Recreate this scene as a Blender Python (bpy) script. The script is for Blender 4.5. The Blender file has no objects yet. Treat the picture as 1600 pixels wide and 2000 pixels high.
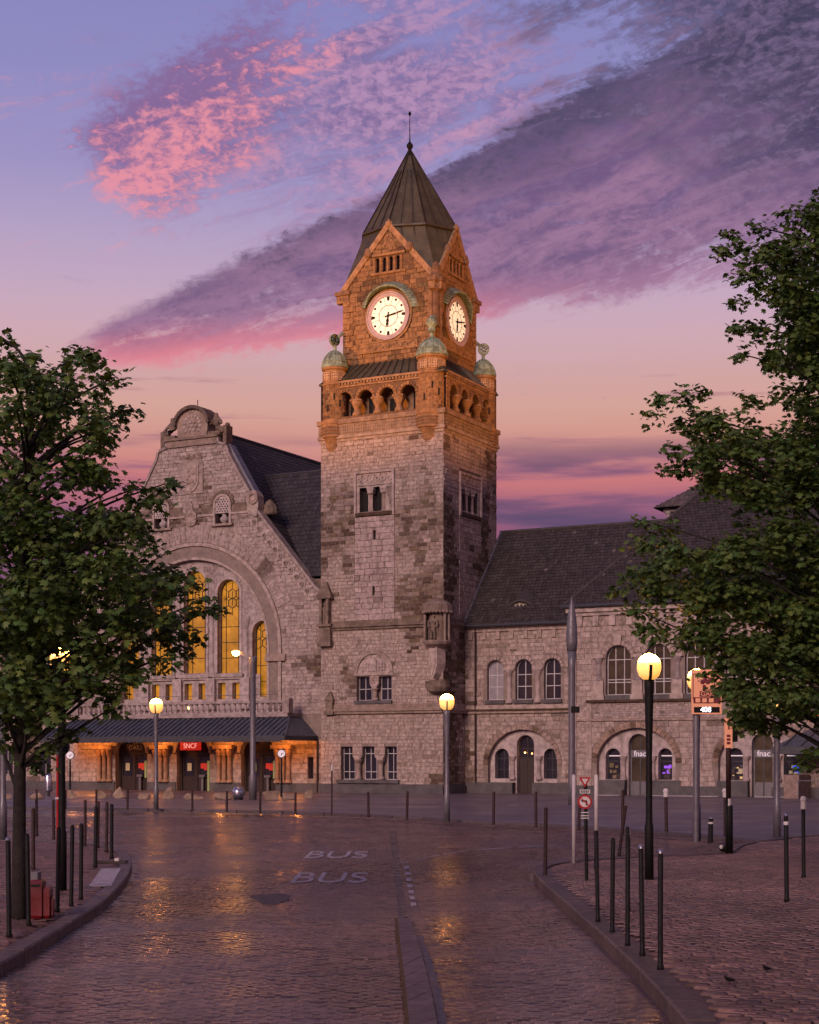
import bpy, bmesh, math, random
import numpy as np
from mathutils import Vector, Matrix, noise
from mathutils.geometry import tessellate_polygon
R = math.radians
scene = bpy.context.scene
COL = scene.collection

# ------------------------------------------------------------------ camera
FPX, HOR, CAMH = 3150.0, 1480.0, 2.2
cam = bpy.data.cameras.new('camera')
cam.sensor_fit = 'HORIZONTAL'; cam.sensor_width = 36.0
cam.lens = 36.0 * FPX / 1600.0
cam.shift_y = (HOR - 1000.0) / 1600.0
cam.clip_start = 0.3; cam.clip_end = 4000
camo = bpy.data.objects.new('camera', cam); COL.objects.link(camo)
camo.location = (0, 0, CAMH); camo.rotation_euler = (R(90), 0, 0)
scene.camera = camo

# ------------------------------------------------------------------ render / exposure
scene.render.engine = 'CYCLES'
scene.view_settings.view_transform = 'Standard'
scene.view_settings.look = 'None'
scene.view_settings.exposure = 0.0
scene.view_settings.gamma = 1.0
scene.cycles.use_denoising = True
scene.cycles.use_adaptive_sampling = True
scene.cycles.adaptive_threshold = 0.03
scene.cycles.max_bounces = 4
scene.cycles.diffuse_bounces = 2
scene.cycles.glossy_bounces = 3
scene.cycles.transparent_max_bounces = 4
scene.cycles.sample_clamp_indirect = 4.0
scene.cycles.caustics_reflective = False
scene.cycles.caustics_refractive = False

def lin(r, g, b, a=1.0):
    f = lambda c: ((c / 255.0) / 12.92) if c / 255.0 <= 0.04045 else (((c / 255.0) + 0.055) / 1.055) ** 2.4
    return (f(r), f(g), f(b), a)

# ------------------------------------------------------------------ dusk sky (world)
world = bpy.data.worlds.new('World'); scene.world = world
world.use_nodes = True
wt = world.node_tree; wt.nodes.clear()

class X:
    """a value socket with arithmetic, for building node expressions"""
    def __init__(s, tree, sock): s.t, s.s = tree, sock
    def _m(s, op, *args, clamp=False):
        n = s.t.nodes.new('ShaderNodeMath'); n.operation = op; n.use_clamp = clamp
        for i, a in enumerate((s,) + args):
            if isinstance(a, X): s.t.links.new(a.s, n.inputs[i])
            else: n.inputs[i].default_value = a
        return X(s.t, n.outputs[0])
    def __add__(s, o): return s._m('ADD', o)
    def __sub__(s, o): return s._m('SUBTRACT', o)
    def __mul__(s, o): return s._m('MULTIPLY', o)
    def __truediv__(s, o): return s._m('DIVIDE', o)
    def __pow__(s, o): return s._m('POWER', o)
    def max(s, o): return s._m('MAXIMUM', o)
    def min(s, o): return s._m('MINIMUM', o)
    def abs(s): return s._m('ABSOLUTE')
    def sqrt(s): return s._m('SQRT')
    def sm(s, a, b, lo=0.0, hi=1.0):
        n = s.t.nodes.new('ShaderNodeMapRange'); n.interpolation_type = 'SMOOTHSTEP'
        s.t.links.new(s.s, n.inputs[0])
        for i, q in enumerate((a, b, lo, hi)):
            if isinstance(q, X): s.t.links.new(q.s, n.inputs[1 + i])
            else: n.inputs[1 + i].default_value = q
        return X(s.t, n.outputs[0])

def xyz(t, x, y, z=0.0):
    n = t.nodes.new('ShaderNodeCombineXYZ')
    for i, q in enumerate((x, y, z)):
        if isinstance(q, X): t.links.new(q.s, n.inputs[i])
        else: n.inputs[i].default_value = q
    return n.outputs[0]

def nz(t, vec, scale, detail=4, rough=0.5, dist=0.0):
    n = t.nodes.new('ShaderNodeTexNoise'); n.noise_dimensions = '3D'
    t.links.new(vec, n.inputs['Vector'])
    n.inputs['Scale'].default_value = scale; n.inputs['Detail'].default_value = detail
    n.inputs['Roughness'].default_value = rough; n.inputs['Distortion'].default_value = dist
    return X(t, n.outputs[0])

def mixc(t, fac, a, b, blend='MIX'):
    n = t.nodes.new('ShaderNodeMix'); n.data_type = 'RGBA'; n.blend_type = blend
    for sock, q in ((n.inputs['Factor'], fac), (n.inputs[6], a), (n.inputs[7], b)):
        if isinstance(q, X): t.links.new(q.s, sock)
        elif hasattr(q, 'is_linked'): t.links.new(q, sock)
        else: sock.default_value = q
    return n.outputs[2]

def build_sky():
    t = wt
    tc = t.nodes.new('ShaderNodeTexCoord')
    sp = t.nodes.new('ShaderNodeSeparateXYZ'); t.links.new(tc.outputs['Generated'], sp.inputs[0])
    dx, dy, dz = (X(t, sp.outputs[i]) for i in range(3))
    az = dx._m('ARCTAN2', dy)                                   # compass bearing from the station axis
    el = dz / ((dx * dx + dy * dy + 0.0004).sqrt())             # tangent of elevation
    x = az * 31.5 + 8.0                                         # sky chart: 1 unit = 1.8 degrees
    y = el * -31.5 + 14.8
    y = y.max(-40.0)
    # clear dusk gradient
    cr = t.nodes.new('ShaderNodeValToRGB')
    stops = [(-12, (96, 96, 158)), (-2, (128, 128, 188)), (1.5, (144, 140, 194)), (3.4, (158, 148, 196)), (4.8, (182, 162, 196)),
             (5.8, (197, 168, 192)), (6.6, (207, 170, 182)), (7.3, (208, 165, 166)), (8.0, (213, 163, 152)),
             (8.7, (210, 148, 138)), (9.4, (201, 121, 124)), (10.2, (150, 92, 120)), (12, (110, 76, 110)), (14.8, (96, 70, 100)), (20, (60, 45, 60))]
    mp = t.nodes.new('ShaderNodeMapRange'); t.links.new(y.s, mp.inputs[0])
    mp.inputs[1].default_value = -12; mp.inputs[2].default_value = 20
    t.links.new(mp.outputs[0], cr.inputs[0])
    e = cr.color_ramp.elements
    while len(e) < len(stops): e.new(0.5)
    for k, (p, c) in enumerate(stops):
        e[k].position = (p + 12) / 32.0
    for k, (p, c) in enumerate(stops):
        e[k].color = lin(*c)
    col = cr.outputs[0]
    # cloud chart, streaked along a slant rising to the right
    al = (x - 1.8) * 0.951 + (y * -1 + 6.9) * 0.309
    ac = (x - 1.8) * 0.309 + (y - 6.9) * 0.951
    big = nz(t, xyz(t, al * 0.42, ac, 3.0), 0.42, 3, 0.55, 0.2) - 0.5
    mid = nz(t, xyz(t, al * 0.55, ac, 9.0), 1.25, 6, 0.66, 0.5) - 0.5
    wisp = nz(t, xyz(t, al * 0.22, ac * 1.25 + mid * 0.5, 33.0), 1.5, 6, 0.68, 0.9) - 0.5
    puff = nz(t, xyz(t, x + mid * 0.6, y * 1.3, 21.0), 4.6, 4, 0.62, 0.3) - 0.5
    soft = nz(t, xyz(t, al * 0.3, ac, 71.0), 0.9, 4, 0.6, 0.4) - 0.5
    # high mauve veil in the middle and the top
    vm = (x - 7.2).abs() * -0.115 + (y - 2.3).abs() * -0.15 + 0.92
    veil = (vm + wisp * 1.7 + big * 0.9 + puff * 0.55).sm(0.22, 0.85)
    vt = (puff * 2.2 + wisp * 1.6 + soft * 1.2 + 0.5).sm(0.1, 0.95)
    col = mixc(t, veil * 0.82, col, mixc(t, vt, lin(122, 98, 146), lin(186, 142, 178)))
    # pink lit altocumulus
    a2 = (x - 2.2) * 0.78 + (y * -1 + 3.8) * 0.62
    c2 = (x - 2.2) * 0.62 + (y - 3.8) * 0.78
    pm = (c2 + 1.35).sm(-0.5, 0.75) * (c2 * -1 + 1.75).sm(-0.4, 2.0) * a2.sm(-0.9, 0.9) * (a2 * -1 + 6.2).sm(-0.8, 4.2)
    pk = (pm * 1.15 + wisp * 1.15 + puff * 1.15 + mid * 0.6 - 0.10).sm(0.10, 0.85)
    glow = ((c2 - 0.35).abs() * -0.42 + 0.72 + puff * 2.3 + wisp * 1.5 + a2 * -0.055).sm(0.1, 0.95)
    body = mixc(t, glow, lin(134, 102, 150), lin(234, 146, 160))
    col = mixc(t, pk * 0.90, col, body)
    # thin pink and mauve streaks elsewhere
    sk = (wisp * 1.2 + soft * 1.1 + 0.5).sm(0.66, 0.95) * (y * -1 + 8.4).sm(0.0, 2.2)
    col = mixc(t, sk * 0.42, col, lin(226, 158, 174))
    sk2 = (wisp * -1.2 + soft * 1.0 + 0.5).sm(0.70, 0.98) * (y * -1 + 7.6).sm(0.0, 2.2) * y.sm(2.5, 4.0)
    col = mixc(t, sk2 * 0.40, col, lin(160, 122, 160))
    # slanting dark bank
    ga = al.max(0.0)
    up = ac + ga * 0.15 + 0.42
    lo = ga * 0.17 + 0.62 - ac
    bm = up.sm(-0.55, 0.75) * lo.sm(-0.7, 0.9) * al.sm(-1.6, 0.8)
    rag = al.sm(-1.0, 4.0, 0.45, 1.0)
    bank = (bm + (wisp * 0.75 + mid * 0.75 + puff * 0.5 + big * 0.5) * rag).sm(0.34, 0.74)
    lit = (lo + wisp * 1.0 + mid * 0.5).sm(0.0, 1.15)              # 0 at the lower rim
    rimc = mixc(t, (x * -1 + 9.6 + mid * 4).sm(-2.4, 2.0), lin(168, 122, 154), lin(230, 134, 148))
    dk = (up * -0.75 + 1.15 + (x - 8.5) * 0.13 + wisp * 2.6 + puff * 1.7 + mid * 1.6).sm(0.0, 1.7)
    st2 = (wisp * 2.6 + soft * 1.4 + puff * 0.9 + 0.5).sm(0.05, 0.95)
    core = mixc(t, dk, mixc(t, st2, lin(112, 86, 126), lin(158, 118, 152)), lin(72, 68, 98))
    slit_ = (wisp * -2.4 + soft * 1.2 + puff * 0.8 + 0.42).sm(0.45, 1.0) * lo.sm(0.2, 2.6, 0.75, 0.12)
    col = mixc(t, bank * (slit_ * -1 + 0.96), col, mixc(t, lit, rimc, core))
    # ragged dark clouds, upper right
    ur = (x * 0.22 - 2.05 + y * -0.15 + big * 1.0 + wisp * 1.8 + mid * 1.4 + puff * 1.0).sm(0.15, 0.8) * y.sm(2.8, 5.0, 1.0, 0.0)
    col = mixc(t, ur * 0.9, col, mixc(t, (wisp * 2.0 + puff * 1.9 + 0.42).sm(0.05, 1.0), lin(66, 63, 90), lin(124, 104, 140)))
    # low level bars near the horizon
    bar = nz(t, xyz(t, x * 0.11, y * 0.95, 60.0), 1.5, 5, 0.55, 0.15)
    low = (bar + (y - 9.4).abs() * -0.06 + (x - 8.0).abs() * 0.006).sm(0.42, 0.58) * y.sm(8.3, 9.2)
    col = mixc(t, low * 0.85, col, mixc(t, (bar * 3.0 - 1.2).sm(0.2, 0.9), lin(140, 92, 124), lin(84, 74, 108)))
    thin = nz(t, xyz(t, x * 0.16, y * 1.7, 80.0), 1.6, 4, 0.5).sm(0.60, 0.70) * y.sm(6.9, 7.6) * y.sm(8.6, 9.3, 1.0, 0.0)
    col = mixc(t, thin * 0.5, col, lin(160, 106, 126))
    bg = t.nodes.new('ShaderNodeBackground'); t.links.new(col, bg.inputs[0]); bg.inputs[1].default_value = 1.0
    out = t.nodes.new('ShaderNodeOutputWorld'); t.links.new(bg.outputs[0], out.inputs[0])
build_sky()
world.cycles.sampling_method = 'MANUAL'; world.cycles.sample_map_resolution = 512

# ------------------------------------------------------------------ soft afterglow from behind the camera
sun = bpy.data.lights.new('sun', 'SUN'); sun.energy = 2.15; sun.angle = R(22); sun.color = (1.0, 0.69, 0.60)
suno = bpy.data.objects.new('sun', sun); COL.objects.link(suno)
sd = Vector((0.52, 1.0, -0.42))                                   # travel direction of the light
suno.rotation_euler = sd.to_track_quat('-Z', 'Y').to_euler()
suno.location = (0, -20, 40)

# ------------------------------------------------------------------ frames
TH = R(28.0)
DEP = FPX * CAMH / 73.0
ORG = Vector(((866 - 800) / FPX * DEP, DEP, 0.0))                 # near corner of the clock tower
ES = Vector((math.cos(TH), -math.sin(TH), 0)); ET = Vector((math.sin(TH), math.cos(TH), 0)); EZ = Vector((0, 0, 1))

def gnd(u, v, z=0.0):
    k = FPX * (CAMH - z) / (v - HOR)
    return Vector(((u - 800) / FPX * k, k, z))
def at(u, v, y):
    return Vector(((u - 800) / FPX * y, y, CAMH + (HOR - v) / FPX * y))
def zat(v, y): return CAMH + (HOR - v) / FPX * y

class Fr:
    def __init__(s, o, u, v, n): s.o, s.u, s.v, s.n = Vector(o), Vector(u), Vector(v), Vector(n)
    def p(s, a, b, d=0.0): return s.o + s.u * a + s.v * b + s.n * d
def FRONT(t): return Fr((0, t, 0), (1, 0, 0), (0, 0, 1), (0, -1, 0))
def RIGHT(s): return Fr((s, 0, 0), (0, 1, 0), (0, 0, 1), (1, 0, 0))
def LEFT(s): return Fr((s, 0, 0), (0, -1, 0), (0, 0, 1), (-1, 0, 0))
def BACK(t): return Fr((0, t, 0), (-1, 0, 0), (0, 0, 1), (0, 1, 0))

# ------------------------------------------------------------------ materials
MATS = {}
def mat(name, color=(0.5, 0.5, 0.5), rough=0.6, metal=0.0, spec=0.5, attr=False, nscale=0.0, namt=0.2, bump=0.0, bscale=20.0,
        emit=None, estr=0.0, dirt=0.0, coat=0.0, trans=0.0, streak=0.0):
    if name in MATS: return MATS[name]
    m = bpy.data.materials.new(name); m.use_nodes = True; MATS[name] = m
    t = m.node_tree; b = t.nodes['Principled BSDF']
    b.inputs['Roughness'].default_value = rough; b.inputs['Metallic'].default_value = metal
    b.inputs['Specular IOR Level'].default_value = spec
    if coat: b.inputs['Coat Weight'].default_value = coat
    c4 = (*color, 1.0)
    src = None
    if attr:
        a = t.nodes.new('ShaderNodeAttribute'); a.attribute_name = 'tint'; src = a.outputs['Color']
    tc = t.nodes.new('ShaderNodeTexCoord')
    pos = tc.outputs['Object']
    if nscale:
        n = nz(t, pos, nscale, 6, 0.62)
        f = n.sm(0.25, 0.75, 1.0 - namt, 1.0 + namt)
        mul = t.nodes.new('ShaderNodeMix'); mul.data_type = 'RGBA'; mul.blend_type = 'MULTIPLY'; mul.inputs['Factor'].default_value = 1.0
        if src is not None: t.links.new(src, mul.inputs[6])
        else: mul.inputs[6].default_value = c4
        cc = t.nodes.new('ShaderNodeCombineColor')
        for i in range(3): t.links.new(f.s, cc.inputs[i])
        t.links.new(cc.outputs[0], mul.inputs[7]); src = mul.outputs[2]
    if dirt:
        d = nz(t, pos, 0.55, 6, 0.7, 0.6).sm(0.48, 0.72) * dirt
        src = mixc(t, d, src if src is not None else c4, (color[0] * 0.28, color[1] * 0.25, color[2] * 0.22, 1))
    if streak:
        mp = t.nodes.new('ShaderNodeMapping'); mp.inputs['Scale'].default_value = (1.3, 1.3, 0.13); t.links.new(pos, mp.inputs[0])
        sv = nz(t, mp.outputs[0], 1.0, 6, 0.7, 0.3).sm(0.50, 0.72) * nz(t, pos, 0.5, 4, 0.6).sm(0.38, 0.62) * streak
        src = mixc(t, sv, src, (0.075, 0.05, 0.036, 1))
    if src is not None: t.links.new(src, b.inputs['Base Color'])
    else: b.inputs['Base Color'].default_value = c4
    if nscale:
        rr = nz(t, pos, nscale * 1.7, 3, 0.5).sm(0.2, 0.8, max(0.05, rough - 0.12), min(1.0, rough + 0.12))
        t.links.new(rr.s, b.inputs['Roughness'])
    if bump:
        bn = t.nodes.new('ShaderNodeBump'); bn.inputs['Strength'].default_value = bump; bn.inputs['Distance'].default_value = 0.03
        h = nz(t, pos, bscale, 5, 0.6); t.links.new(h.s, bn.inputs['Height']); t.links.new(bn.outputs[0], b.inputs['Normal'])
    if emit:
        b.inputs['Emission Color'].default_value = (*emit, 1.0); b.inputs['Emission Strength'].default_value = estr
    return m

def M(k): return MATS[k]
mat('stone', (0.38, 0.3, 0.26), 0.88, attr=True, nscale=5.0, namt=0.38, bump=0.9, bscale=9, spec=0.2, streak=0.55)
mat('smooth_stone', (0.42, 0.34, 0.30), 0.85, attr=True, nscale=3.0, namt=0.34, bump=0.55, bscale=12, spec=0.2, streak=0.5)
mat('mortar', (0.27, 0.21, 0.18), 0.95, nscale=2.0, namt=0.25, bump=0.5, bscale=30, spec=0.2)
mat('weathered', (0.20, 0.15, 0.115), 0.9, nscale=2.2, namt=0.45, bump=0.6, bscale=12, spec=0.2)
mat('plinth', (0.095, 0.085, 0.085), 0.75, nscale=1.8, namt=0.3, bump=0.4, bscale=20)
mat('slate', (0.05, 0.043, 0.045), 0.55, attr=True, nscale=4.0, namt=0.25, bump=0.25, bscale=40, spec=0.35)
mat('roof_under', (0.03, 0.026, 0.028), 0.8, nscale=2.0)
mat('spire_copper', (0.075, 0.066, 0.040), 0.5, metal=0.25, nscale=1.2, namt=0.35, bump=0.2, bscale=10)
mat('spire_seam', (0.05, 0.04, 0.03), 0.55, metal=0.2, nscale=2.0)
mat('verdigris', (0.22, 0.29, 0.23), 0.55, nscale=3.0, namt=0.5, dirt=0.7, bump=0.25, bscale=14)
mat('lead', (0.22, 0.22, 0.26), 0.5, metal=0.3, nscale=2.0, namt=0.2)
mat('canopy_zinc', (0.10, 0.115, 0.15), 0.42, metal=0.35, nscale=2.0, namt=0.25)
mat('canopy_dark', (0.05, 0.05, 0.058), 0.6, nscale=3.0)
mat('dark_void', (0.012, 0.01, 0.010), 0.9)
mat('glass', (0.025, 0.022, 0.03), 0.06, spec=0.6, nscale=0.7, namt=0.3)
mat('warm_glass', (0.045, 0.03, 0.02), 0.12, spec=0.6, emit=(1.0, 0.55, 0.2), estr=0.018, nscale=1.3, namt=0.6)  # brown base and faint emission stand in for a warm reflection
mat('curtain', (0.30, 0.27, 0.29), 0.7, nscale=2.0, namt=0.2)
mat('frame_white', (0.55, 0.52, 0.52), 0.5, nscale=4.0, namt=0.12)
mat('frame_dark', (0.05, 0.052, 0.058), 0.4, nscale=4.0, namt=0.15)
mat('wood', (0.026, 0.012, 0.008), 0.5, nscale=6.0, namt=0.35, bump=0.2, bscale=30)
mat('black_paint', (0.010, 0.009, 0.009), 0.62, spec=0.2, nscale=8.0, namt=0.3, bump=0.08, bscale=60)
mat('brown_paint', (0.035, 0.016, 0.014), 0.6, spec=0.25, nscale=8.0, namt=0.3)
mat('grey_paint', (0.15, 0.14, 0.155), 0.42, nscale=5.0, namt=0.2, metal=0.2)
mat('steel', (0.45, 0.45, 0.5), 0.28, metal=0.9, nscale=6.0, namt=0.1)
mat('white_paint', (0.66, 0.60, 0.58), 0.5, nscale=6.0, namt=0.12)
mat('white_marking', (0.42, 0.36, 0.37), 0.6, nscale=9.0, namt=0.5, bump=0.3, bscale=40)
mat('blue_marking', (0.03, 0.035, 0.065), 0.45, nscale=9.0, namt=0.5)
mat('red_paint', (0.42, 0.02, 0.02), 0.4, nscale=5.0, namt=0.15)
mat('red_plastic', (0.13, 0.006, 0.009), 0.35, nscale=3.0, namt=0.2)
mat('rock', (0.33, 0.235, 0.165), 0.9, nscale=3.5, namt=0.35, bump=0.8, bscale=9, dirt=0.35)
mat('bark', (0.02, 0.015, 0.012), 0.9, nscale=6.0, namt=0.4, bump=0.9, bscale=18)
mat('kerb', (0.20, 0.165, 0.16), 0.6, attr=True, nscale=5.0, namt=0.25, bump=0.4, bscale=25)
mat('tarmac', (0.034, 0.021, 0.023), 0.42, nscale=5.0, namt=0.35, bump=0.6, bscale=50)
mat('asphalt', (0.014, 0.010, 0.011), 0.5, nscale=7.0, namt=0.35, bump=0.6, bscale=60)
mat('amber_glass', (0.35, 0.16, 0.02), 0.35, emit=(1.0, 0.43, 0.03), estr=0.34, nscale=0.8, namt=0.3)
mat('lead_came', (0.03, 0.02, 0.012), 0.6)
mat('clock_glass', (0.8, 0.75, 0.65), 0.4, emit=(1.0, 0.74, 0.47), estr=0.70)
mat('clock_bezel', (0.42, 0.33, 0.35), 0.6, nscale=3.0, namt=0.15)
mat('lamp_bulb', (1, 0.9, 0.7), 0.4, emit=(1.0, 0.38, 0.065), estr=150.0)
mat('lamp_glass', (1, 0.8, 0.5), 0.3, emit=(1.0, 0.44, 0.085), estr=1.9)
mat('soffit_lamp', (1, 0.8, 0.5), 0.3, emit=(1.0, 0.45, 0.12), estr=10.0)
mat('neon_red', (0.5, 0.02, 0.01), 0.4, emit=(1.0, 0.03, 0.015), estr=0.32)
mat('neon_pink', (1, 0.6, 0.5), 0.4, emit=(1.0, 0.42, 0.36), estr=0.8)
mat('sign_white', (0.7, 0.62, 0.62), 0.5, emit=(0.9, 0.78, 0.9), estr=0.35)
mat('led', (0.9, 0.95, 1.0), 0.4, emit=(0.92, 0.92, 1.0), estr=3.2)
mat('sign_orange', (0.75, 0.36, 0.22), 0.45, emit=(1.0, 0.34, 0.15), estr=0.2, nscale=2.0, namt=0.1)
mat('sign_maroon', (0.16, 0.015, 0.03), 0.5)
mat('fascia_orange', (0.75, 0.24, 0.06), 0.5)
mat('shop_purple', (0.3, 0.1, 0.8), 0.4, emit=(0.33, 0.10, 1.0), estr=0.5)
mat('shop_blue', (0.05, 0.15, 0.9), 0.4, emit=(0.03, 0.16, 1.0), estr=0.55)
mat('shop_warm', (0.6, 0.45, 0.2), 0.5, emit=(1.0, 0.62, 0.2), estr=0.35)
mat('shop_dim', (0.10, 0.07, 0.04), 0.5, emit=(1.0, 0.6, 0.22), estr=0.05, nscale=1.5, namt=0.6)
mat('poster', (0.45, 0.38, 0.25), 0.6, emit=(1.0, 0.8, 0.4), estr=0.1)
mat('poster_red', (0.6, 0.05, 0.03), 0.6, emit=(1.0, 0.06, 0.03), estr=0.16)
mat('poster_green', (0.25, 0.30, 0.12), 0.6, emit=(0.6, 0.7, 0.25), estr=0.07)
mat('paper', (0.6, 0.56, 0.52), 0.7)

def lamp_mat():
    m = bpy.data.materials.new('lamp_shade_glass'); m.use_nodes = True; MATS['lamp_shade'] = m
    t = m.node_tree; b = t.nodes['Principled BSDF']; tc = t.nodes.new('ShaderNodeTexCoord'); sp = t.nodes.new('ShaderNodeSeparateXYZ')
    t.links.new(tc.outputs['Generated'], sp.inputs[0]); z = X(t, sp.outputs[2])
    k = z.sm(0.45, 0.92)
    st = k * k * k * 150.0 + z.sm(0.0, 0.5, 0.95, 1.8)
    t.links.new(mixc(t, k, (1.0, 0.43, 0.08, 1), (1.0, 0.36, 0.06, 1)), b.inputs['Emission Color']); t.links.new(st.s, b.inputs['Emission Strength'])
    b.inputs['Base Color'].default_value = (0.8, 0.6, 0.35, 1); b.inputs['Roughness'].default_value = 0.3
    m = MATS['amber_glass']; t = m.node_tree; b = t.nodes['Principled BSDF']; tc = t.nodes.new('ShaderNodeTexCoord')
    vo = t.nodes.new('ShaderNodeTexVoronoi'); vo.inputs['Scale'].default_value = 2.3; t.links.new(tc.outputs['Object'], vo.inputs['Vector'])
    sp = t.nodes.new('ShaderNodeSeparateColor'); t.links.new(vo.outputs['Color'], sp.inputs[0])
    e = X(t, sp.outputs[0]).sm(0.0, 1.0, 0.21, 0.34) * nz(t, tc.outputs['Object'], 0.45, 3, 0.5).sm(0.3, 0.7, 0.72, 1.2)
    t.links.new(e.s, b.inputs['Emission Strength'])
lamp_mat()
def leaf_mat():
    m = bpy.data.materials.new('maple_leaf'); m.use_nodes = True; MATS['leaf'] = m
    t = m.node_tree; t.nodes.clear()
    a = t.nodes.new('ShaderNodeAttribute'); a.attribute_name = 'tint'
    d = t.nodes.new('ShaderNodeBsdfPrincipled'); t.links.new(a.outputs['Color'], d.inputs['Base Color'])
    d.inputs['Roughness'].default_value = 0.5; d.inputs['Specular IOR Level'].default_value = 0.35
    tr = t.nodes.new('ShaderNodeBsdfTranslucent')
    c = mixc(t, 1.0, a.outputs['Color'], (1.3, 1.2, 0.5, 1), 'MULTIPLY'); t.links.new(c, tr.inputs['Color'])
    mx = t.nodes.new('ShaderNodeMixShader'); mx.inputs[0].default_value = 0.3
    t.links.new(d.outputs[0], mx.inputs[1]); t.links.new(tr.outputs[0], mx.inputs[2])
    o = t.nodes.new('ShaderNodeOutputMaterial'); t.links.new(mx.outputs[0], o.inputs[0])
leaf_mat()

def paving_mat(name, c1, c2, cm, rough, sx, sy, rot, wet):
    """setts or slabs: colour and relief for paving too far off to pick apart, and tint for built pieces"""
    m = bpy.data.materials.new(name); m.use_nodes = True; MATS[name] = m
    t = m.node_tree; b = t.nodes['Principled BSDF']
    g = t.nodes.new('ShaderNodeNewGeometry')
    mp = t.nodes.new('ShaderNodeMapping'); mp.inputs['Rotation'].default_value = (0, 0, rot)
    t.links.new(g.outputs['Position'], mp.inputs[0])
    br = t.nodes.new('ShaderNodeTexBrick'); t.links.new(mp.outputs[0], br.inputs[0])
    br.inputs['Scale'].default_value = 1.0; br.inputs['Brick Width'].default_value = sx; br.inputs['Row Height'].default_value = sy
    br.inputs['Mortar Size'].default_value = 0.012; br.inputs['Mortar Smooth'].default_value = 0.3
    br.inputs[1].default_value = (*c1, 1); br.inputs[2].default_value = (*c2, 1); br.inputs[3].default_value = (*cm, 1)
    pos = g.outputs['Position']
    n = nz(t, pos, 0.35, 6, 0.65, 0.5)
    f = n.sm(0.3, 0.7, 0.72, 1.25)
    n2 = nz(t, pos, 6.0, 5, 0.6).sm(0.25, 0.75, 0.75, 1.25)
    cc = t.nodes.new('ShaderNodeCombineColor')
    for i in range(3): t.links.new((f * n2).s, cc.inputs[i])
    col = mixc(t, 1.0, br.outputs[0], cc.outputs[0], 'MULTIPLY')
    t.links.new(col, b.inputs['Base Color'])
    pud = nz(t, pos, 0.22, 5, 0.6, 0.8).sm(0.36, 0.64) * wet
    fine = nz(t, pos, 9.0, 3, 0.5) * 0.16 - 0.08
    rg = (pud * -1 + 1.0) * rough + pud * 0.13 + fine * (pud * -0.6 + 1.0)
    t.links.new(rg.s, b.inputs['Roughness'])
    b.inputs['Specular IOR Level'].default_value = 0.5
    b.inputs['Specular IOR Level'].default_value = 0.8 if wet > .6 else 0.5
    bn = t.nodes.new('ShaderNodeBump'); bn.inputs['Strength'].default_value = 0.22 if wet > .6 else 0.5; bn.inputs['Distance'].default_value = 0.012
    h = X(t, br.outputs[1]) * -1.0 + nz(t, pos, 14.0, 4, 0.6) * 0.6 + nz(t, pos, 2.2, 3, 0.6) * 0.8
    t.links.new(h.s, bn.inputs['Height']); t.links.new(bn.outputs[0], b.inputs['Normal'])
    return m
paving_mat('setts', (0.088, 0.05, 0.052), (0.112, 0.064, 0.062), (0.032, 0.019, 0.022), 0.40, 0.22, 0.13, 0.0, 1.0)
paving_mat('slabs', (0.125, 0.066, 0.06), (0.15, 0.08, 0.07), (0.05, 0.028, 0.028), 0.58, 0.24, 0.12, R(24), 0.35)
paving_mat('forecourt', (0.13, 0.105, 0.125), (0.155, 0.12, 0.135), (0.085, 0.068, 0.08), 0.5, 0.6, 0.4, R(28), 0.5)
def piece_mat(name, rough, wet):
    m = bpy.data.materials.new(name); m.use_nodes = True; MATS[name] = m
    t = m.node_tree; b = t.nodes['Principled BSDF']
    a = t.nodes.new('ShaderNodeAttribute'); a.attribute_name = 'tint'
    g = t.nodes.new('ShaderNodeNewGeometry'); pos = g.outputs['Position']
    f = nz(t, pos, 0.35, 6, 0.65, 0.5).sm(0.3, 0.7, 0.72, 1.25) * nz(t, pos, 14.0, 5, 0.6).sm(0.25, 0.75, 0.7, 1.3)
    cc = t.nodes.new('ShaderNodeCombineColor')
    for i in range(3): t.links.new(f.s, cc.inputs[i])
    t.links.new(mixc(t, 1.0, a.outputs['Color'], cc.outputs[0], 'MULTIPLY'), b.inputs['Base Color'])
    pud = nz(t, pos, 0.22, 5, 0.6, 0.8).sm(0.36, 0.64) * wet
    rg = (pud * -1 + 1.0) * rough + pud * 0.20 + (nz(t, pos, 9.0, 3, 0.5) * 0.16 - 0.08)
    t.links.new(rg.s, b.inputs['Roughness'])
    b.inputs['Specular IOR Level'].default_value = 0.8 if wet > .6 else 0.5
    bn = t.nodes.new('ShaderNodeBump'); bn.inputs['Strength'].default_value = 0.22 if wet > .6 else 0.5; bn.inputs['Distance'].default_value = 0.01
    t.links.new((nz(t, pos, 26.0, 4, 0.6) + nz(t, pos, 5.0, 2, 0.5)).s, bn.inputs['Height']); t.links.new(bn.outputs[0], b.inputs['Normal'])
piece_mat('sett_piece', 0.34, 1.0); piece_mat('slab_piece', 0.58, 0.35)
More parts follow.
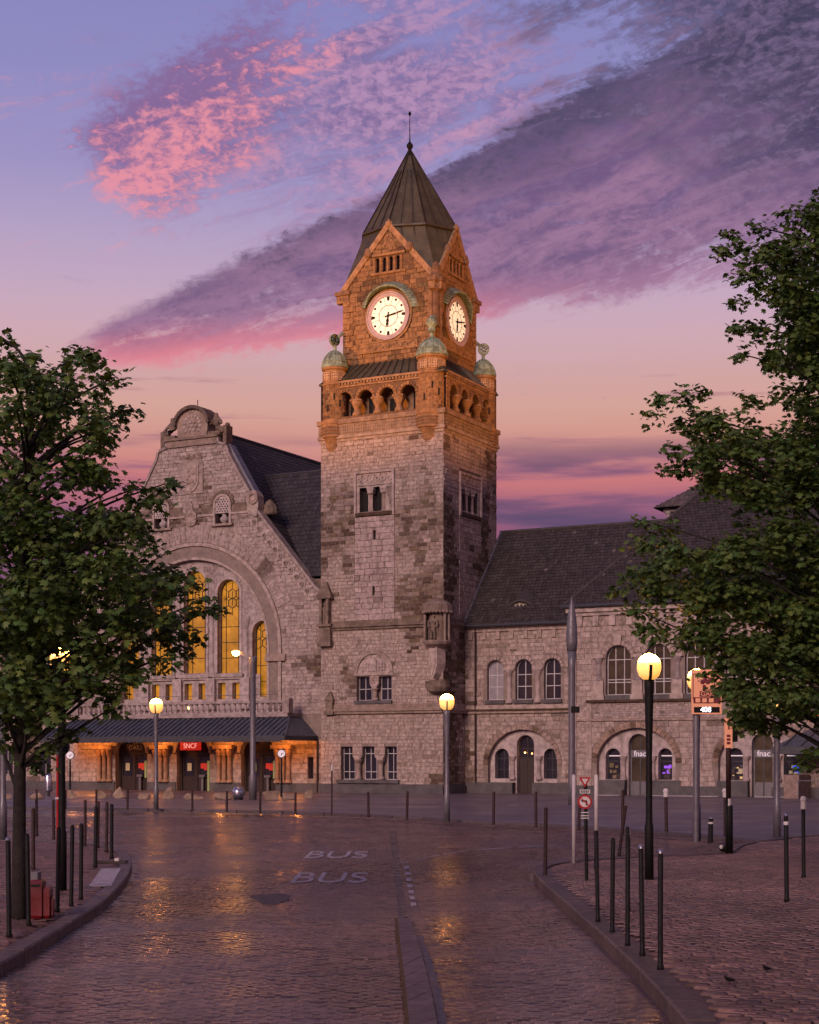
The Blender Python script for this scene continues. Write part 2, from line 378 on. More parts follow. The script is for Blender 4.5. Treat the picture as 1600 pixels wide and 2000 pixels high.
# ------------------------------------------------------------------ mesh helpers
DEF = (0.36, 0.285, 0.25)
class MB:
    def __init__(s, tint=DEF): s.v, s.f, s.t, s.d = [], [], [], tint
    def add(s, vs, fs, tint=None):
        o = len(s.v); s.v += [tuple(q) for q in vs]
        for f in fs: s.f.append(tuple(o + i for i in f)); s.t.append(tint or s.d)
        return s
    def hexa(s, p8, tint=None):          # 0-3 one face, 4-7 the opposite
        return s.add(p8, [(0, 1, 2, 3), (7, 6, 5, 4), (0, 4, 5, 1), (1, 5, 6, 2), (2, 6, 7, 3), (3, 7, 4, 0)], tint)
    def box(s, x0, x1, y0, y1, z0, z1, tint=None):
        return s.hexa([(x0, y0, z0), (x1, y0, z0), (x1, y1, z0), (x0, y1, z0), (x0, y0, z1), (x1, y0, z1), (x1, y1, z1), (x0, y1, z1)], tint)
    def fbox(s, F, a0, a1, b0, b1, d0, d1, tint=None):
        return s.hexa([F.p(a0, b0, d0), F.p(a1, b0, d0), F.p(a1, b1, d0), F.p(a0, b1, d0), F.p(a0, b0, d1), F.p(a1, b0, d1), F.p(a1, b1, d1), F.p(a0, b1, d1)], tint)
    def bar(s, p, q, w, h=None, up=(0, 0, 1), tint=None):
        p, q = Vector(p), Vector(q); h = h or w; d = (q - p).normalized(); up = Vector(up)
        if abs(d.dot(up)) > 0.98: up = Vector((1, 0, 0))
        a = d.cross(up).normalized() * w / 2; b = a.normalized().cross(d) * h / 2
        return s.hexa([p - a - b, p + a - b, p + a + b, p - a + b, q - a - b, q + a - b, q + a + b, q - a + b], tint)
    def lathe(s, prof, c=(0, 0, 0), n=16, tint=None, a0=0.0, a1=2 * math.pi, sx=1.0, sy=1.0):
        c = Vector(c); full = abs(a1 - a0 - 2 * math.pi) < 1e-6; m = n if full else n + 1
        vs = [(c.x + r * sx * math.cos(a0 + (a1 - a0) * k / n), c.y + r * sy * math.sin(a0 + (a1 - a0) * k / n), c.z + z) for r, z in prof for k in range(m)]
        fs = []
        for i in range(len(prof) - 1):
            for k in range(n):
                k2 = (k + 1) % m if full else k + 1
                fs.append((i * m + k, i * m + k2, (i + 1) * m + k2, (i + 1) * m + k))
        if full and prof[0][0] > 0.001: fs.append(tuple(range(m))[::-1])
        if full and prof[-1][0] > 0.001: fs.append(tuple((len(prof) - 1) * m + k for k in range(m)))
        return s.add(vs, fs, tint)
    def tube(s, pts, rad, n=8, tint=None):
        pts = [Vector(p) for p in pts]; rs = rad if isinstance(rad, (list, tuple)) else [rad] * len(pts)
        vs = []
        for i, p in enumerate(pts):
            d = (pts[min(i + 1, len(pts) - 1)] - pts[max(i - 1, 0)]).normalized()
            ref = Vector((0, 0, 1)) if abs(d.z) < 0.9 else Vector((1, 0, 0))
            a = d.cross(ref).normalized(); b = a.cross(d)
            vs += [p + (a * math.cos(2 * math.pi * k / n) + b * math.sin(2 * math.pi * k / n)) * rs[i] for k in range(n)]
        fs = [(i * n + k, i * n + (k + 1) % n, (i + 1) * n + (k + 1) % n, (i + 1) * n + k) for i in range(len(pts) - 1) for k in range(n)]
        fs += [tuple(range(n))[::-1], tuple((len(pts) - 1) * n + k for k in range(n))]
        return s.add(vs, fs, tint)
    def plate(s, F, poly, d0, d1, tint=None):          # a flat outline with thickness, outline in a,b
        n = len(poly); tri = tessellate_polygon([[Vector((a, b, 0)) for a, b in poly]])
        vs = [F.p(a, b, d1) for a, b in poly] + [F.p(a, b, d0) for a, b in poly]
        return s.add(vs, [tuple(t) for t in tri] + [tuple(n + i for i in t) for t in tri] + [(i, (i + 1) % n, n + (i + 1) % n, n + i) for i in range(n)], tint)
    def ring(s, F, ca, cb, r0, r1, d0, d1, a0=0.0, a1=2 * math.pi, n=32, tint=None):
        full = abs(a1 - a0 - 2 * math.pi) < 1e-6
        for k in range(n):
            t0, t1 = a0 + (a1 - a0) * k / n, a0 + (a1 - a0) * (k + 1) / n
            c = [(ca + r * math.cos(t), cb + r * math.sin(t)) for t, r in ((t0, r0), (t1, r0), (t1, r1), (t0, r1))]
            vs = [F.p(a, b, d0) for a, b in c] + [F.p(a, b, d1) for a, b in c]
            fs = [(4, 5, 6, 7), (0, 1, 5, 4), (2, 3, 7, 6)]
            if not full and k == 0: fs.append((0, 4, 7, 3))
            if not full and k == n - 1: fs.append((1, 2, 6, 5))
            s.add(vs, fs, tint)
        return s
    def ball(s, c, r, n=8, m=6, tint=None, sx=1, sy=1, sz=1):
        prof = [(r * math.sin(math.pi * i / m), -r * sz * math.cos(math.pi * i / m)) for i in range(m + 1)]
        prof[0] = (0.0005, prof[0][1]); prof[-1] = (0.0005, prof[-1][1])
        return s.lathe(prof, c, n, tint, sx=sx, sy=sy)
    def build(s, name, m, parent=None, smooth=False, label=None):
        me = bpy.data.meshes.new(name); me.from_pydata(s.v, [], s.f); 
        at_ = me.attributes.new('tint', 'FLOAT_COLOR', 'FACE')
        arr = np.ones((len(s.f), 4), np.float32); arr[:, :3] = np.array(s.t, np.float32).reshape(-1, 3)
        at_.data.foreach_set('color', arr.ravel())
        if smooth: me.polygons.foreach_set('use_smooth', [True] * len(s.f))
        me.materials.append(M(m) if isinstance(m, str) else m); me.update()
        o = bpy.data.objects.new(name, me); COL.objects.link(o)
        if parent is not None: o.parent = parent
        if label: o['label'] = label
        return o

def thing(name, label, cat, loc=(0, 0, 0), rz=0.0, group=None):
    o = bpy.data.objects.new(name, None); COL.objects.link(o); o.location = loc; o.rotation_euler = (0, 0, rz)
    o.empty_display_size = 0.2
    tag(o, label, cat, group); return o
def tag(o, label, cat, group=None):
    o['label'] = label; o['category'] = cat
    if group: o['group'] = group
    return o
def kind(o, k): o['kind'] = k; return o
def part(name, m, parent, fn, smooth=False, tint=DEF):
    b = MB(tint); fn(b); return b.build(name, m, parent, smooth)

# ---- planar regions
def scan(polys, b):
    xs = []
    for pl in polys:
        n = len(pl)
        for i in range(n):
            (a0, b0), (a1, b1) = pl[i], pl[(i + 1) % n]
            if (b0 > b) != (b1 > b): xs.append(a0 + (b - b0) / (b1 - b0) * (a1 - a0))
    xs.sort()
    return [(xs[i], xs[i + 1]) for i in range(0, len(xs) - 1, 2)]
def inter(A, B):
    out = []
    for a0, a1 in A:
        for b0, b1 in B:
            lo, hi = max(a0, b0), min(a1, b1)
            if hi - lo > 0.04: out.append((lo, hi))
    return out
def free(polys, b0, b1):
    h = b1 - b0
    return inter(inter(scan(polys, b0 + h * .04), scan(polys, b0 + h * .5)), scan(polys, b1 - h * .04))
def rect(a0, a1, b0, b1): return [(a0, b0), (a1, b0), (a1, b1), (a0, b1)]
def arch(c, w, b0, bs, n=10, rise=None):
    r = w / 2; ry = rise if rise else r
    return [(c - r, b0), (c + r, b0)] + [(c + r * math.cos(math.pi * k / n), bs + ry * math.sin(math.pi * k / n)) for k in range(n + 1)]
def wall(mb, F, outline, holes=(), depth=0.5, tint=None, d=0.0):
    polys = [outline] + list(holes)
    flat = [q for pl in polys for q in pl]
    tri = tessellate_polygon([[Vector((a, b, 0)) for a, b in pl] for pl in polys])
    mb.add([F.p(a, b, d) for a, b in flat], [tuple(t) for t in tri], tint)
    for h in holes:
        n = len(h)
        mb.add([F.p(a, b, d) for a, b in h] + [F.p(a, b, d - depth) for a, b in h], [(i, (i + 1) % n, n + (i + 1) % n, n + i) for i in range(n)], tint)
def face(mb, F, poly, d, tint=None):
    tri = tessellate_polygon([[Vector((a, b, 0)) for a, b in poly]])
    mb.add([F.p(a, b, d) for a, b in poly], [tuple(t) for t in tri], tint)

# ---- masonry
CLEAN, MID, DARK, ROSE, MOSS = (.43, .34, .295), (.345, .26, .215), (.085, .053, .035), (.385, .275, .25), (.14, .10, .055)
def lerp(a, b, t): return tuple(x + (y - x) * t for x, y in zip(a, b))
def sst(a, b, x):
    t = max(0.0, min(1.0, (x - a) / (b - a))); return t * t * (3 - 2 * t)
def stone_tint(a, b, seed, rng, bias=0.0, clean=CLEAN):
    n = noise.fractal(Vector((a * .33, b * .20, seed)), 1.0, 2.0, 4)
    n2 = noise.fractal(Vector((a * 1.1 + 7, b * .7, seed + 3)), 1.0, 2.0, 3)
    p = sst(.0, .6, n * .9 + n2 * .4 + bias)
    mid = tuple(c * k for c, k in zip(clean, (.80, .76, .74))); base = lerp(clean, mid, rng.random() * .7)
    q = p * p * 1.15 * (.25 + 1.1 * rng.random())
    if rng.random() < .025: q = max(q, .35 + .3 * rng.random())
    base = lerp(lerp(base, mid, p * .6), rng.choice((DARK, DARK, MOSS)), min(.92, q))
    k = .90 + .18 * rng.random()
    return tuple(c * k for c in base)
def masonry(polys, b0, b1, h, w, seed, bias=None, clean=CLEAN, dmin=.012, dmax=.05, jit=.25):
    rng = random.Random(seed); out = []; b = b0
    while b < b1 - .06:
        hh = min(h * (1 + (rng.random() - .5) * jit), b1 - b)
        if b1 - b - hh < h * .4: hh = b1 - b
        for a0, a1 in free(polys, b, b + hh):
            a = a0; first = True
            while a < a1 - .03:
                ww = w * (.6 + .9 * rng.random()) * (.5 if first and rng.random() < .5 else 1); first = False
                if a1 - a - ww < w * .35: ww = a1 - a
                bs = bias(a + ww / 2, b + hh / 2) if bias else 0.0
                g = .007
                out.append(([(a + g, b + g), (a + ww - g, b + g), (a + ww - g, b + hh - g), (a + g, b + hh - g)],
                            stone_tint(a + ww / 2, b + hh / 2, seed, rng, bs, clean), dmin + (dmax - dmin) * rng.random() ** 2))
                a += ww
        b += hh
    return out
def voussoirs(ca, cb, r0, r1, n, seed, a0=0.0, a1=math.pi, clean=CLEAN, d=.06, bias=0.0):
    rng = random.Random(seed); out = []
    for k in range(n):
        t0, t1 = a0 + (a1 - a0) * (k + .03) / n, a0 + (a1 - a0) * (k + .97) / n
        q = [(ca + r * math.cos(t), cb + r * math.sin(t)) for t, r in ((t0, r0), (t0, r1), (t1, r1), (t1, r0))]
        out.append((q, stone_tint(q[0][0], q[0][1], seed, rng, bias, clean), d * (.8 + .4 * rng.random())))
    return out
def put_stone(mb, F, st):
    q, tint, d = st
    ca, cb = sum(p[0] for p in q) / 4, sum(p[1] for p in q) / 4
    inn = []
    for a, b in q:
        va, vb = ca - a, cb - b; L = math.hypot(va, vb) or 1
        k = min(.018, L * .3); inn.append((a + va / L * k, b + vb / L * k))
    mb.add([F.p(a, b, -.01) for a, b in q] + [F.p(a, b, d) for a, b in inn], [(4, 5, 6, 7), (0, 1, 5, 4), (1, 2, 6, 5), (2, 3, 7, 6), (3, 0, 4, 7)], tint)
def lay_stones(sets, parent, limit=300, m='stone'):
    """sets: list of (Frame, stones, weight). The largest become parts of their own, the rest one part."""
    al = [(abs((s[0][2][0] - s[0][0][0]) * (s[0][2][1] - s[0][0][1])) * w, F, s) for F, ss, w in sets for s in ss]
    al.sort(key=lambda q: -q[0])
    for k, (ar, F, s) in enumerate(al[:limit]):
        b = MB(); put_stone(b, F, s); b.build('stone', m, parent)
    if len(al) > limit:
        b = MB()
        for ar, F, s in al[limit:]: put_stone(b, F, s)
        kind(b.build('masonry', m, parent), 'stuff')
def carve(mb, F, pts, tint=None, flat=.6):
    for a, b, r in pts:
        c = F.p(a, b, 0); vs = [F.p(a, b, r * flat)]
        for rr, dd in ((.7, .72), (1.0, -.02)):
            vs += [F.p(a + r * rr * math.cos(k * math.pi / 3), b + r * rr * math.sin(k * math.pi / 3), r * flat * dd) for k in range(6)]
        fs = [(0, 1 + k, 1 + (k + 1) % 6) for k in range(6)] + [(1 + k, 7 + k, 7 + (k + 1) % 6, 1 + (k + 1) % 6) for k in range(6)]
        mb.add(vs, fs, tint)
def tiles(F, polys, b0, b1, rh, tw, parent, seed, tint=(.052, .044, .046), lift=.05, name='roof_tile', m='slate'):
    rng = random.Random(seed); mb = MB(tint); b = b0; row = 0
    while b < b1 - .02:
        bt = min(b + rh * 1.05, b1)
        for a0, a1 in scan(polys, b + rh * .5):
            n = max(1, int(round((a1 - a0) / tw))); w = (a1 - a0) / n
            for k in range(n):
                x0, x1 = a0 + k * w, a0 + (k + 1) * w; xm = x0 + w * .45
                q = .72 + .5 * rng.random(); tn = tuple(c * q for c in tint)
                if rng.random() < .006: tn = (.13, .11, .10)
                l = lift * (.85 + .3 * rng.random())
                vs = [F.p(x0 + .006, b, l * .55), F.p(xm, b, l * 1.35), F.p(x1 - .006, b, l * .55), F.p(x0 + .006, bt, .002), F.p(xm, bt, l * .5), F.p(x1 - .006, bt, .002), F.p(x0 + .006, b, 0), F.p(x1 - .006, b, 0)]
                mb.add(vs, [(0, 1, 4, 3), (1, 2, 5, 4), (6, 7, 2, 1, 0)], tn)
        b += rh; row += 1
    return kind(mb.build(name, m, parent), 'stuff')
def slope_frame(o, u, v):
    u, v = Vector(u).normalized(), Vector(v).normalized(); n = u.cross(v).normalized()
    return Fr(o, u, v, n)
def text(s, size, F, a, b, d, m, parent, name='lettering', depth=.01, align='CENTER', sx=1.0, flat=False):
    c = bpy.data.curves.new(name, 'FONT'); c.body = s; c.size = size; c.extrude = depth; c.align_x = align; c.align_y = 'CENTER'
    c.materials.append(M(m)); o = bpy.data.objects.new(name, c); COL.objects.link(o)
    mt = Matrix((F.u * sx, F.v, F.n)).transposed().to_4x4(); mt.translation = F.p(a, b, d)
    me = bpy.data.meshes.new_from_object(o.evaluated_get(bpy.context.evaluated_depsgraph_get())); me.transform(mt)
    bpy.data.objects.remove(o); bpy.data.curves.remove(c)
    me.materials.clear(); me.materials.append(M(m)); me.name = name
    q = bpy.data.objects.new(name, me); COL.objects.link(q)
    if parent is not None: q.parent = parent
    return q
def window(parent, F, poly, d, m_glass, frame='frame_white', mull=(), tran=(), w=.07, rim=True, name='window', dd=.05, panes=True):
    """frame bars with the glass as a sub-part"""
    mb = MB(); bs = [q[1] for q in poly]; lo, hi = min(bs), max(bs)
    n = len(poly)
    if rim:
        ca = sum(q[0] for q in poly) / n; cb = (lo + hi) / 2
        inn = []
        for i in range(n):
            p0, p1, p2 = Vector(poly[i - 1]), Vector(poly[i]), Vector(poly[(i + 1) % n])
            e1, e2 = (p1 - p0), (p2 - p1)
            n1 = Vector((-e1.y, e1.x)); n2 = Vector((-e2.y, e2.x))
            if n1.length > 1e-6: n1.normalize()
            if n2.length > 1e-6: n2.normalize()
            nn = (n1 + n2); nn = nn.normalized() if nn.length > 1e-6 else n1
            inn.append((p1.x + nn.x * w, p1.y + nn.y * w))
        vs = [F.p(a, b, d) for a, b in poly] + [F.p(a, b, d + dd) for a, b in poly] + [F.p(a, b, d + dd) for a, b in inn] + [F.p(a, b, d) for a, b in inn]
        fs = []
        for i in range(n):
            j = (i + 1) % n; fs += [(n + i, n + j, 2 * n + j, 2 * n + i), (2 * n + i, 2 * n + j, 3 * n + j, 3 * n + i)]
        mb.add(vs, fs)
    for a in mull:
        for p0, p1 in [(min(q), max(q)) for q in [[y for y in col_scan(poly, a)]] if len(q) > 1]:
            mb.fbox(F, a - w * .4, a + w * .4, p0, p1, d, d + dd * .9)
    for b in tran:
        for x0, x1 in scan([poly], b): mb.fbox(F, x0, x1, b - w * .4, b + w * .4, d, d + dd * .85)
    o = mb.build(name, frame, parent)
    g = MB(); face(g, F, poly, d + .012); g.build('pane', m_glass, o)
    return o
def col_scan(poly, a):
    sw = [(b, x) for x, b in poly]; return [y for q in scan([sw], a) for y in q]
def figure(name, joints, edges, m, parent, sub=2):
    me = bpy.data.meshes.new(name); me.from_pydata([j[:3] for j in joints], edges, [])
    o = bpy.data.objects.new(name, me); COL.objects.link(o); o.parent = parent
    me.materials.append(M(m))
    sk = o.modifiers.new('skin', 'SKIN'); sk.use_smooth_shade = True
    for v, j in zip(me.skin_vertices[0].data, joints):
        v.radius = (j[3], j[4] if len(j) > 4 else j[3])
    me.skin_vertices[0].data[0].use_root = True
    ss = o.modifiers.new('subdivision', 'SUBSURF'); ss.levels = 1; ss.render_levels = sub
    return o
def building(name, label, cat='building'):
    return thing(name, label, cat, ORG, -TH)
def column(mb, x, y, z0, z1, r, cap=.35, base=.2, tint=None, n=12, capr=1.9):
    mb.lathe([(r * 1.5, 0), (r * 1.5, base * .5), (r * 1.2, base), (r, base * 1.15), (r * .92, z1 - z0 - cap), (r * 1.1, z1 - z0 - cap * .92),
              (r * capr * .95, z1 - z0 - cap * .35), (r * capr, z1 - z0 - cap * .2), (r * capr, z1 - z0)], (x, y, z0), n, tint)
# ------------------------------------------------------------------ clock tower
def build_tower():
    T = building('clock_tower', 'tall stone clock tower with copper spire and floodlit clock faces', 'clock tower')
    W, D = 8.4, 7.4; CX, CY = -W / 2, D / 2
    Ff, Fs = FRONT(0.0), RIGHT(0.0)
    # openings in the front shaft
    gw = [rect(-6.98, -6.17, .88, 2.88), rect(-5.48, -4.66, .88, 2.88), rect(-3.92, -3.12, .88, 2.88)]
    pw = [rect(-5.87, -4.98, 5.66, 7.1), rect(-4.34, -3.47, 5.66, 7.1)]
    mid = [[(-4.98, 6.05), (-4.34, 6.05), (-4.34, 6.6), (-4.98, 6.6)]]
    tw = [rect(-5.66, -5.05, 17.05, 18.5), rect(-4.76, -4.15, 17.05, 18.5), rect(-3.86, -3.35, 17.05, 18.5)]
    sl = [rect(-4.72, -4.55, 15.35, 15.9), rect(-4.77, -4.62, 12.0, 12.5)]
    # right-hand face
    tr = [rect(2.45, 3.0, 17.1, 18.4), rect(3.25, 3.8, 17.1, 18.4), rect(4.05, 4.6, 17.1, 18.4)]
    out = rect(-W, 0, 0, 21.7); outr = rect(0, D, 0, 21.7)
    b = MB((.20, .155, .135))
    gh = [(-6.98, .88), (-3.12, .88), (-3.12, 2.88), (-3.92, 2.88), (-3.92, 2.32), (-4.66, 2.32), (-4.66, 2.88), (-5.48, 2.88), (-5.48, 2.32), (-6.17, 2.32), (-6.17, 2.88), (-6.98, 2.88)]
    ph = [(-5.87, 5.66), (-3.47, 5.66), (-3.47, 7.1), (-4.34, 7.1), (-4.34, 6.62), (-4.98, 6.62), (-4.98, 7.1), (-5.87, 7.1)]
    wall(b, Ff, out, [gh, ph] + tw + sl, .45)
    for q in (rect(-6.17, -5.48, .8, 2.4), rect(-4.66, -3.92, .8, 2.4), rect(-4.98, -4.34, 5.6, 6.7)): face(b, Ff, q, -.4); wall(b, Fs, outr, tr, .45)
    wall(b, BACK(D), rect(0, W, 0, 26)); wall(b, LEFT(-W), rect(-D, 0, 0, 21.7))
    b.build('wall', 'mortar', T)
    # masonry
    strip = rect(-6.0, -3.25, 10.5, 19.5); stripr = rect(2.05, 5.1, 10.5, 19.4)
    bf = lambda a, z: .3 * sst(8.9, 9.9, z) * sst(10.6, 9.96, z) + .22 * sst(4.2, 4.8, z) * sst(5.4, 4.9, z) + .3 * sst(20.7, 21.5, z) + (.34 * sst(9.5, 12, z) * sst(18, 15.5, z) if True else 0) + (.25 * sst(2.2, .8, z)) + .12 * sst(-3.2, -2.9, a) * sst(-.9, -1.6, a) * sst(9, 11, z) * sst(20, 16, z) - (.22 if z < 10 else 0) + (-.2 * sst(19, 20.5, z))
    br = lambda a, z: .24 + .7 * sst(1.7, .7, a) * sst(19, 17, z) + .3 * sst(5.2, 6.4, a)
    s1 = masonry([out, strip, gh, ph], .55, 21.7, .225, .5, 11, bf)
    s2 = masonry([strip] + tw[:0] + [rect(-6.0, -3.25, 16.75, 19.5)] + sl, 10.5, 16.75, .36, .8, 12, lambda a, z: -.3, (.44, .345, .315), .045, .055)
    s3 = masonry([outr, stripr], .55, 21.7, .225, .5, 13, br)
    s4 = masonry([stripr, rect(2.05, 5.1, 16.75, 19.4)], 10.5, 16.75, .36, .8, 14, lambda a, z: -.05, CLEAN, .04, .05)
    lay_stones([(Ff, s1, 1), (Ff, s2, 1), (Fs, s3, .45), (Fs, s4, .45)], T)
    # plinth
    part('plinth', 'plinth', T, lambda m: (m.fbox(Ff, -W, .06, 0, .5, -.3, .16), m.fbox(Ff, -W, .0, .5, .62, -.3, .08), m.fbox(Fs, -.0, D, 0, .5, -.3, .161), m.fbox(Fs, 0, 2.8, .5, .62, -.3, .081)))
    # rustic boss column base and ground windows
    for q in gw:
        a0, a1 = q[0][0], q[1][0]
        window(T, Ff, q, -.40, 'glass', 'frame_white', ((a0 + a1) / 2,), (1.35, 2.45), .05)
    part('window_sill', 'plinth', T, lambda m: m.fbox(Ff, -7.2, -2.9, .66, .875, -.1, .22))
    for a in (-5.83, -4.29):
        def f(m, a=a):
            m.fbox(Ff, a - .3, a + .3, 2.2, 2.33, -.36, .03, CLEAN); m.fbox(Ff, a - .22, a + .22, 2.1, 2.21, -.33, .02, CLEAN); column(m, a, .16, .9, 2.1, .15, .25, .16, lerp(CLEAN, DARK, .3))
        part('window_column', 'smooth_stone', T, f)
    # pair window with lunette above
    for q in pw:
        a0, a1 = q[0][0], q[1][0]
        window(T, Ff, q, -.38, 'glass', 'frame_white', ((a0 + a1) / 2,), (6.35,), .05)
    def f(m):
        m.fbox(Ff, -4.9, -4.42, 6.5, 6.63, -.34, .05, CLEAN); m.fbox(Ff, -4.83, -4.49, 6.4, 6.51, -.3, .04, CLEAN); column(m, -4.66, .13, 5.68, 6.4, .13, .2, .14, MID)
    part('window_column', 'smooth_stone', T, f)
    part('window_sill', 'plinth', T, lambda m: m.fbox(Ff, -5.97, -3.4, 5.45, 5.65, -.1, .2))
    def f(m):
        face(m, Ff, arch(-4.66, 2.3, 7.32, 7.33, 14, .9), .058, (.44, .35, .32))
        m.ring(Ff, -4.66, 7.33, 1.12, 1.34, 0, .13, 0, math.pi, 18, (.36, .28, .24)); m.fbox(Ff, -6.05, -3.3, 7.16, 7.31, 0, .10, CLEAN)
        m.fbox(Ff, -4.85, -4.47, 7.42, 8.02, .05, .13, (.47, .38, .34))
        rng = random.Random(3)
        carve(m, Fr(Ff.p(0, 0, .058), Ff.u, Ff.v, Ff.n), [(-4.66 + sx * (.33 + .2 * i + rng.random() * .05), 7.46 + .19 * j, .09) for sx in (-1, 1) for i in range(4) for j in range(3) if (.33 + .2 * i) ** 2 + (.13 + .19 * j) ** 2 < .85], (.36, .28, .24))
    part('lunette', 'smooth_stone', T, f)
    # string courses
    def f(m):
        for z0, z1, d in ((4.85, 5.0, .2), (5.0, 5.12, .3), (5.12, 5.42, .14)):
            m.fbox(Ff, -8.0, 0, z0, z1, -.1, d, lerp(MID, DARK, .25)); m.fbox(Fs, -.02, 2.85, z0 + .003, z1 - .003, -.1, d, MID)
    part('string_course', 'smooth_stone', T, f)
    def f(m):
        for z0, z1, d in ((9.95, 10.1, .16), (10.1, 10.3, .28), (10.3, 10.5, .12)):
            m.fbox(Ff, -W, 0, z0, z1, -.1, d); m.fbox(Fs, -.02, 2.85, z0 + .003, z1 - .003, -.1, d)
    part('string_course', 'weathered', T, f)
    # corner bulge at the sill line
    part('corner_corbel', 'weathered', T, lambda m: (m.box(-8.0, -7.35, -.34, .05, 4.82, 5.05), m.box(-7.92, -7.43, -.28, .05, 5.05, 5.7), m.hexa([(-7.98, -.34, 5.7), (-7.37, -.34, 5.7), (-7.37, .05, 5.7), (-7.98, .05, 5.7), (-7.72, -.1, 6.25), (-7.63, -.1, 6.25), (-7.63, .05, 6.25), (-7.72, .05, 6.25)])))
    # arcaded panel high on each face
    def panel(F, a0, a1, holes, z0, zt):
        def f(m):
            m.fbox(F, a0, a0 + .14, 16.75, zt, -.02, .13); m.fbox(F, a1 - .14, a1, 16.75, zt, -.02, .13); m.fbox(F, a0 + .14, a1 - .14, zt - .14, zt, -.02, .129)
            fr = rect(a0 + .14, a1 - .14, 16.75, zt - .14); wall(m, F, fr, holes, .5, CLEAN, .03)
            m.fbox(F, a0 + .2, a1 - .2, 18.62, 18.72, .02, .1)
            n = 6
            for i in range(n):
                c = a0 + .32 + (a1 - a0 - .64) * i / (n - 1)
                m.ring(F, c, 18.99, .09, .16, .03, .075, n=10)
                for zz in (18.76, 19.22): carve(m, Fr(F.p(0, 0, .03), F.u, F.v, F.n), [(c + .2, zz, .045)], DARK)
            m.fbox(F, a0 + .1, a1 - .1, 16.78, 16.98, -.3, .16, DARK)
            for i in range(2):
                c = (holes[i][1][0] + holes[i + 1][0][0]) / 2
                for zz, ww in ((18.30, .36), (18.18, .27)): m.fbox(F, c - ww / 2 - .05, c + ww / 2 + .05, zz, zz + .2, -.3, .09)
                q = F.p(c, 0, -.06); column(m, q.x, q.y, 17.0, 18.18, .13, .16, .14, MID)
        part('arcade_panel', 'smooth_stone', T, f, tint=(.44, .35, .315))
        for h in holes:
            window(T, F, h, -.42, 'dark_void', 'frame_dark', (), (), .04, name='arcade_opening')
    panel(Ff, -6.0, -3.25, tw, 17, 19.5); panel(Fs, 2.05, 5.1, tr, 17, 19.4)
    for q in sl:
        part('arrow_slit', 'dark_void', T, lambda m: face(m, Ff, q, -.3))
    # cornice under the gallery
    def f(m):
        for z0, z1, d, tn in ((21.45, 21.62, .07, MID), (21.62, 21.8, .16, MID), (21.8, 22.5, .11, (.26, .18, .13)), (22.5, 22.78, .2, (.26, .18, .13))):
            m.fbox(Ff, -W - d, d, z0, z1, -.2, d, tn); m.fbox(Fs, -d + .01, D + d, z0 + .002, z1 - .002, -.2, d, tn)
        rng = random.Random(5)
        Fq = Fr(Ff.p(0, 0, .11), Ff.u, Ff.v, Ff.n); Fz = Fr(Fs.p(0, 0, .11), Fs.u, Fs.v, Fs.n)
        carve(m, Fq, [(-W + .15 + .16 * i, 21.95 + .19 * j + rng.random() * .04, .085) for i in range(51) for j in range(3)], (.29, .21, .16))
        carve(m, Fz, [(.15 + .16 * i, 21.95 + .19 * j + rng.random() * .04, .085) for i in range(45) for j in range(3)], (.25, .18, .13))
    part('cornice', 'smooth_stone', T, f)
    # gallery storey: four arches on each side
    def gallery(F, length, centers, a0, a1, wgt):
        ar, sp = .5, 23.93
        hole = [(centers[0] - ar, 22.95), (centers[-1] + ar, 22.95)]
        for c in reversed(centers): hole += [(c + ar * math.cos(math.pi * k / 8), sp + ar * math.sin(math.pi * k / 8)) for k in range(9)]
        o = rect(a0, a1, 22.78, 25.1)
        m = MB((.15, .09, .055)); wall(m, F, o, [hole], .95)
        face(m, F, rect(centers[0] - ar - .3, centers[-1] + ar + .3, 22.9, 24.6), -.95, (.31, .19, .11)); m.build('gallery_wall', 'smooth_stone', T)
        st = masonry([o, rect(centers[0] - ar, centers[-1] + ar, 22.95, 24.6)], 22.8, 25.0, .27, .6, 21 + int(length), lambda a, z: .2, (.30, .175, .09))
        for c in centers: st += voussoirs(c, sp, ar, ar + .22, 9, 31, clean=(.29, .165, .085), d=.05)
        for i, c in enumerate(centers):
            part('gallery_opening', 'dark_void', T, lambda m: m.fbox(F, c - (.28 if 0 < i < 3 else .12), c + (.26 if 0 < i < 3 else .12), 22.95, 23.95 + (.25 if i % 2 else 0), -.96, -.93))
        for i in range(len(centers) - 1):
            c = (centers[i] + centers[i + 1]) / 2; q = F.p(c, 0, -.28)
            def f(m):
                column(m, q.x, q.y, 22.95, sp - .1, .2, .42, .24, (.31, .19, .11), 12, 1.75)
                m.fbox(F, c - .33, c + .33, sp - .11, sp + .02, -.6, .06, (.31, .19, .11))
            part('gallery_column', 'smooth_stone', T, f, True)
        def f(m):   # dentils and eaves moulding
            m.fbox(F, a0, a1, 25.0, 25.12, -.2, .12); m.fbox(F, a0, a1, 24.72, 24.78, -.1, .07)
            n = int((a1 - a0) / .22)
            for k in range(n): m.fbox(F, a0 + k * .22 + .02, a0 + k * .22 + .13, 24.86, 25.0, -.05, .1)
        part('dentil_course', 'smooth_stone', T, f, tint=(.33, .205, .12))
        return st
    g1 = gallery(Ff, 8, [-6.73, -5.27, -3.81, -2.35], -W + .6, -.8, 1)
    g2 = gallery(Fs, 7, [1.35, 2.85, 4.35, 5.85], .35, D - .4, .5)
    m = MB()
    for st in g1: put_stone(m, Ff, st)
    for st in g2: put_stone(m, Fs, st)
    kind(m.build('gallery_masonry', 'stone', T), 'stuff')
    wl = MB(); wall(wl, LEFT(-W), rect(-D, 0, 21.6, 25.1)); wl.build('gallery_wall', 'mortar', T)
    # gallery lean-to roof
    IN = 1.0
    x0, x1, y0, y1 = -W + IN, -IN, IN, D - IN
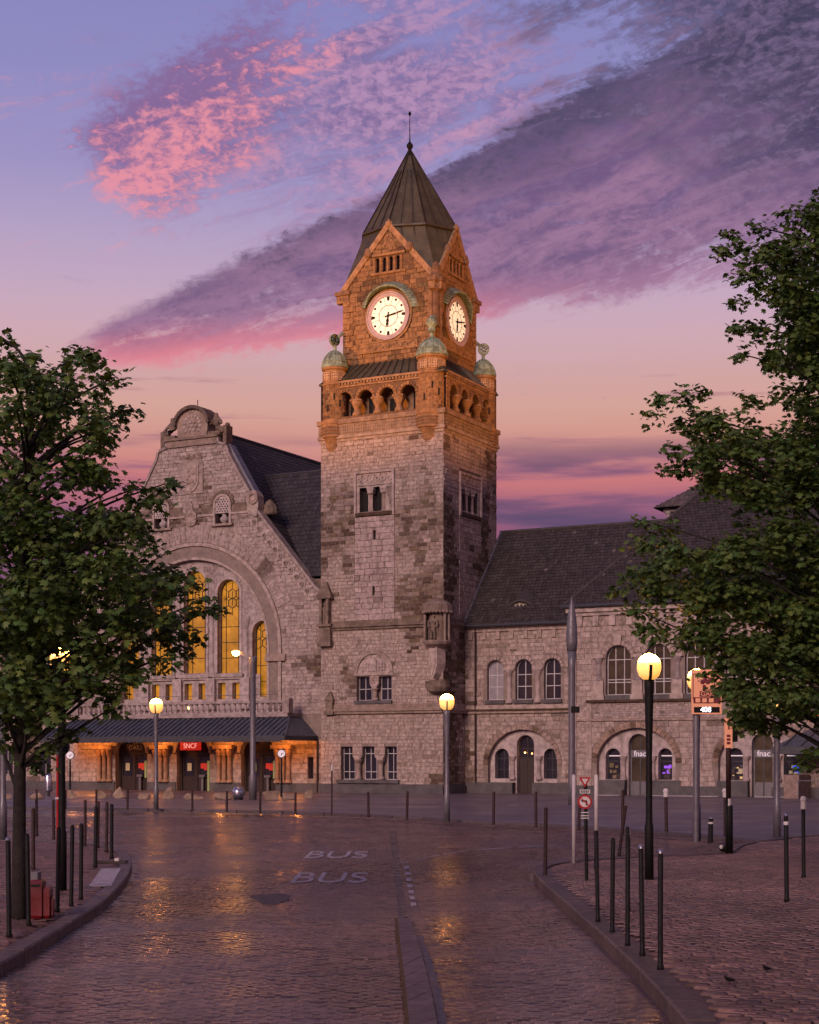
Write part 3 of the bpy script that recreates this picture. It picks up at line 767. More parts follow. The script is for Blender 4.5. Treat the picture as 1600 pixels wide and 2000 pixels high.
    e = .10
    lo = [(-W - e, -e, 25.06), (e, -e, 25.06), (e, D + e, 25.06), (-W - e, D + e, 25.06)]
    hi = [(x0, y0, 26.25), (x1, y0, 26.25), (x1, y1, 26.25), (x0, y1, 26.25)]
    rf = part('gallery_roof', 'spire_copper', T, lambda m: m.add([(*q[:2], q[2]) for q in lo] + hi + [(q[0], q[1], q[2] - .09) for q in lo], [(i, (i + 1) % 4, 4 + (i + 1) % 4, 4 + i) for i in range(4)] + [(i, (i + 1) % 4, 8 + (i + 1) % 4, 8 + i) for i in range(4)] + [(8, 9, 10, 11)]))
    for k in range(16):
        t = (k + .5) / 16
        for i in (0, 1):
            p = Vector(lo[i]).lerp(Vector(lo[i + 1]), t); q = Vector(hi[i]).lerp(Vector(hi[i + 1]), t)
            part('roof_seam', 'spire_seam', rf, lambda m: m.bar(p + Vector((0, 0, .03)), q + Vector((0, 0, .03)), .05, .07))
    # corner turrets
    tur = [(-1.0, .5), (-W + .75, .4), (-.55, D - .75), (-W + .7, D - .7)]
    for k, (x, y) in enumerate(tur[:3]):
        fk = (.95, .82, .8)[k]
        sc_ = lambda P: [(r * fk, z) for r, z in P]
        base = part('turret', 'smooth_stone', T, lambda m: m.lathe(sc_([(.04, 19.75), (.16, 19.85), (.22, 20.0), (.16, 20.1), (.42, 20.4), (.48, 20.6), (.40, 20.66), (.66, 21.1), (.72, 21.3), (.65, 21.36), (.9, 21.7), (1.0, 21.75), (1.0, 22.5), (1.05, 22.55), (1.05, 22.78), (.9, 22.8), (.88, 23.4), (.885, 23.41), (.88, 24.9), (.95, 24.93), (.95, 25.05), (.87, 25.08), (.87, 25.85), (.97, 25.9), (.99, 26.02)]), (x, y, 0), 28, (.29, .165, .085)))
        dome = part('dome', 'verdigris', base, lambda m: m.lathe(sc_([(1.0, 26.02), (1.02, 26.1), (.96, 26.22), (.88, 26.45), (.74, 26.72), (.5, 26.95), (.30, 27.08), (.17, 27.16), (.12, 27.3), (.16, 27.38), (.1, 27.45), (.02, 27.5)]), (x, y, 0), 28), True)
        def f(m):
            for j in range(12):
                an = j * math.pi / 6; pr = sc_([(1.0, 26.12), (.9, 26.47), (.75, 26.74), (.5, 26.98), (.28, 27.11)])
                m.tube([(x + r * math.cos(an), y + r * math.sin(an), z) for r, z in pr], .03, 5)
            m.lathe(sc_([(.93, 26.36), (.96, 26.4), (.9, 26.44)]), (x, y, 0), 28)
        part('dome_rib', 'verdigris', dome, f)
        dr = MB(); rg_ = random.Random(60 + k)
        for ci in range(9):
            for q in range(15):
                an = R(24 * q + 12 * (ci % 2)); Fd = Fr((x + .865 * fk * math.cos(an), y + .865 * fk * math.sin(an), 0), (-math.sin(an), math.cos(an), 0), (0, 0, 1), (math.cos(an), math.sin(an), 0)); z0 = 22.85 + .226 * ci
                put_stone(dr, Fd, ([(-.178 * fk, z0), (.178 * fk, z0), (.178 * fk, z0 + .215), (-.178 * fk, z0 + .215)], stone_tint(an * 2, z0, 60 + k, rg_, .15, (.30, .175, .09)), .012 + .02 * rg_.random()))
        kind(dr.build('drum_masonry', 'stone', base), 'stuff')
        # lattice panels and arrow slits round the drum
        for an in ([-100, -60, -20, -140] if k == 0 else [-100, -60, -140, -20]):
            ca, sa = math.cos(R(an)), math.sin(R(an))
            F = Fr((x, y, 0), (-sa, ca, 0), (0, 0, 1), (ca, sa, 0))
            def f(m):
                m.fbox(F, -.27 * fk, .27 * fk, 25.22, 25.72, .8 * fk, .9 * fk, (.42, .28, .18))
                for i in range(-1, 2):
                    for j in range(3): carve(m, Fr(F.p(0, 0, .9 * fk - .002), F.u, F.v, F.n), [(i * .16 * fk, 25.31 + j * .16, .045)], (.05, .03, .02), .12)
            part('lattice_panel', 'smooth_stone', base, f)
        for an, z in ((-62, 24.0), (-95, 23.3), (-35, 23.6)):
            ca, sa = math.cos(R(an)), math.sin(R(an)); F = Fr((x, y, 0), (-sa, ca, 0), (0, 0, 1), (ca, sa, 0))
            part('arrow_slit', 'dark_void', base, lambda m: m.fbox(F, -.05, .05, z, z + .4, .8 * fk, .93 * fk))
        part('drum_carving', 'smooth_stone', base, lambda m: [carve(m, Fr((x, y, 0), (-math.sin(a), math.cos(a), 0), (0, 0, 1), (math.cos(a), math.sin(a), 0)).__class__((x + .99 * fk * math.cos(a), y + .99 * fk * math.sin(a), 0), (-math.sin(a), math.cos(a), 0), (0, 0, 1), (math.cos(a), math.sin(a), 0)), [(0, 21.95 + .18 * j, .09)], (.2, .12, .075)) for a in [R(-150 + 9 * i) for i in range(20)] for j in range(3)])
        # copper scroll that ties the dome to the stage
        cx, cy = (x1, y0) if k == 0 else ((x0, y0) if k == 1 else (x1, y1))
        dv = Vector((cx - x, cy - y, 0)); dv = dv.normalized() if dv.length > .05 else Vector((.7, .7, 0))
        o = Vector((x, y, 27.5))
        if k == 0:
            part('bracket', 'verdigris', base, lambda m: (m.lathe([(.1, 0), (.25, .1), (.2, .3), (.34, .5), (.3, .75), (.14, .9), (.05, 1.05)], (x, y - .05, 27.45), 10), m.ball((x - .02, y - .25, 28.1), .2), m.tube([(x, y, 28.2), (x, y + .5, 28.6)], .12)))
        else:
            sc = Vector((x, y, 27.75))
            Fq = Fr(sc, dv if abs(dv.x) < 2 else dv, (0, 0, 1), Vector((0, 0, 1)).cross(dv))
            def f(m):
                m.ring(Fq, -.02, .05, .22, .36, -.09, .09, n=20); m.ring(Fq, -.02, .05, .07, .15, -.11, .11, n=12)
                for j in range(6): m.bar(Fq.p(-.02 + .12 * math.cos(j), .05 + .12 * math.sin(j), 0), Fq.p(-.02 + .26 * math.cos(j), .05 + .26 * math.sin(j), 0), .07, .1)
                m.tube([Fq.p(.22, .25, 0), Fq.p(.5, .5, 0), Fq.p(.75, .75, 0), Fq.p(1.0, .7, 0)], [.12, .11, .1, .09], 6); m.tube([(x, y, 27.3), (x, y, 27.5)], .08, 6)
            part('scroll_bracket', 'verdigris', base, f)
    # clock stage with four gables
    Gf, Gr = FRONT(y0), RIGHT(x1)
    zt, za = 30.8, 34.45
    def stage(F, a0, a1, seed, wgt, cz):
        c = (a0 + a1) / 2
        slots = [arch(c - .78 + .47 * i, .2, 31.72, 32.5, 4) for i in range(4)]
        outl = [(a0, 26.1), (a1, 26.1), (a1, zt), (c, za), (a0, zt)]
        m = MB((.15, .09, .055)); wall(m, F, outl, slots, .3); m.build('gable_wall', 'smooth_stone', T)
        cl = [(c + 1.62 * math.cos(k * math.pi / 16), cz + 1.62 * math.sin(k * math.pi / 16)) for k in range(32)]
        st = masonry([outl, cl, rect(c - 1.0, c + 1.0, 31.62, 32.65)] , 26.3, 33.6, .30, .62, seed, lambda a, z: .28, (.30, .175, .09), .012, .06)
        for q in slots: part('belfry_slot', 'dark_void', T, lambda m: face(m, F, q, -.28))
        for i in range(5):
            q = F.p(c - 1.01 + .47 * i, 0, .02); part('belfry_colonette', 'smooth_stone', T, lambda m: (column(m, q.x, q.y, 31.68, 32.55, .07, .16, .1, (.29, .165, .085), 8, 1.6)))
        def f(m):
            m.fbox(F, c - 1.2, c + 1.2, 31.55, 31.68, -.05, .12); m.fbox(F, c - 1.15, c + 1.15, 32.68, 32.82, -.05, .1)
            rng = random.Random(seed)
            carve(m, F, [(c + rng.uniform(-.55, .55) * (1 - (z - 32.9) / 1.6), z, .12) for z in np.linspace(32.95, 33.9, 9) for _ in range(3)], (.26, .155, .09))
            for sg in (-1, 1):      # raking coping
                p, q = F.p(c + sg * (a1 - a0) / 2 + sg * .04, zt + .04, .03), F.p(c, za + .06, .03)
                m.bar(p, q, .34, .16, up=F.n, tint=(.33, .2, .115))
                k = p.lerp(q, .56); m.ball(k, .27, 8, 6, (.22, .13, .08)); m.ball(k + F.v * .2, .2, 8, 6, (.22, .13, .08))
                m.fbox(F, c + sg * (a1 - a0) / 2 - .42, c + sg * (a1 - a0) / 2 + .42, 30.15, 30.85, -.3, .12, (.26, .155, .09))
                m.fbox(F, c + sg * (a1 - a0) / 2 - .5, c + sg * (a1 - a0) / 2 + .5, 30.62, 30.86, -.32, .22, (.2, .12, .075))
                carve(m, Fr(F.p(0, 0, .12), F.u, F.v, F.n), [(c + sg * ((a1 - a0) / 2 - .25 + .22 * j), 30.4, .12) for j in range(3)], (.22, .13, .08))
                a = c + sg * ((a1 - a0) / 2 - .42)
                m.fbox(F, a - .38, a + .38, 26.2, 30.1, -.05, .07, (.29, .165, .085)) if False else None
            m.ball(F.p(c, za + .1, 0), .24, 8, 6, (.31, .19, .11)); m.tube([F.p(c, za, 0), F.p(c, za + .42, 0)], [.16, .05], 6)
        part('gable_trim', 'smooth_stone', T, f, tint=(.29, .165, .085))
        # quoins
        for sg in (-1, 1):
            z = 26.3; k = 0
            while z < 30.1:
                w = .75 if k % 2 else .5; a = a0 if sg < 0 else a1 - w
                st.append(([(a + .01, z + .01), (a + w - .01, z + .01), (a + w - .01, z + .34), (a + .01, z + .34)], stone_tint(a, z, seed, random.Random(k + seed), 0, (.30, .175, .09)), .10)); z += .36; k += 1
        # frieze panel under the clock
        def f(m):
            m.fbox(F, c - 2.0, c + 2.0, 26.95, 27.42, -.02, .09); 
            carve(m, Fr(F.p(0, 0, .09), F.u, F.v, F.n), [(c - 1.85 + .185 * i, 27.2 + .08 * math.sin(i * 2.1), .085) for i in range(21)] + [(c + k * .9, 27.12, .15) for k in (-1, 0, 1)], (.26, .155, .09))
            m.fbox(F, c - 2.1, c + 2.1, 27.42, 27.5, -.02, .13); m.fbox(F, c - 2.1, c + 2.1, 26.86, 26.95, -.02, .12)
        part('frieze', 'smooth_stone', T, f, tint=(.30, .175, .09))
        # the dial
        dial = part('clock', 'clock_glass', T, lambda m: m.plate(F, [(c + 1.2 * math.cos(k * math.pi / 24), cz + 1.2 * math.sin(k * math.pi / 24)) for k in range(48)], -.1, .07))
        part('bezel', 'clock_bezel', dial, lambda m: (m.ring(F, c, cz, 1.18, 1.43, -.05, .14, n=48), m.ring(F, c, cz, 1.40, 1.47, -.05, .19, n=48)))
        part('surround', 'smooth_stone', T, lambda m: m.ring(F, c, cz, 1.45, 1.62, -.05, .1, n=40), tint=(.30, .175, .09))
        part('dial_tracery', 'frame_dark', dial, lambda m: (m.ring(F, c, cz, .625, .66, .07, .082, n=40), [m.bar(F.p(c + .66 * math.cos(k * math.pi / 6 + math.pi / 12), cz + .66 * math.sin(k * math.pi / 6 + math.pi / 12), .074), F.p(c + 1.18 * math.cos(k * math.pi / 6 + math.pi / 12), cz + 1.18 * math.sin(k * math.pi / 6 + math.pi / 12), .076), .03, .012) for k in range(12)], m.bar(F.p(c, cz + .6, .074), F.p(c, cz - .6, .074), .014, .01), m.bar(F.p(c - .6, cz, .074), F.p(c + .6, cz, .074), .014, .01)))
        for k in range(12):
            an = k * math.pi / 6; d = (math.sin(an), math.cos(an)); nn = (d[1], -d[0])
            if k % 3 == 0:
                pl = [(c + d[0] * r + nn[0] * w, cz + d[1] * r + nn[1] * w) for r, w in ((.92, .055), (.98, .075), (1.16, .105), (1.16, -.105), (.98, -.075), (.92, -.055))]
            else:
                pl = [(c + d[0] * 1.05 + .075 * math.cos(q * math.pi / 5), cz + d[1] * 1.05 + .075 * math.sin(q * math.pi / 5)) for q in range(10)]
            part('hour_mark', 'black_paint', dial, lambda m: m.plate(F, pl, .07, .095))
        def hand(an, L, w, name):
            d = (math.sin(an), math.cos(an)); nn = (d[1], -d[0])
            prof = [(-.22, .05), (-.1, .035), (0, .06), (.15, .04), (L * .45, w), (L * .55, w * .55), (L * .78, w * .8), (L, .012)]
            pl = [(c + d[0] * r + nn[0] * q, cz + d[1] * r + nn[1] * q) for r, q in prof] + [(c + d[0] * r - nn[0] * q, cz + d[1] * r - nn[1] * q) for r, q in reversed(prof)]
            part(name, 'black_paint', dial, lambda m: m.plate(F, pl, .11, .13))
        hand(R(187), .66, .11, 'hour_hand'); hand(R(80), 1.08, .055, 'minute_hand')
        part('hub', 'black_paint', dial, lambda m: m.plate(F, [(c + .08 * math.cos(q * math.pi / 6), cz + .08 * math.sin(q * math.pi / 6)) for q in range(12)], .09, .15))
        # ribbed copper hood
        hood = MB(); n = 26; A0, A1 = R(8), R(160)
        for k in range(n):
            t0, t1 = A0 + (A1 - A0) * k / n, A0 + (A1 - A0) * (k + .86) / n; t2 = A0 + (A1 - A0) * (k + 1) / n
            pr = lambda t, r, d: F.p(c + r * math.cos(t), cz + .05 + r * math.sin(t), d)
            fade = min(1, (k + 3) / 8, (n - k + 2) / 8)
            dd = .1 + .42 * fade
            hood.add([pr(t0, 1.72, dd), pr(t1, 1.72, dd), pr(t1, 2.02, .02), pr(t0, 2.02, .02), pr(t0, 1.66, dd - .03), pr(t1, 1.66, dd - .03), pr(t0, 1.66, 0), pr(t1, 1.66, 0)], [(0, 1, 2, 3), (0, 1, 5, 4), (4, 5, 7, 6)])
            hood.add([pr(t1, 1.735, dd + .02), pr(t2, 1.735, dd + .02), pr(t2, 2.04, .04), pr(t1, 2.04, .04), pr(t1, 1.64, dd - .05), pr(t2, 1.64, dd - .05)], [(0, 1, 2, 3), (0, 1, 5, 4)])
        hood.build('clock_hood', 'verdigris', T)
        return [(F, st, wgt)]
    a = stage(Gf, x0, x1, 41, 1, 28.98); bb = stage(Gr, y0, y1, 42, .5, 28.85)
    m = MB()
    for F, ss, w in a + bb:
        for st in ss: put_stone(m, F, st)
    kind(m.build('stage_masonry', 'stone', T), 'stuff')
    m = MB()
    for F, a0, a1 in ((LEFT(x0), -y1, -y0), (BACK(y1), -x1, -x0)):
        wall(m, F, [(a0, 26.1), (a1, 26.1), (a1, zt), ((a0 + a1) / 2, za), (a0, zt)])
    m.build('gable_wall', 'weathered', T)
    # clustered shaft and bust at the near corner of the stage
    def f(m):
        m.lathe([(.3, 27.9), (.22, 28.0), (.2, 30.0), (.34, 30.15), (.3, 30.5), (.45, 30.7), (.45, 31.0), (.3, 31.1), (.28, 31.5), (.12, 31.8)], (x1 - .02, y0 + .02, 0), 10, (.17, .10, .065))
        m.tube([(x1 - .3, y0 - .1, 26.3), (x1 - .3, y0 - .1, 30.3)], .14, 8, (.22, .13, .08)); m.tube([(x1 + .1, y0 + .3, 26.3), (x1 + .1, y0 + .3, 30.3)], .14, 8, (.22, .13, .08))
    part('corner_shaft', 'smooth_stone', T, f)
    # spire
    S = MB(); cx, cy = (x0 + x1) / 2, (y0 + y1) / 2
    rx, ry = (x1 - x0) / 2, (y1 - y0) / 2
    card = [(cx, y0 + .02), (x1 - .02, cy), (cx, y1), (x0, cy)]
    dia = [(cx + sx * 2.08, cy + sy * 1.95) for sx, sy in ((1, -1), (1, 1), (-1, 1), (-1, -1))]
    crn = [(x1 + .12, y0 - .12), (x1 + .12, y1 + .12), (x0 - .12, y1 + .12), (x0 - .12, y0 - .12)]
    zb = 34.5; top = (cx, cy, 40.0)
    for i in range(4):
        c0, d0, c1, k0 = card[i], dia[i], card[(i + 1) % 4], crn[i]
        S.add([(*c0, zb), (*d0, zb), (*c1, zb), (*k0, zt - .1)], [(0, 3, 1), (1, 3, 2)])
        e_ = 1.045
        oc = [(cx + (q[0] - cx) * e_, cy + (q[1] - cy) * e_, zb - .05) for q in (c0, d0, c1)]
        S.add(oc + [top], [(0, 1, 3), (1, 2, 3)]); S.add(oc + [(*c0, zb), (*d0, zb), (*c1, zb)], [(0, 1, 4, 3), (1, 2, 5, 4)])
    sp = S.build('spire', 'spire_copper', T)
    for i in range(4):
        c0, d0, c1, k0 = [Vector((*q, zb)) for q in (card[i], dia[i], card[(i + 1) % 4])] + [Vector((*crn[i], zt - .1))]
        for A, B in ((c0, d0), (d0, c1)):
            oA, oB = [Vector((cx + (q.x - cx) * 1.045, cy + (q.y - cy) * 1.045, zb - .05)) for q in (A, B)]
            for t in (0.0, .33, .67, 1.0):
                p = oA.lerp(oB, t); q = Vector(top); off = (p - Vector((cx, cy, p.z))).normalized() * .03
                if t in (0.0,) or (A == d0 and t == 1.0): e1 = 1.0
                else: e1 = 1.0 if t == 1.0 else .72
                part('spire_seam', 'spire_seam', sp, lambda m: m.bar(p + off, p.lerp(q, e1) + off, .06, .07))
                if 0 < t < 1 or t == 1.0 and B == d0:
                    p2 = A.lerp(B, t); off2 = (p2 - Vector((cx, cy, p2.z))).normalized() * .03
                    pt = k0.copy() if B == d0 and t == 1.0 else (k0.lerp(B if A == c0 else A, .18))
                    hit = p2 + (Vector((p2.x, p2.y, zt)) + (k0 - Vector((d0.x, d0.y, zt))) * .8 - p2) * (.5 if t != 1.0 else .98)
                    part('spire_seam', 'spire_seam', sp, lambda m: m.bar(p2 + off2, hit + off2, .05, .06))
    part('spire_lip', 'spire_seam', sp, lambda m: [m.bar(Vector((cx + (p[0] - cx) * 1.05, cy + (p[1] - cy) * 1.05, zb - .05)), Vector((cx + (q[0] - cx) * 1.05, cy + (q[1] - cy) * 1.05, zb - .05)), .1, .12) for i in range(4) for p, q in ((card[i], dia[i]), (dia[i], card[(i + 1) % 4]))])
    part('finial', 'black_paint', sp, lambda m: (m.lathe([(.3, -.55), (.16, -.1), (.1, .1), (.14, .18), (.2, .3), (.2, .42), (.12, .52), (.05, .62), (.03, .9), (.02, 2.2), (.07, 2.28), (.1, 2.36), (.06, 2.45), (.004, 2.52)], (cx, cy, 39.85), 10)))
    # niche with a knight at the near corner
    nb = thing_part('niche', T)
    px, py = -.30, -.12
    def f(m):
        q = lambda r, z: (r, z)
        m.lathe([(.25, 5.95), (.6, 6.1), (.72, 6.35), (.75, 6.7), (.55, 6.72)], (px, py, 0), 14, lerp(MID, DARK, .5))
    part('niche_base', 'weathered', nb, f)
    def f(m):
        m.lathe([(.1, 8.55), (.45, 8.65), (.78, 8.85), (.86, 9.0), (.86, 9.08), (.6, 9.1)], (px, py, 0), 14)
        m.lathe([(.86, 10.7), (.92, 10.75), (.92, 11.15), (.8, 11.2), (.7, 11.35), (.35, 11.5), (.05, 11.55)], (px, py, 0), 14, lerp(MID, DARK, .45))
        for an in (-150, -30, -90 - 85, -5):
            m.tube([(px + .76 * math.cos(R(an)), py + .76 * math.sin(R(an)), 9.05), (px + .76 * math.cos(R(an)), py + .76 * math.sin(R(an)), 10.75)], .08, 8)
        for j in range(14):
            an = R(-180 + j * 14); m.ball((px + .88 * math.cos(an), py + .88 * math.sin(an), 10.75), .09, 6, 4)
    part('niche_frame', 'smooth_stone', nb, f, tint=lerp(MID, DARK, .2))
    part('niche_back', 'weathered', nb, lambda m: m.lathe([(.6, 9.05), (.6, 10.8)], (px + .06, py + .06, 0), 14))
    part('pendant', 'smooth_stone', nb, lambda m: (m.plate(Fr((px, py - .0, 0), (.94, -.33, 0), (0, 0, 1), (-.33, -.94, 0)), [(-.34, 8.7), (-.34, 7.7), (-.17, 7.1), (0, 6.85), (.17, 7.1), (.34, 7.7), (.34, 8.7)], -.3, .4), m.plate(Fr((px, py, 0), (.94, -.33, 0), (0, 0, 1), (-.33, -.94, 0)), [(-.22, 8.5), (-.22, 7.7), (0, 7.1), (.22, 7.7), (.22, 8.5)], .38, .46)), tint=CLEAN)
    J = [(px, py - .62, 9.85, .17, .12), (px, py - .62, 10.2, .2, .13), (px, py - .62, 10.4, .07), (px, py - .64, 10.55, .1), (px - .1, py - .62, 9.5, .1), (px - .11, py - .64, 9.13, .075), (px + .1, py - .62, 9.5, .1), (px + .12, py - .64, 9.13, .075),
         (px - .25, py - .62, 10.25, .08), (px - .3, py - .66, 9.95, .06), (px - .18, py - .78, 9.78, .055), (px + .25, py - .62, 10.25, .08), (px + .3, py - .66, 9.95, .06), (px + .2, py - .78, 9.85, .055)]
    figure('knight_statue', J, [(0, 1), (1, 2), (2, 3), (0, 4), (4, 5), (0, 6), (6, 7), (1, 8), (8, 9), (9, 10), (1, 11), (11, 12), (12, 13)], 'weathered', nb, 1)
    part('sword', 'weathered', nb, lambda m: (m.bar((px - .18, py - .82, 10.05), (px - .18, py - .82, 9.12), .05, .03), m.bar((px - .3, py - .82, 9.92), (px - .06, py - .82, 9.92), .04)))
    # floodlights aimed at the head of the tower
    for name, loc, tgt, e, sz in (('floodlight', (-34, -42, 14), (-4.2, 1.0, 29.4), FLOOD * 1.2, 23), ('floodlight', (44, -14, 14), (-1.0, 3.7, 29.6), FLOOD * .85, 26)):
        L = bpy.data.lights.new(name, 'SPOT'); L.energy = e; L.color = (1.0, .37, .055); L.spot_size = R(sz); L.spot_blend = .75; L.shadow_soft_size = .10
        o = bpy.data.objects.new(name, L); COL.objects.link(o)
        w = lambda q: ORG + ES * q[0] + ET * q[1] + EZ * q[2]
        o.location = w(loc); o.rotation_euler = (w(tgt) - w(loc)).to_track_quat('-Z', 'Y').to_euler()
    return T
FLOOD = 92000.0
def thing_part(name, parent):
    o = bpy.data.objects.new(name, None); COL.objects.link(o); o.parent = parent; return o
tower = build_tower()
# ------------------------------------------------------------------ station hall with the great gable
AX, TF = -18.4, 0.5
def mirror(pts): return pts + [(2 * AX - a, b) for a, b in reversed(pts)]
def build_hall():
    T = building('station_hall', 'grand stone station hall with curved gable, amber arched windows and entrance canopy', 'station')
    F = FRONT(TF); AZ, RI, RO = 9.2, 5.75, 6.85
    # half outline to the right of the axis
    half = [(AX + 9.75, 0), (AX + 9.75, 12.3), (AX + 9.2, 12.75), (AX + 7.2, 15.1), (AX + 4.95, 17.75), (AX + 4.75, 18.4), (AX + 4.1, 19.4), (AX + 3.4, 20.5), (AX + 2.75, 21.6), (AX + 2.6, 22.1), (AX + 1.95, 22.3), (AX + 1.95, 22.7)]
    outl = [(2 * AX - a, b) for a, b in half][::-1]
    outl = half + outl                     # counter-clockwise, starting low right
    wins = [(0, 1.75, 7.65, 13.4), (-2.62, 1.7, 7.6, 12.75), (2.62, 1.7, 7.6, 12.75), (-5.2, 1.5, 6.05, 10.1), (5.2, 1.5, 6.05, 10.1)]
    wpoly = [arch(AX + c, w, b0, bs, 10) for c, w, b0, bs in wins]
    small = [rect(AX + c + s * .55 - .3, AX + c + s * .55 + .3, 5.95, 7.0) for c in (0, -2.62, 2.62) for s in (-1, 1)]
    doors = [arch(AX + .1 + c, 2.6, .0, 2.55, 10, .95) for c in (-5, 0, 5)]
    grid = [rect(AX + s * 2.4 - .55, AX + s * 2.4 + .55, 17.15, 17.8) for s in (-1, 1)]
    side = [rect(AX + 8.75, AX + 9.15, .9, 2.25), rect(AX + 6.55, AX + 6.85, 6.6, 8.1)]
    disc = [(AX + RI * math.cos(math.pi * k / 28), AZ + RI * math.sin(math.pi * k / 28)) for k in range(29)]
    field = [(AX - RI, 5.0), (AX + RI, 5.0)] + disc
    b = MB((.21, .165, .145))
    wall(b, F, outl, [field] + doors + grid + side, .5)
    b.build('wall', 'mortar', T)
    # recessed field of the great arch
    b = MB((.42, .345, .32)); wall(b, F, field, wpoly + small, .5, None, -.35); b.build('window_wall', 'smooth_stone', T)
    holes = [outl, [(AX + RO * math.cos(math.pi * k / 28), AZ + RO * math.sin(math.pi * k / 28)) for k in range(29)] + [(AX - RO, 3.3), (AX + RO, 3.3)]]
    bias = lambda a, z: .3 * sst(16.7, 17.5, z) * sst(18.6, 17.7, z) + .3 * sst(21.3, 22.2, z) + (.16 * sst(14, 18, z)) - .12 + .28 * sst(AX + 8.2, AX + 9.6, a) * sst(14, 11, z) * sst(4, 8, z)
    st = masonry(holes + grid + side, 4.9, 22.6, .235, .55, 51, bias, (.445, .36, .325))
    st += masonry([outl] + doors + [rect(AX + s * 7.4 - .65, AX + s * 7.4 + .65, 0, 3.4) for s in (-1, 1)][:0] + side, .6, 3.35, .3, .8, 52, lambda a, z: -.1, (.44, .35, .30))
    st += voussoirs(AX, AZ, RO + .02, RO + 1.15, 40, 53, R(20), R(160), (.43, .345, .31), .045)
    m2 = masonry([field] + [arch(AX + c, w + .3, b0 - .2, bs, 10) for c, w, b0, bs in wins] + [rect(AX - 5, AX + 5, 5, 7.6)], 5.2, 14.9, .34, .8, 54, lambda a, z: -.4, (.43, .355, .335), .005, .015)
    lay_stones([(F, st, 1), (FRONT(TF + .35), m2, .8)], T)
    [part('plinth', 'plinth', T, lambda m: m.fbox(F, a0, a1, 0, .62, -.3, .1)) for a0, a1 in ((AX - 9.75, AX - 6.25), (AX - 3.55, AX - 1.25), (AX + 1.45, AX + 3.75), (AX + 6.45, AX + 9.75))]
    # archivolt with carved band
    def f(m):
        m.ring(F, AX, AZ, RI, RI + .16, -.35, .05, 0, math.pi, 56, CLEAN); m.ring(F, AX, AZ, RI + .16, RO - .22, -.35, -.12, 0, math.pi, 56, (.40, .29, .23)); m.ring(F, AX, AZ, RO - .22, RO, -.2, .12, 0, math.pi, 56, CLEAN)  # rosier tint on band and carving paints in the warm light there
        for s in (-1, 1):
            for r0, r1, d, tn in ((RI, RI + .16, .05, CLEAN), (RI + .16, RO - .22, -.12, (.40, .32, .28)), (RO - .22, RO, .12, CLEAN)):
                x0, x1 = sorted((AX + s * r0, AX + s * r1)); m.fbox(F, x0, x1, 5.0, AZ, -.35, d, tn)
            x0, x1 = sorted((AX + s * (RI - .05), AX + s * (RO + .35))); m.fbox(F, x0, x1, AZ - .95, AZ - .7, -.3, .22, MID); m.fbox(F, x0, x1, AZ - .7, AZ - .5, -.3, .15, MID)
    part('archivolt', 'smooth_stone', T, f)
    def f(m):
        rng = random.Random(8); pts = []
        for i in range(150):
            an = math.pi * (i + .5) / 150
            for r in (RI + .28, RI + .48, RI + .68, RI + .84): pts.append((AX + (r + rng.uniform(-.03, .03)) * math.cos(an), AZ + (r + rng.uniform(-.03, .03)) * math.sin(an), .07 + .035 * rng.random()))
        carve(m, Fr(F.p(0, 0, -.12), F.u, F.v, F.n), pts, (.37, .26, .2), .8)
    kind(part('arch_carving', 'smooth_stone', T, f), 'stuff')
    # great amber windows with leaded pattern
    for k, ((c, w, b0, bs), pl) in enumerate(zip(wins, wpoly)):
        ca = AX + c
        o = window(T, F, pl, -.78, 'amber_glass', 'lead_came', (ca - w * .28, ca + w * .28), [b0 + 1.0 * i for i in range(1, int(bs - b0 - .9))], .05)
        def f(m):
            for j, zz in enumerate((bs - .05, bs - .62)):
                r = .33
                for q in range(6): m.bar(F.p(ca + r * math.cos(q * math.pi / 3 + math.pi / 6), zz + r * math.sin(q * math.pi / 3 + math.pi / 6), -.74), F.p(ca + r * math.cos((q + 1) * math.pi / 3 + math.pi / 6), zz + r * math.sin((q + 1) * math.pi / 3 + math.pi / 6), -.74), .04)
                for q in range(6): m.bar(F.p(ca + r * math.cos(q * math.pi / 3 + math.pi / 6), zz + r * math.sin(q * math.pi / 3 + math.pi / 6), -.74), F.p(ca + .75 * math.cos(q * math.pi / 3 + math.pi / 6), zz + .75 * math.sin(q * math.pi / 3 + math.pi / 6), -.74), .03)
        part('leading', 'lead_came', o, f)
        part('window_surround', 'smooth_stone', T, lambda m: (m.ring(F, ca, bs, w / 2, w / 2 + .17, -.5, -.27, 0, math.pi, 20), [m.fbox(F, ca + s * (w / 2 + .085) - .085, ca + s * (w / 2 + .085) + .085, b0, bs, -.5, -.271) for s in (-1, 1)]), tint=(.45, .37, .34))
        if b0 > 7: part('window_ledge', 'smooth_stone', T, lambda m: (m.fbox(F, ca - w / 2 - .3, ca + w / 2 + .3, 7.35, 7.55, -.9, -.12), m.fbox(F, ca - w / 2 - .22, ca + w / 2 + .22, 7.22, 7.35, -.9, -.2)), tint=(.40, .33, .30))
    for pl in small: window(T, F, pl, -.75, 'amber_glass', 'lead_came', (), (), .05)
    # engaged shafts between the big windows
    for c in (-1.31, 1.31, -3.95, 3.95):
        q = F.p(AX + c, 0, -.38)
        part('shaft', 'smooth_stone', T, lambda m: (m.lathe([(.24, 0), (.24, .3), (.19, .4), (.17, .5), (.16, 4.4), (.2, 4.5), (.3, 4.95), (.3, 5.15)], (q.x, q.y, 7.4 if abs(c) < 2 else 6.0), 12), m.fbox(F, AX + c - .35, AX + c + .35, 5.3, 7.3, -.5, -.1)), tint=(.44, .36, .34))
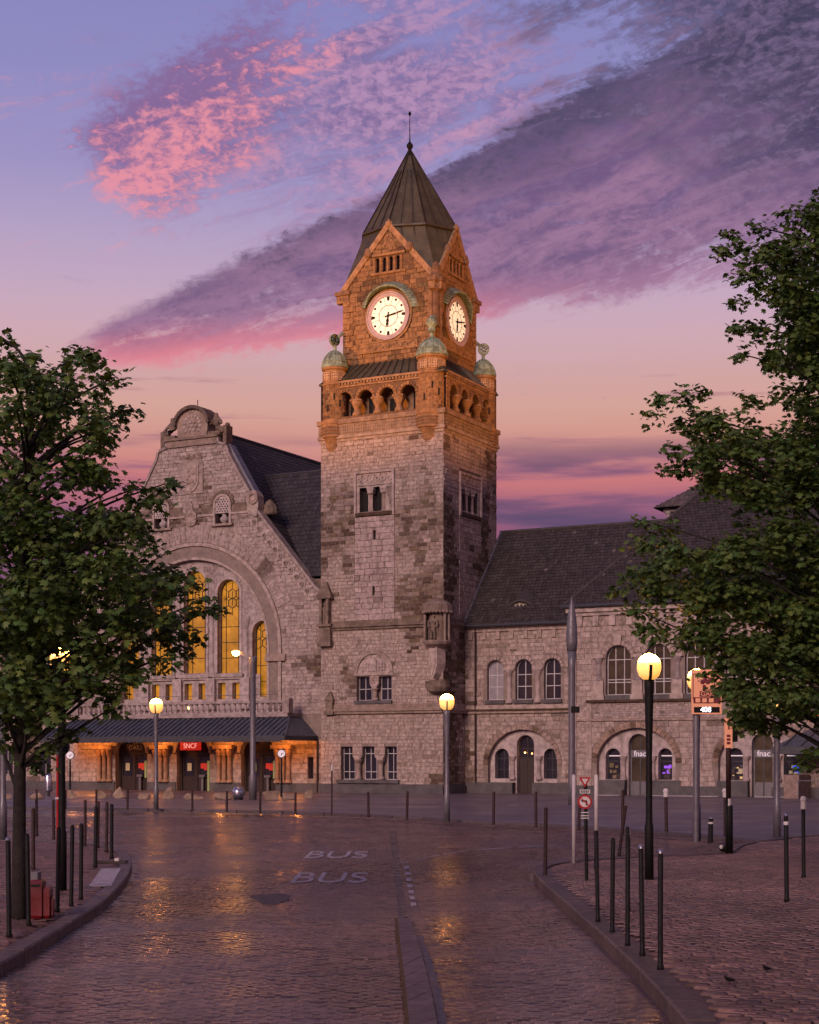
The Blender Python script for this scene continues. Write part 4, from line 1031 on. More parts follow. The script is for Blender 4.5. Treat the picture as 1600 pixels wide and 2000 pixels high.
    # shield, shell ornament, string and grille windows in the gable
    def f(m):
        F2 = Fr(F.p(0, 0, .03), F.u, F.v, F.n)
        m.plate(F, [(AX - .9, 21.2), (AX - .9, 19.2), (AX + .9, 19.2), (AX + .9, 21.2), (AX + .7, 21.45), (AX - .7, 21.45)], -.02, .09, (.36, .28, .245))
        m.plate(F, [(AX - .6, 21.0), (AX - .6, 19.9), (AX - .35, 19.45), (AX, 19.3), (AX + .35, 19.45), (AX + .6, 19.9), (AX + .6, 21.0)], .08, .17, (.42, .33, .29)); m.plate(F, [(AX - .48, 20.88), (AX - .48, 19.95), (AX, 19.45), (AX + .48, 19.95), (AX + .48, 20.88)], .16, .2, (.39, .30, .26))
        rng = random.Random(4)
        carve(m, Fr(F.p(0, 0, .2), F.u, F.v, F.n), [(AX + rng.uniform(-.3, .3), 20.2 + rng.uniform(-.4, .5), .12) for _ in range(12)], (.36, .27, .23))
        carve(m, F2, [(AX + rng.uniform(-.75, .75), 21.55 + rng.uniform(-.12, .2), .14) for _ in range(22)], (.26, .19, .15))
    part('shield_relief', 'smooth_stone', T, f)
    part('shell_ornament', 'smooth_stone', T, lambda m: (m.plate(F, [(AX - .45, 17.5), (AX - .3, 17.2), (AX, 17.1), (AX + .3, 17.2), (AX + .45, 17.5), (AX + .4, 17.9), (AX + .18, 18.1), (AX + .1, 18.5), (AX, 18.7), (AX - .1, 18.5), (AX - .18, 18.1), (AX - .4, 17.9)], 0, .16), carve(m, Fr(F.p(0, 0, .16), F.u, F.v, F.n), [(AX + .33 * math.cos(a), 17.6 + .33 * math.sin(a), .11) for a in np.linspace(0, 6.2, 9)])), tint=(.38, .29, .25))
    part('string_course', 'smooth_stone', T, lambda m: [m.fbox(F, min(AX + s * x0, AX + s * x1), max(AX + s * x0, AX + s * x1), 17.68, 17.82, 0, .11) for s in (-1, 1) for x0, x1 in ((.5, 1.75), (3.05, 4.8))], tint=CLEAN)
    part('string_panel', 'weathered', T, lambda m: [m.fbox(F, min(AX + s * x0, AX + s * x1), max(AX + s * x0, AX + s * x1), 17.85, 18.4, 0, .06) for s in (-1, 1) for x0, x1 in ((.75, 1.68), (3.12, 4.2))])
    for s, g in ((-1, grid[0]), (1, grid[1])):
        c = AX + s * 2.4
        o = part('grille_window', 'smooth_stone', T, lambda m: (m.plate(F, arch(c, 1.06, 17.8, 18.35, 10), 0, .07, (.47, .39, .36)), m.ring(F, c, 18.35, .53, .68, 0, .14, 0, math.pi, 16, CLEAN), [m.fbox(F, c + q * .61 - .075, c + q * .61 + .075, 17.1, 18.35, 0, .139, CLEAN) for q in (-1, 1)], m.fbox(F, c - .85, c + .85, 16.98, 17.12, -.1, .25, MID)))
        part('grille_hole', 'dark_void', o, lambda m: carve(m, Fr(F.p(0, 0, .072), F.u, F.v, F.n), [(c + i * .2 + (.1 if j % 2 else 0), 17.92 + j * .15, .055) for i in range(-2, 3) for j in range(6) if (i * .2 + (.1 if j % 2 else 0)) ** 2 + max(0, j * .15 - .43) ** 2 < .2], None, .05))
        part('grille_crest', 'weathered', o, lambda m: [carve(m, Fr(F.p(0, 0, .05), F.u, F.v, F.n), [(c + .82 * math.cos(a), 18.35 + .8 * math.sin(a), .16) for a in np.linspace(.15, 3.0, 11)])])
        part('opening', 'dark_void', o, lambda m: face(m, F, g, -.45)); q = F.p(c, 0, -.2)
        part('baluster', 'smooth_stone', o, lambda m: m.lathe([(.12, 0), (.28, .2), (.3, .35), (.14, .5), (.2, .65)], (q.x, q.y, 17.15), 10), tint=(.44, .37, .36))
    # copings along the gable with a row of rosettes
    def f(m):
        for i in range(len(half) - 2):
            if i < 1: continue
            for s in (-1, 1):
                p, q = [Vector(F.p(AX + s * (h[0] - AX), h[1], -.18)) for h in (half[i], half[i + 1])]
                m.bar(p, q, .95, .2, up=F.n)
    def coping(m, s):
        for i in range(1, len(half) - 1):
            for s in (s,):
                (a0, z0), (a1, z1) = half[i], half[i + 1]; a0, a1 = AX + s * (a0 - AX), AX + s * (a1 - AX)
                d = Vector((a1 - a0, z1 - z0)).normalized(); nn = Vector((d.y, -d.x)) * s * .16
                c = [(a0, z0), (a1, z1), (a1 + nn.x, z1 + nn.y), (a0 + nn.x, z0 + nn.y)]
                m.hexa([F.p(a, b_, .1) for a, b_ in c] + [F.p(a, b_, -.6) for a, b_ in c])
    for s_ in (-1, 1): part('gable_coping', 'smooth_stone', T, lambda m: coping(m, s_), tint=(.36, .29, .26))
    def rose(i, s):
        t = (i + .5) / 11; a = AX + s * ((4.62) + t * 4.3); z = 17.3 - t * 5.0
        def f(m):
            m.fbox(F, a - .24, a + .24, z - .24, z + .24, 0, .07, (.44, .36, .33)); m.ring(F, a, z, .08, .17, .06, .13, n=10, tint=(.30, .23, .2)); carve(m, Fr(F.p(0, 0, .07), F.u, F.v, F.n), [(a, z, .08)], (.2, .15, .12))
        part('rosette', 'smooth_stone', T, f)
    for s in (-1, 1):
        for i in range(11): rose(i, s)
        # scroll shoulder
        a = AX + s * 4.75
        def f(m):
            m.plate(F, [(a - s * .35, 17.6), (a + s * .3, 17.4), (a + s * .42, 18.0), (a + s * .42, 18.7), (a + s * .2, 19.05), (a - s * .15, 19.05), (a - s * .4, 18.8)], -.5, .15, CLEAN); m.ring(F, a + s * .02, 18.6, .2, .42, .14, .24, n=16, tint=MID)
        part('scroll_shoulder', 'smooth_stone', T, f)
        part('scroll_cap', 'weathered', T, lambda m: m.lathe([(.5, 0), (.55, .1), (.5, .5), (.25, .85), (.05, 1.0)], (a + s * .55, TF + 1.0, 17.6), 10))
        part('flashing', 'lead', T, lambda m: m.hexa([F.p(AX + s * x, z, d) for d in (-.3, -.95) for x, z in ((2.35, 22.2), (2.7, 22.25), (4.6, 19.15), (4.3, 19.0))]) if True else None)
    # crowning pediment with two seated figures
    def f(m):
        m.fbox(F, AX - 1.95, AX + 1.95, 22.3, 22.75, -1.0, .14, (.30, .22, .18)); m.fbox(F, AX - 2.1, AX + 2.1, 22.72, 22.88, -1.1, .24, (.26, .19, .15))
        pl = [(AX - 1.15, 22.88), (AX + 1.15, 22.88), (AX + 1.2, 23.6)] + [(AX + 1.2 * math.cos(q * math.pi / 12), 23.7 + 1.0 * math.sin(q * math.pi / 12)) for q in range(13)] + [(AX - 1.2, 23.6)]
        m.plate(F, pl, -.9, 0, (.34, .25, .2))
        for q in range(12):
            t0, t1 = math.pi * q / 12, math.pi * (q + 1) / 12
            c = [(AX + r * math.cos(t), 23.7 + (r - .2) * math.sin(t)) for t, r in ((t0, 1.2), (t1, 1.2), (t1, 1.42), (t0, 1.42))]
            m.hexa([F.p(a, z, .22) for a, z in c] + [F.p(a, z, -1.1) for a, z in c], (.15, .11, .09))
        carve(m, Fr(F.p(0, 0, .0), F.u, F.v, F.n), [(AX + .62 * math.cos(t), 23.65 + .62 * math.sin(t), .13) for t in np.linspace(-.6, 3.75, 11)], (.48, .38, .35)); carve(m, F, [(AX + .3 * math.cos(t), 23.6 + .3 * math.sin(t), .14) for t in np.linspace(0, 5.2, 6)] + [(AX, 23.6, .14)], (.40, .31, .29))
        for s in (-1, 1):
            m.fbox(F, AX + s * 1.75 - .45, AX + s * 1.75 + .45, 22.86, 23.1, -.9, .1, (.22, .16, .12)); m.fbox(F, AX + s * 2.45 - .14, AX + s * 2.45 + .14, 22.1, 23.45, -.8, -.1, (.2, .145, .11)); m.ball(F.p(AX + s * 2.45, 23.5, -.45), .18, 8, 6, (.18, .13, .1))
    part('pediment', 'smooth_stone', T, f)
    part('lightning_rod', 'black_paint', T, lambda m: m.tube([F.p(AX + .15, 24.8, -.4), F.p(AX + .15, 25.35, -.4)], .025, 6))
    for s in (-1, 1):
        x, y, z = AX + s * 1.72, TF + .25, 23.1
        J = [(x, y, z + .2, .26, .2), (x, y + .05, z + .75, .28, .2), (x, y, z + 1.0, .11), (x, y - .04, z + 1.25, .19, .19), (x + s * .3, y - .1, z + .2, .2), (x + s * .55, y - .15, z + .15, .17), (x + s * .6, y - .18, z - .15, .13),
             (x + s * .3, y, z + .7, .13), (x + s * .5, y - .15, z + .45, .1), (x - s * .3, y, z + .7, .13), (x - s * .4, y - .2, z + .45, .1)]
        figure('seated_statue', J, [(0, 1), (1, 2), (2, 3), (0, 4), (4, 5), (5, 6), (1, 7), (7, 8), (1, 9), (9, 10)], 'weathered', T, 1)
    # corner buttress with ornaments between hall and tower
    def f(m):
        m.box(-8.45, -7.5, -.42, .1, 9.0, 9.3); m.box(-8.38, -7.57, -.32, .1, 9.3, 10.2); m.box(-8.5, -7.45, -.46, .1, 10.2, 10.36); m.box(-8.3, -8.12, -.4, .1, 10.36, 11.9); m.box(-7.83, -7.65, -.4, .1, 10.36, 11.9); m.box(-8.12, -7.83, -.1, .1, 10.36, 11.9, (.08, .06, .045))
        m.box(-8.5, -7.45, -.48, .1, 11.9, 12.15); m.hexa([(-8.45, -.44, 12.15), (-7.5, -.44, 12.15), (-7.5, .1, 12.15), (-8.45, .1, 12.15), (-8.05, -.2, 12.95), (-7.9, -.2, 12.95), (-7.9, .1, 12.95), (-8.05, .1, 12.95)])
        m.lathe([(.12, 10.36), (.16, 10.6), (.12, 11.1), (.17, 11.3), (.06, 11.42), (.1, 11.55), (.02, 11.68)], (-7.975, -.25, 0), 10)
    part('buttress_carving', 'weathered', T, f)
    for pl in side: part('narrow_window', 'glass', T, lambda m: face(m, F, pl, -.3))
    part('louvre', 'frame_dark', T, lambda m: [m.fbox(F, AX + 6.55, AX + 6.85, 6.65 + .2 * i, 6.75 + .2 * i, -.25, -.15) for i in range(7)])
    # roofs
    RZ, EZ_, EA = 23.7, 11.9, 9.75
    sl = Vector((EA, 0, EZ_ - RZ)); L = sl.length
    def roofside(s):
        Fo = slope_frame((AX, TF + .55, RZ), (0, 1, 0), (s * sl.x, 0, sl.z)) if s > 0 else slope_frame((AX, TF + .55, RZ), (0, 1, 0), (s * sl.x, 0, sl.z))
        return Fo
    o = part('roof', 'roof_under', T, lambda m: (m.add([(AX, TF + .55, RZ), (AX, 24, RZ), (AX + EA, 24, EZ_), (AX + EA, TF + .55, EZ_), (AX - EA, 24, EZ_), (AX - EA, TF + .55, EZ_)], [(0, 1, 2, 3), (0, 1, 4, 5)])))
    Fo = Fr((AX + EA, TF + .55, EZ_), (0, 1, 0), -sl.normalized(), Vector((-sl.z, 0, sl.x)).normalized())
    tiles(Fo, [rect(0, 23.4, 0, L)], 0, L, .36, .34, o, 61)
    part('ridge_cap', 'slate', o, lambda m: m.tube([(AX, TF + .55, RZ + .03), (AX, 24, RZ + .03)], .13, 8), tint=(.05, .042, .044))
    # cross roof against the tower
    zr, tr_, sp = 20.9, 5.5, 1.6
    vs = lambda t: zr - sp * (tr_ - t)
    sx = lambda z: AX + (RZ - z) * EA / (RZ - EZ_) 
    P = [(sx(zr) - .1, tr_, zr), (-8.38, tr_, zr), (-8.38, TF + .3, vs(TF + .3)), (sx(vs(TF + .3)) , TF + .3, vs(TF + .3))]
    o2 = part('cross_roof', 'roof_under', T, lambda m: m.add([(*p[:2], p[2] + .06) for p in P] + [(-8.38, tr_ + 5, zr - 8), (sx(zr), tr_ + 5, zr - 8)], [(0, 1, 2, 3), (0, 1, 4, 5)]))
    vv = Vector((0, tr_ - TF - .3, zr - vs(TF + .3))); Lc = vv.length
    Fc = Fr((-8.38, TF + .3, vs(TF + .3) + .07), (1, 0, 0), vv.normalized(), Vector((0, -vv.z, vv.y)).normalized())
    tiles(Fc, [[(P[3][0] + 8.38, 0), (0, 0), (0, Lc), (P[0][0] + 8.38, Lc)]], 0, Lc, .34, .32, o2, 62)
    part('ridge_cap', 'slate', o2, lambda m: m.tube([P[0], P[1]], .13, 8), tint=(.05, .042, .044))
    part('valley_wall', 'weathered', T, lambda m: m.box(-10.2, -8.38, TF + .35, 3.0, 9.0, 13.3))
    # balcony with balustrade
    bal = part('balcony', 'smooth_stone', T, lambda m: (m.box(AX - 8.3, AX + 8.3, -1.15, TF + .2, 4.72, 4.95), m.box(AX - 8.2, AX + 8.2, -1.0, TF + .2, 4.5, 4.72)), tint=(.36, .29, .27))
    part('rail', 'smooth_stone', bal, lambda m: (m.box(AX - 8.3, AX + 8.3, -1.18, -.8, 5.58, 5.74), m.box(AX - 8.28, AX + 8.28, -1.1, -.86, 4.95, 5.03)), tint=(.36, .29, .27))
    proto = None
    for i in range(40):
        x = AX - 8.0 + 16.0 * i / 39
        if proto is None:
            mb = MB((.44, .36, .34)); mb.lathe([(.1, 0), (.1, .06), (.07, .1), (.12, .22), (.08, .38), (.06, .44), (.1, .5), (.1, .55)], (0, 0, 0), 8); proto = mb.build('baluster', 'smooth_stone', bal); q = proto
        else:
            q = proto.copy(); COL.objects.link(q); q.parent = bal
        q.location = (x, -.98, 5.03)
    part('pedestal', 'smooth_stone', bal, lambda m: [m.box(AX + s * 8.2 - .25, AX + s * 8.2 + .25, -1.22, -.74, 4.95, 5.85) for s in (1,)], tint=(.33, .26, .23))
    part('pedestal', 'smooth_stone', bal, lambda m: m.box(AX - 8.45, AX - 7.95, -1.22, -.74, 4.95, 5.85), tint=(.33, .26, .23))
    part('wire_rail', 'grey_paint', bal, lambda m: m.tube([(AX - 3, -.98, 6.1), (AX + 7.5, -.98, 6.1)], .018, 5))
    # entrance canopy
    TL, TR, EL, ER, ty, ey, tz, ez = AX - 8.4, AX + 8.35, AX - 9.4, AX + 9.5, -1.0, -3.3, 4.66, 3.5
    top = [(TL, ty, tz), (TR, ty, tz)]; low = [(EL, ey, ez), (ER, ey, ez)]; bk = [(EL, TF, ez), (ER, TF, ez)]
    can = part('canopy', 'canopy_zinc', T, lambda m: (m.add([top[0], top[1], low[1], low[0], bk[1], bk[0], (TR, TF, tz), (TL, TF, tz)], [(0, 1, 2, 3), (1, 2, 4, 6), (0, 3, 5, 7), (0, 1, 6, 7)])))
    for i in range(48):
        t = (i + .5) / 48; x = EL + (ER - EL) * t
        if TL <= x <= TR: p, q = Vector((x, ty, tz)), Vector((x, ey, ez))
        else:
            e_ = TL if x < TL else TR; k = abs(x - e_) / abs((EL if x < TL else ER) - e_)
            p, q = Vector((x, ty + (ey - ty) * k, tz + (ez - tz) * k)), Vector((x, ey, ez))
        part('canopy_seam', 'canopy_zinc', can, lambda m: m.bar(p + Vector((0, -.02, .03)), q + Vector((0, -.02, .03)), .05, .09))
    for e_, k_ in ((TR, ER), (TL, EL)): part('canopy_hip', 'canopy_zinc', can, lambda m: m.bar(Vector((e_, ty, tz + .03)), Vector((k_, ey, ez + .03)), .1, .1))
    part('valance', 'canopy_dark', can, lambda m: (m.box(EL, ER, ey - .05, ey + .03, ez - .26, ez + .03), m.box(ER - .08, ER + .001, ey + .03, TF, ez - .26, ez + .02), m.box(EL - .001, EL + .08, ey + .03, TF, ez - .26, ez + .02), [m.box(EL + .3 * i + .02, EL + .3 * i + .28, ey - .04, ey + .02, ez - .34, ez - .25) for i in range(62)]))
    part('soffit', 'canopy_dark', can, lambda m: m.box(EL + .1, ER - .1, ey + .04, TF - .02, ez - .06, ez - .03))
    # entrance: doors, piers, signs
    for k, pl in enumerate(doors):
        c = AX + .1 + (k - 1) * 5
        d = part('door', 'wood', T, lambda m: (m.fbox(F, c - 1.3, c + 1.3, 2.35, 2.55, -.48, -.36), m.fbox(F, c - 1.3, c - 1.15, 0, 2.4, -.48, -.36), m.fbox(F, c + 1.15, c + 1.3, 0, 2.4, -.48, -.36), m.fbox(F, c - .08, c + .08, 0, 2.4, -.48, -.36), face(m, F, pl, -.5)))
        for q in (-1, 1):
            lf = part('door_leaf', 'wood', d, lambda m: (m.fbox(F, c + q * .6 - .5, c + q * .6 + .5, .05, 1.0, -.47, -.40), m.fbox(F, c + q * .6 - .5, c + q * .6 - .4, 1.0, 2.3, -.47, -.40), m.fbox(F, c + q * .6 + .4, c + q * .6 + .5, 1.0, 2.3, -.47, -.40), m.fbox(F, c + q * .6 - .4, c + q * .6 + .4, 2.2, 2.3, -.47, -.40)))
        part('door_glass', 'glass', d, lambda m: (m.fbox(F, c - 1.1, c + 1.1, 1.0, 2.3, -.46, -.45)))
        part('poster', 'poster', d, lambda m: m.fbox(F, c - .75, c - .42, 1.35, 1.85, -.39, -.38))
        part('poster', 'poster_red', d, lambda m: (m.fbox(F, c + .3, c + .85, 1.5, 1.85, -.39, -.38), m.fbox(F, c + .55, c + .95, 1.4, 1.62, -.391, -.381)))
        part('ticket_machine', 'grey_paint', d, lambda m: (m.fbox(F, c + .35, c + .8, .95, 1.1, -.35, -.1), m.fbox(F, c + .5, c + .66, 0, .95, -.3, -.15)))
        part('banner', 'poster_green', d, lambda m: m.fbox(F, c + 1.12, c + 1.28, .05 if k == 1 else .9, 2.0, -.2, .05))
        part('fascia', 'brown_paint', d, lambda m: m.fbox(F, c - 1.28, c + 1.28, 2.56, 3.1, -.42, -.3))
        st2 = part('door_arch', 'smooth_stone', T, lambda m: [m.ring(F, c, 2.4, 1.3, 1.55, -.3, .14, R(5), R(175), 16)], tint=(.42, .32, .25))
    for c in (AX - 7.0, AX - 2.4, AX + 2.6, AX + 7.0):
        for dx in (-.42, 0, .42):
            part('pier_shaft', 'smooth_stone', T, lambda m: (column(m, AX * 0 + c + dx, TF - .16, .62, 2.75, .15, .5, .16, (.34, .22, .15), 10, 1.6)))
        part('pier_capital', 'smooth_stone', T, lambda m: m.fbox(F, c - .75, c + .75, 2.75, 3.0, -.1, .42), tint=(.32, .21, .14))
    sg = part('lit_sign', 'neon_red', T, lambda m: m.fbox(F, AX - .75, AX + .85, 2.68, 3.22, .2, .28))
    text('SNCF', .44, F, AX + .05, 2.95, .285, 'neon_pink', sg)
    text('GARE', .46, F, AX - 4.75, 2.85, -.28, 'curtain', T)
    # lamps under the canopy
    for x, y in ((AX - 8.6, -.9), (AX - 7.2, -.7), (AX - 2.2, -.55), (AX + 2.9, -.55), (AX + 7.4, -.7), (AX + 8.9, -1.0)):
        part('canopy_lamp', 'soffit_lamp', can, lambda m: m.lathe([(.02, -.09), (.1, -.06), (.13, 0)], (x, y, ez - .06), 12))
        lg = bpy.data.lights.new('canopy_lamp_light', 'POINT'); lg.energy = 85; lg.color = (1.0, .29, .05); lg.shadow_soft_size = .12
        lo = bpy.data.objects.new('canopy_lamp_light', lg); COL.objects.link(lo); lo.parent = can; lo.location = (x, y, ez - .28)
    # downpipe and lower wall lights
    part('downpipe', 'brown_paint', T, lambda m: m.tube([(AX + 9.5, TF - .1, 0), (AX + 9.5, TF - .1, 3.4)], .06, 8))
    for x in (AX - 1.6, AX + .6): part('wall_lamp', 'soffit_lamp', bal, lambda m: m.ball((x, -.75, 5.35), .09, 8, 6))
    return T
hall = build_hall()

def build_annex():
    T = building('station_annex', 'plain stone annex of the station half hidden behind the tree on the left', 'building')
    F = FRONT(1.2); x0, x1 = AX - 30, AX - 9.8
    ho = [arch(x1 - 3.2 - 3.4 * i, 1.6, 5.6, 7.2) for i in range(5)] + [rect(x1 - 3.9 - 3.4 * i, x1 - 2.5 - 3.4 * i, 1.0, 2.8) for i in range(5)]
    out = rect(x0, x1, 0, 9.3)
    m = MB((.21, .165, .145)); wall(m, F, out, ho, .4); m.build('wall', 'mortar', T)
    lay_stones([(F, masonry([out] + ho, .6, 9.2, .32, .8, 71, lambda a, z: -.1), 1)], T, 60)
    for h in ho: window(T, F, h, -.35, 'glass', 'frame_white', (sum(q[0] for q in h) / len(h),), (), .05)
    part('plinth', 'plinth', T, lambda m: m.fbox(F, x0, x1, 0, .6, -.2, .1))
    part('cornice', 'smooth_stone', T, lambda m: m.fbox(F, x0, x1, 9.1, 9.35, -.2, .25))
    o = part('roof', 'roof_under', T, lambda m: m.add([(x0, .9, 9.35), (x1, .9, 9.35), (x1, 6, 14), (x0, 6, 14)], [(0, 1, 2, 3)]))
    v = Vector((0, 5.1, 4.65)); L = v.length
    tiles(Fr((x0, .9, 9.36), (1, 0, 0), v.normalized(), Vector((0, -v.z, v.y)).normalized()), [rect(0, x1 - x0, 0, L)], 0, L, .36, .34, o, 63)
build_annex()
# ------------------------------------------------------------------ wing right of the tower
def arch_group(T, F, c, seed, zc, r, side_l, door, side_r, sides_top, door_top, shop=None):
    """a broad blind arch holding a doorway between two narrow arched windows"""
    dp = .35
    blind = [(c - r, .0), (c + r, .0)] + [(c + r * math.cos(math.pi * k / 20), zc + (door_top + .32 - zc) * math.sin(math.pi * k / 20)) for k in range(21)]
    hs = [arch(a, w, .95, sides_top - w / 2, 8) for a, w in (side_l, side_r)]; dh = arch(door[0], door[1], 0.02, door_top - door[1] / 2, 10)
    m = MB((.44, .36, .34)); wall(m, F, blind, hs + [dh], .45, None, -dp); m.build('arch_infill', 'smooth_stone', T)
    return blind, hs, dh
def build_wing():
    T = building('station_wing', 'low stone wing beside the tower with three arched windows and steep tiled roof', 'building')
    F = FRONT(2.9); x0, x1 = 0.0, 7.15
    up = [arch(c, 1.08, 5.66, 7.5, 10) for c in (2.02, 3.88, 5.72)]
    c = 3.78
    ztop = 3.53
    out = rect(x0, x1, 0, 10.3)
    m = MB((.21, .165, .145))
    blind, hs, dh = arch_group(T, F, c, 1, 1.75, 2.25, (2.3, .92), (3.84, 1.12), (5.45, .86), 2.75, 3.55)
    wall(m, F, out, up + [blind], .38); m.build('wall', 'mortar', T)
    ring = [(c - 2.25, 0), (c + 2.25, 0)] + [(c + 2.55 * math.cos(math.pi * k / 20), 1.75 + 2.42 * math.sin(math.pi * k / 20)) for k in range(21)]
    up2 = [arch(q, 1.5, 5.4, 7.5, 10) for q in (2.02, 3.88, 5.72)]
    bias = lambda a, z: .55 * sst(.9, .2, a) * sst(9.5, 8, z) + .15 * sst(9, 10, z) + .2 * sst(6.3, 7, a) - .08
    st = masonry([out, ring] + up2, .75, 10.0, .26, .58, 81, bias, (.43, .34, .30))
    for q in (2.02, 3.88, 5.72): st += voussoirs(q, 7.5, .55, .8, 9, 83, clean=(.43, .34, .30))
    for k in range(22):
        t0, t1 = math.pi * (k + .04) / 22, math.pi * (k + .96) / 22
        e = lambda t, d: (c + (2.25 + d) * math.cos(t), 1.75 + (2.12 + d) * math.sin(t))
        st.append(([e(t0, 0), e(t0, .3), e(t1, .3), e(t1, 0)], stone_tint(c + k, 3, 84, random.Random(k), .25, (.40, .30, .25)), .05))
    lay_stones([(F, st, 1)], T)
    part('plinth', 'plinth', T, lambda m: (m.fbox(F, .2, 3.2, 0, .72, -.3, .16), m.fbox(F, 4.48, x1, 0, .72, -.3, .16)))
    part('string_course', 'smooth_stone', T, lambda m: [m.fbox(F, .05, x1 - .02, z0, z1, -.1, d, tn) for z0, z1, d, tn in ((4.85, 5.0, .2, MID), (5.0, 5.1, .3, DARK), (5.1, 5.3, .14, CLEAN))])
    part('cornice', 'smooth_stone', T, lambda m: (m.fbox(F, .05, x1, 9.75, 9.95, -.1, .14), [m.fbox(F, .3 + .9 * i, .55 + .9 * i, 9.3, 9.75, -.1, .12) for i in range(8)], m.fbox(F, .05, x1, 9.95, 10.12, -.1, .28)), tint=(.40, .31, .27))
    for q, pl in zip((2.02, 3.88, 5.72), up):
        window(T, F, pl, -.34, 'curtain' if q < 3 else 'glass', 'frame_white', (q,), (6.45, 7.15), .06)
        part('window_sill', 'plinth', T, lambda m: m.fbox(F, q - .62, q + .62, 5.42, 5.64, -.2, .14))
    for q in (2.95, 4.8):
        p = F.p(q, 0, .02)
        part('window_column', 'smooth_stone', T, lambda m: (column(m, p.x, p.y, 5.45, 7.45, .16, .4, .25, (.42, .33, .30), 10, 1.7), m.fbox(F, q - .34, q + .34, 7.4, 7.55, -.2, .14, CLEAN)))
    for h in hs: window(T, F, h, -.75, 'glass', 'frame_dark', (sum(q[0] for q in h) / len(h),), (1.5, 2.15), .05)
    d = window(T, F, dh, -.75, 'glass', 'wood', (3.84,), (2.2, 2.75), .08, name='door')
    part('door_leaf', 'wood', d, lambda m: (m.fbox(F, 3.32, 3.82, .02, 2.15, -.73, -.68), m.fbox(F, 3.87, 4.37, .02, 2.15, -.73, -.68)))
    part('door_lamp', 'soffit_lamp', d, lambda m: (m.ball(F.p(3.7, 2.5, -.6), .05, 8, 6), m.ball(F.p(4.15, 2.45, -.6), .04, 8, 6)))
    for q in (3.02, 4.74):
        p = F.p(q, 0, -.3); part('door_column', 'smooth_stone', T, lambda m: (column(m, p.x, p.y, .9, 2.3, .14, .3, .2, (.38, .30, .28), 10, 1.7)))
    # dark weathered downpipe bay next to the tower
    part('downpipe', 'brown_paint', T, lambda m: (m.tube([F.p(.75, 0, .1), F.p(.75, 10, .1)], .06, 8), m.tube([F.p(6.95, 0, .1), F.p(6.95, 5.0, .1)], .055, 8)))
    part('fixing_plate', 'weathered', T, lambda m: m.fbox(F, 3.0, 3.4, 8.55, 8.68, 0, .08))
    # roof with bell-cast eaves
    y0, y1, y2 = 2.45, 3.35, 8.0; z0, z1, z2 = 10.12, 11.05, 16.4
    o = part('roof', 'roof_under', T, lambda m: m.add([(x0 - .05, y0, z0), (x1 + 3.5, y0, z0), (x1 + 3.5, y1, z1), (x0 - .05, y1, z1), (x0 - .05, y2, z2), (x1 + 9, y2, z2), (x1 + 9, 14, z0), (x0, 14, z0)], [(0, 1, 2, 3), (3, 2, 5, 4), (4, 5, 6, 7)]))
    for (ya, za, yb, zb, sd, xa, xb) in ((y0, z0, y1, z1, 85, x1, x1 + .6), (y1, z1, y2, z2, 86, x1 + .6, x1 + 6)):
        v = Vector((0, yb - ya, zb - za)); L = v.length
        tiles(Fr((0, ya, za + .01), (1, 0, 0), v.normalized(), Vector((0, -v.z, v.y)).normalized()), [[(.02, 0), (xa, 0), (xb, L), (.02, L)]], 0, L, .27, .25, o, sd, (.058, .047, .046))
    part('ridge_cap', 'slate', o, lambda m: m.tube([(0, y2, z2 + .04), (16, y2, z2 + .04)], .12, 8), tint=(.06, .05, .05))
    part('gutter', 'frame_dark', o, lambda m: m.tube([(.02, y0 - .02, z0 - .02), (x1 + .1, y0 - .02, z0 - .02)], .09, 8))
    part('flashing', 'lead', o, lambda m: (m.bar((.12, y0, z0 + .1), (.12, y1, z1 + .12), .12, .06, up=(1, 0, 0)), m.bar((.12, y1, z1 + .12), (.12, y2, z2 + .12), .12, .06, up=(1, 0, 0))))
    # eyebrow dormer
    Fd = Fr((3.35, 3.55, 11.12), (1, 0, 0), (0, 0, 1), (0, -1, 0))
    def f(m):
        n = 16; 
        for k in range(n):
            t0, t1 = -1 + 2 * k / n, -1 + 2 * (k + 1) / n
            h = lambda t: .55 * (math.cos(t * math.pi) * .5 + .5)
            a = [Fd.p(t * 1.5, h(t), 0) for t in (t0, t1)]; bq = [Vector((3.35 + t * .9, 3.55 + 1.5 * (.2 + .8 * h(t) / .55), 11.12 + 1.5 * 1.15 * (.2 + .8 * h(t) / .55) * 1.0 + .02)) for t in (t0, t1)]
            m.add([a[0], a[1], bq[1], bq[0], a[0] - Vector((0, 0, .1)), a[1] - Vector((0, 0, .1))], [(0, 1, 2, 3), (0, 1, 5, 4)])
    dm = part('eyebrow_dormer', 'slate', o, f, tint=(.05, .042, .042))
    part('dormer_light', 'shop_dim', dm, lambda m: face(m, Fd, [(-.6, .0), (.6, .0), (.42, .26), (0, .36), (-.42, .26)], .02))
    part('dormer_bar', 'frame_white', dm, lambda m: [m.fbox(Fd, a - .025, a + .025, 0, .32 - abs(a) * .3, .02, .05) for a in (-.25, .0, .25)])
    # pigeon on the ridge left out of the masonry
    return T
wing = build_wing()

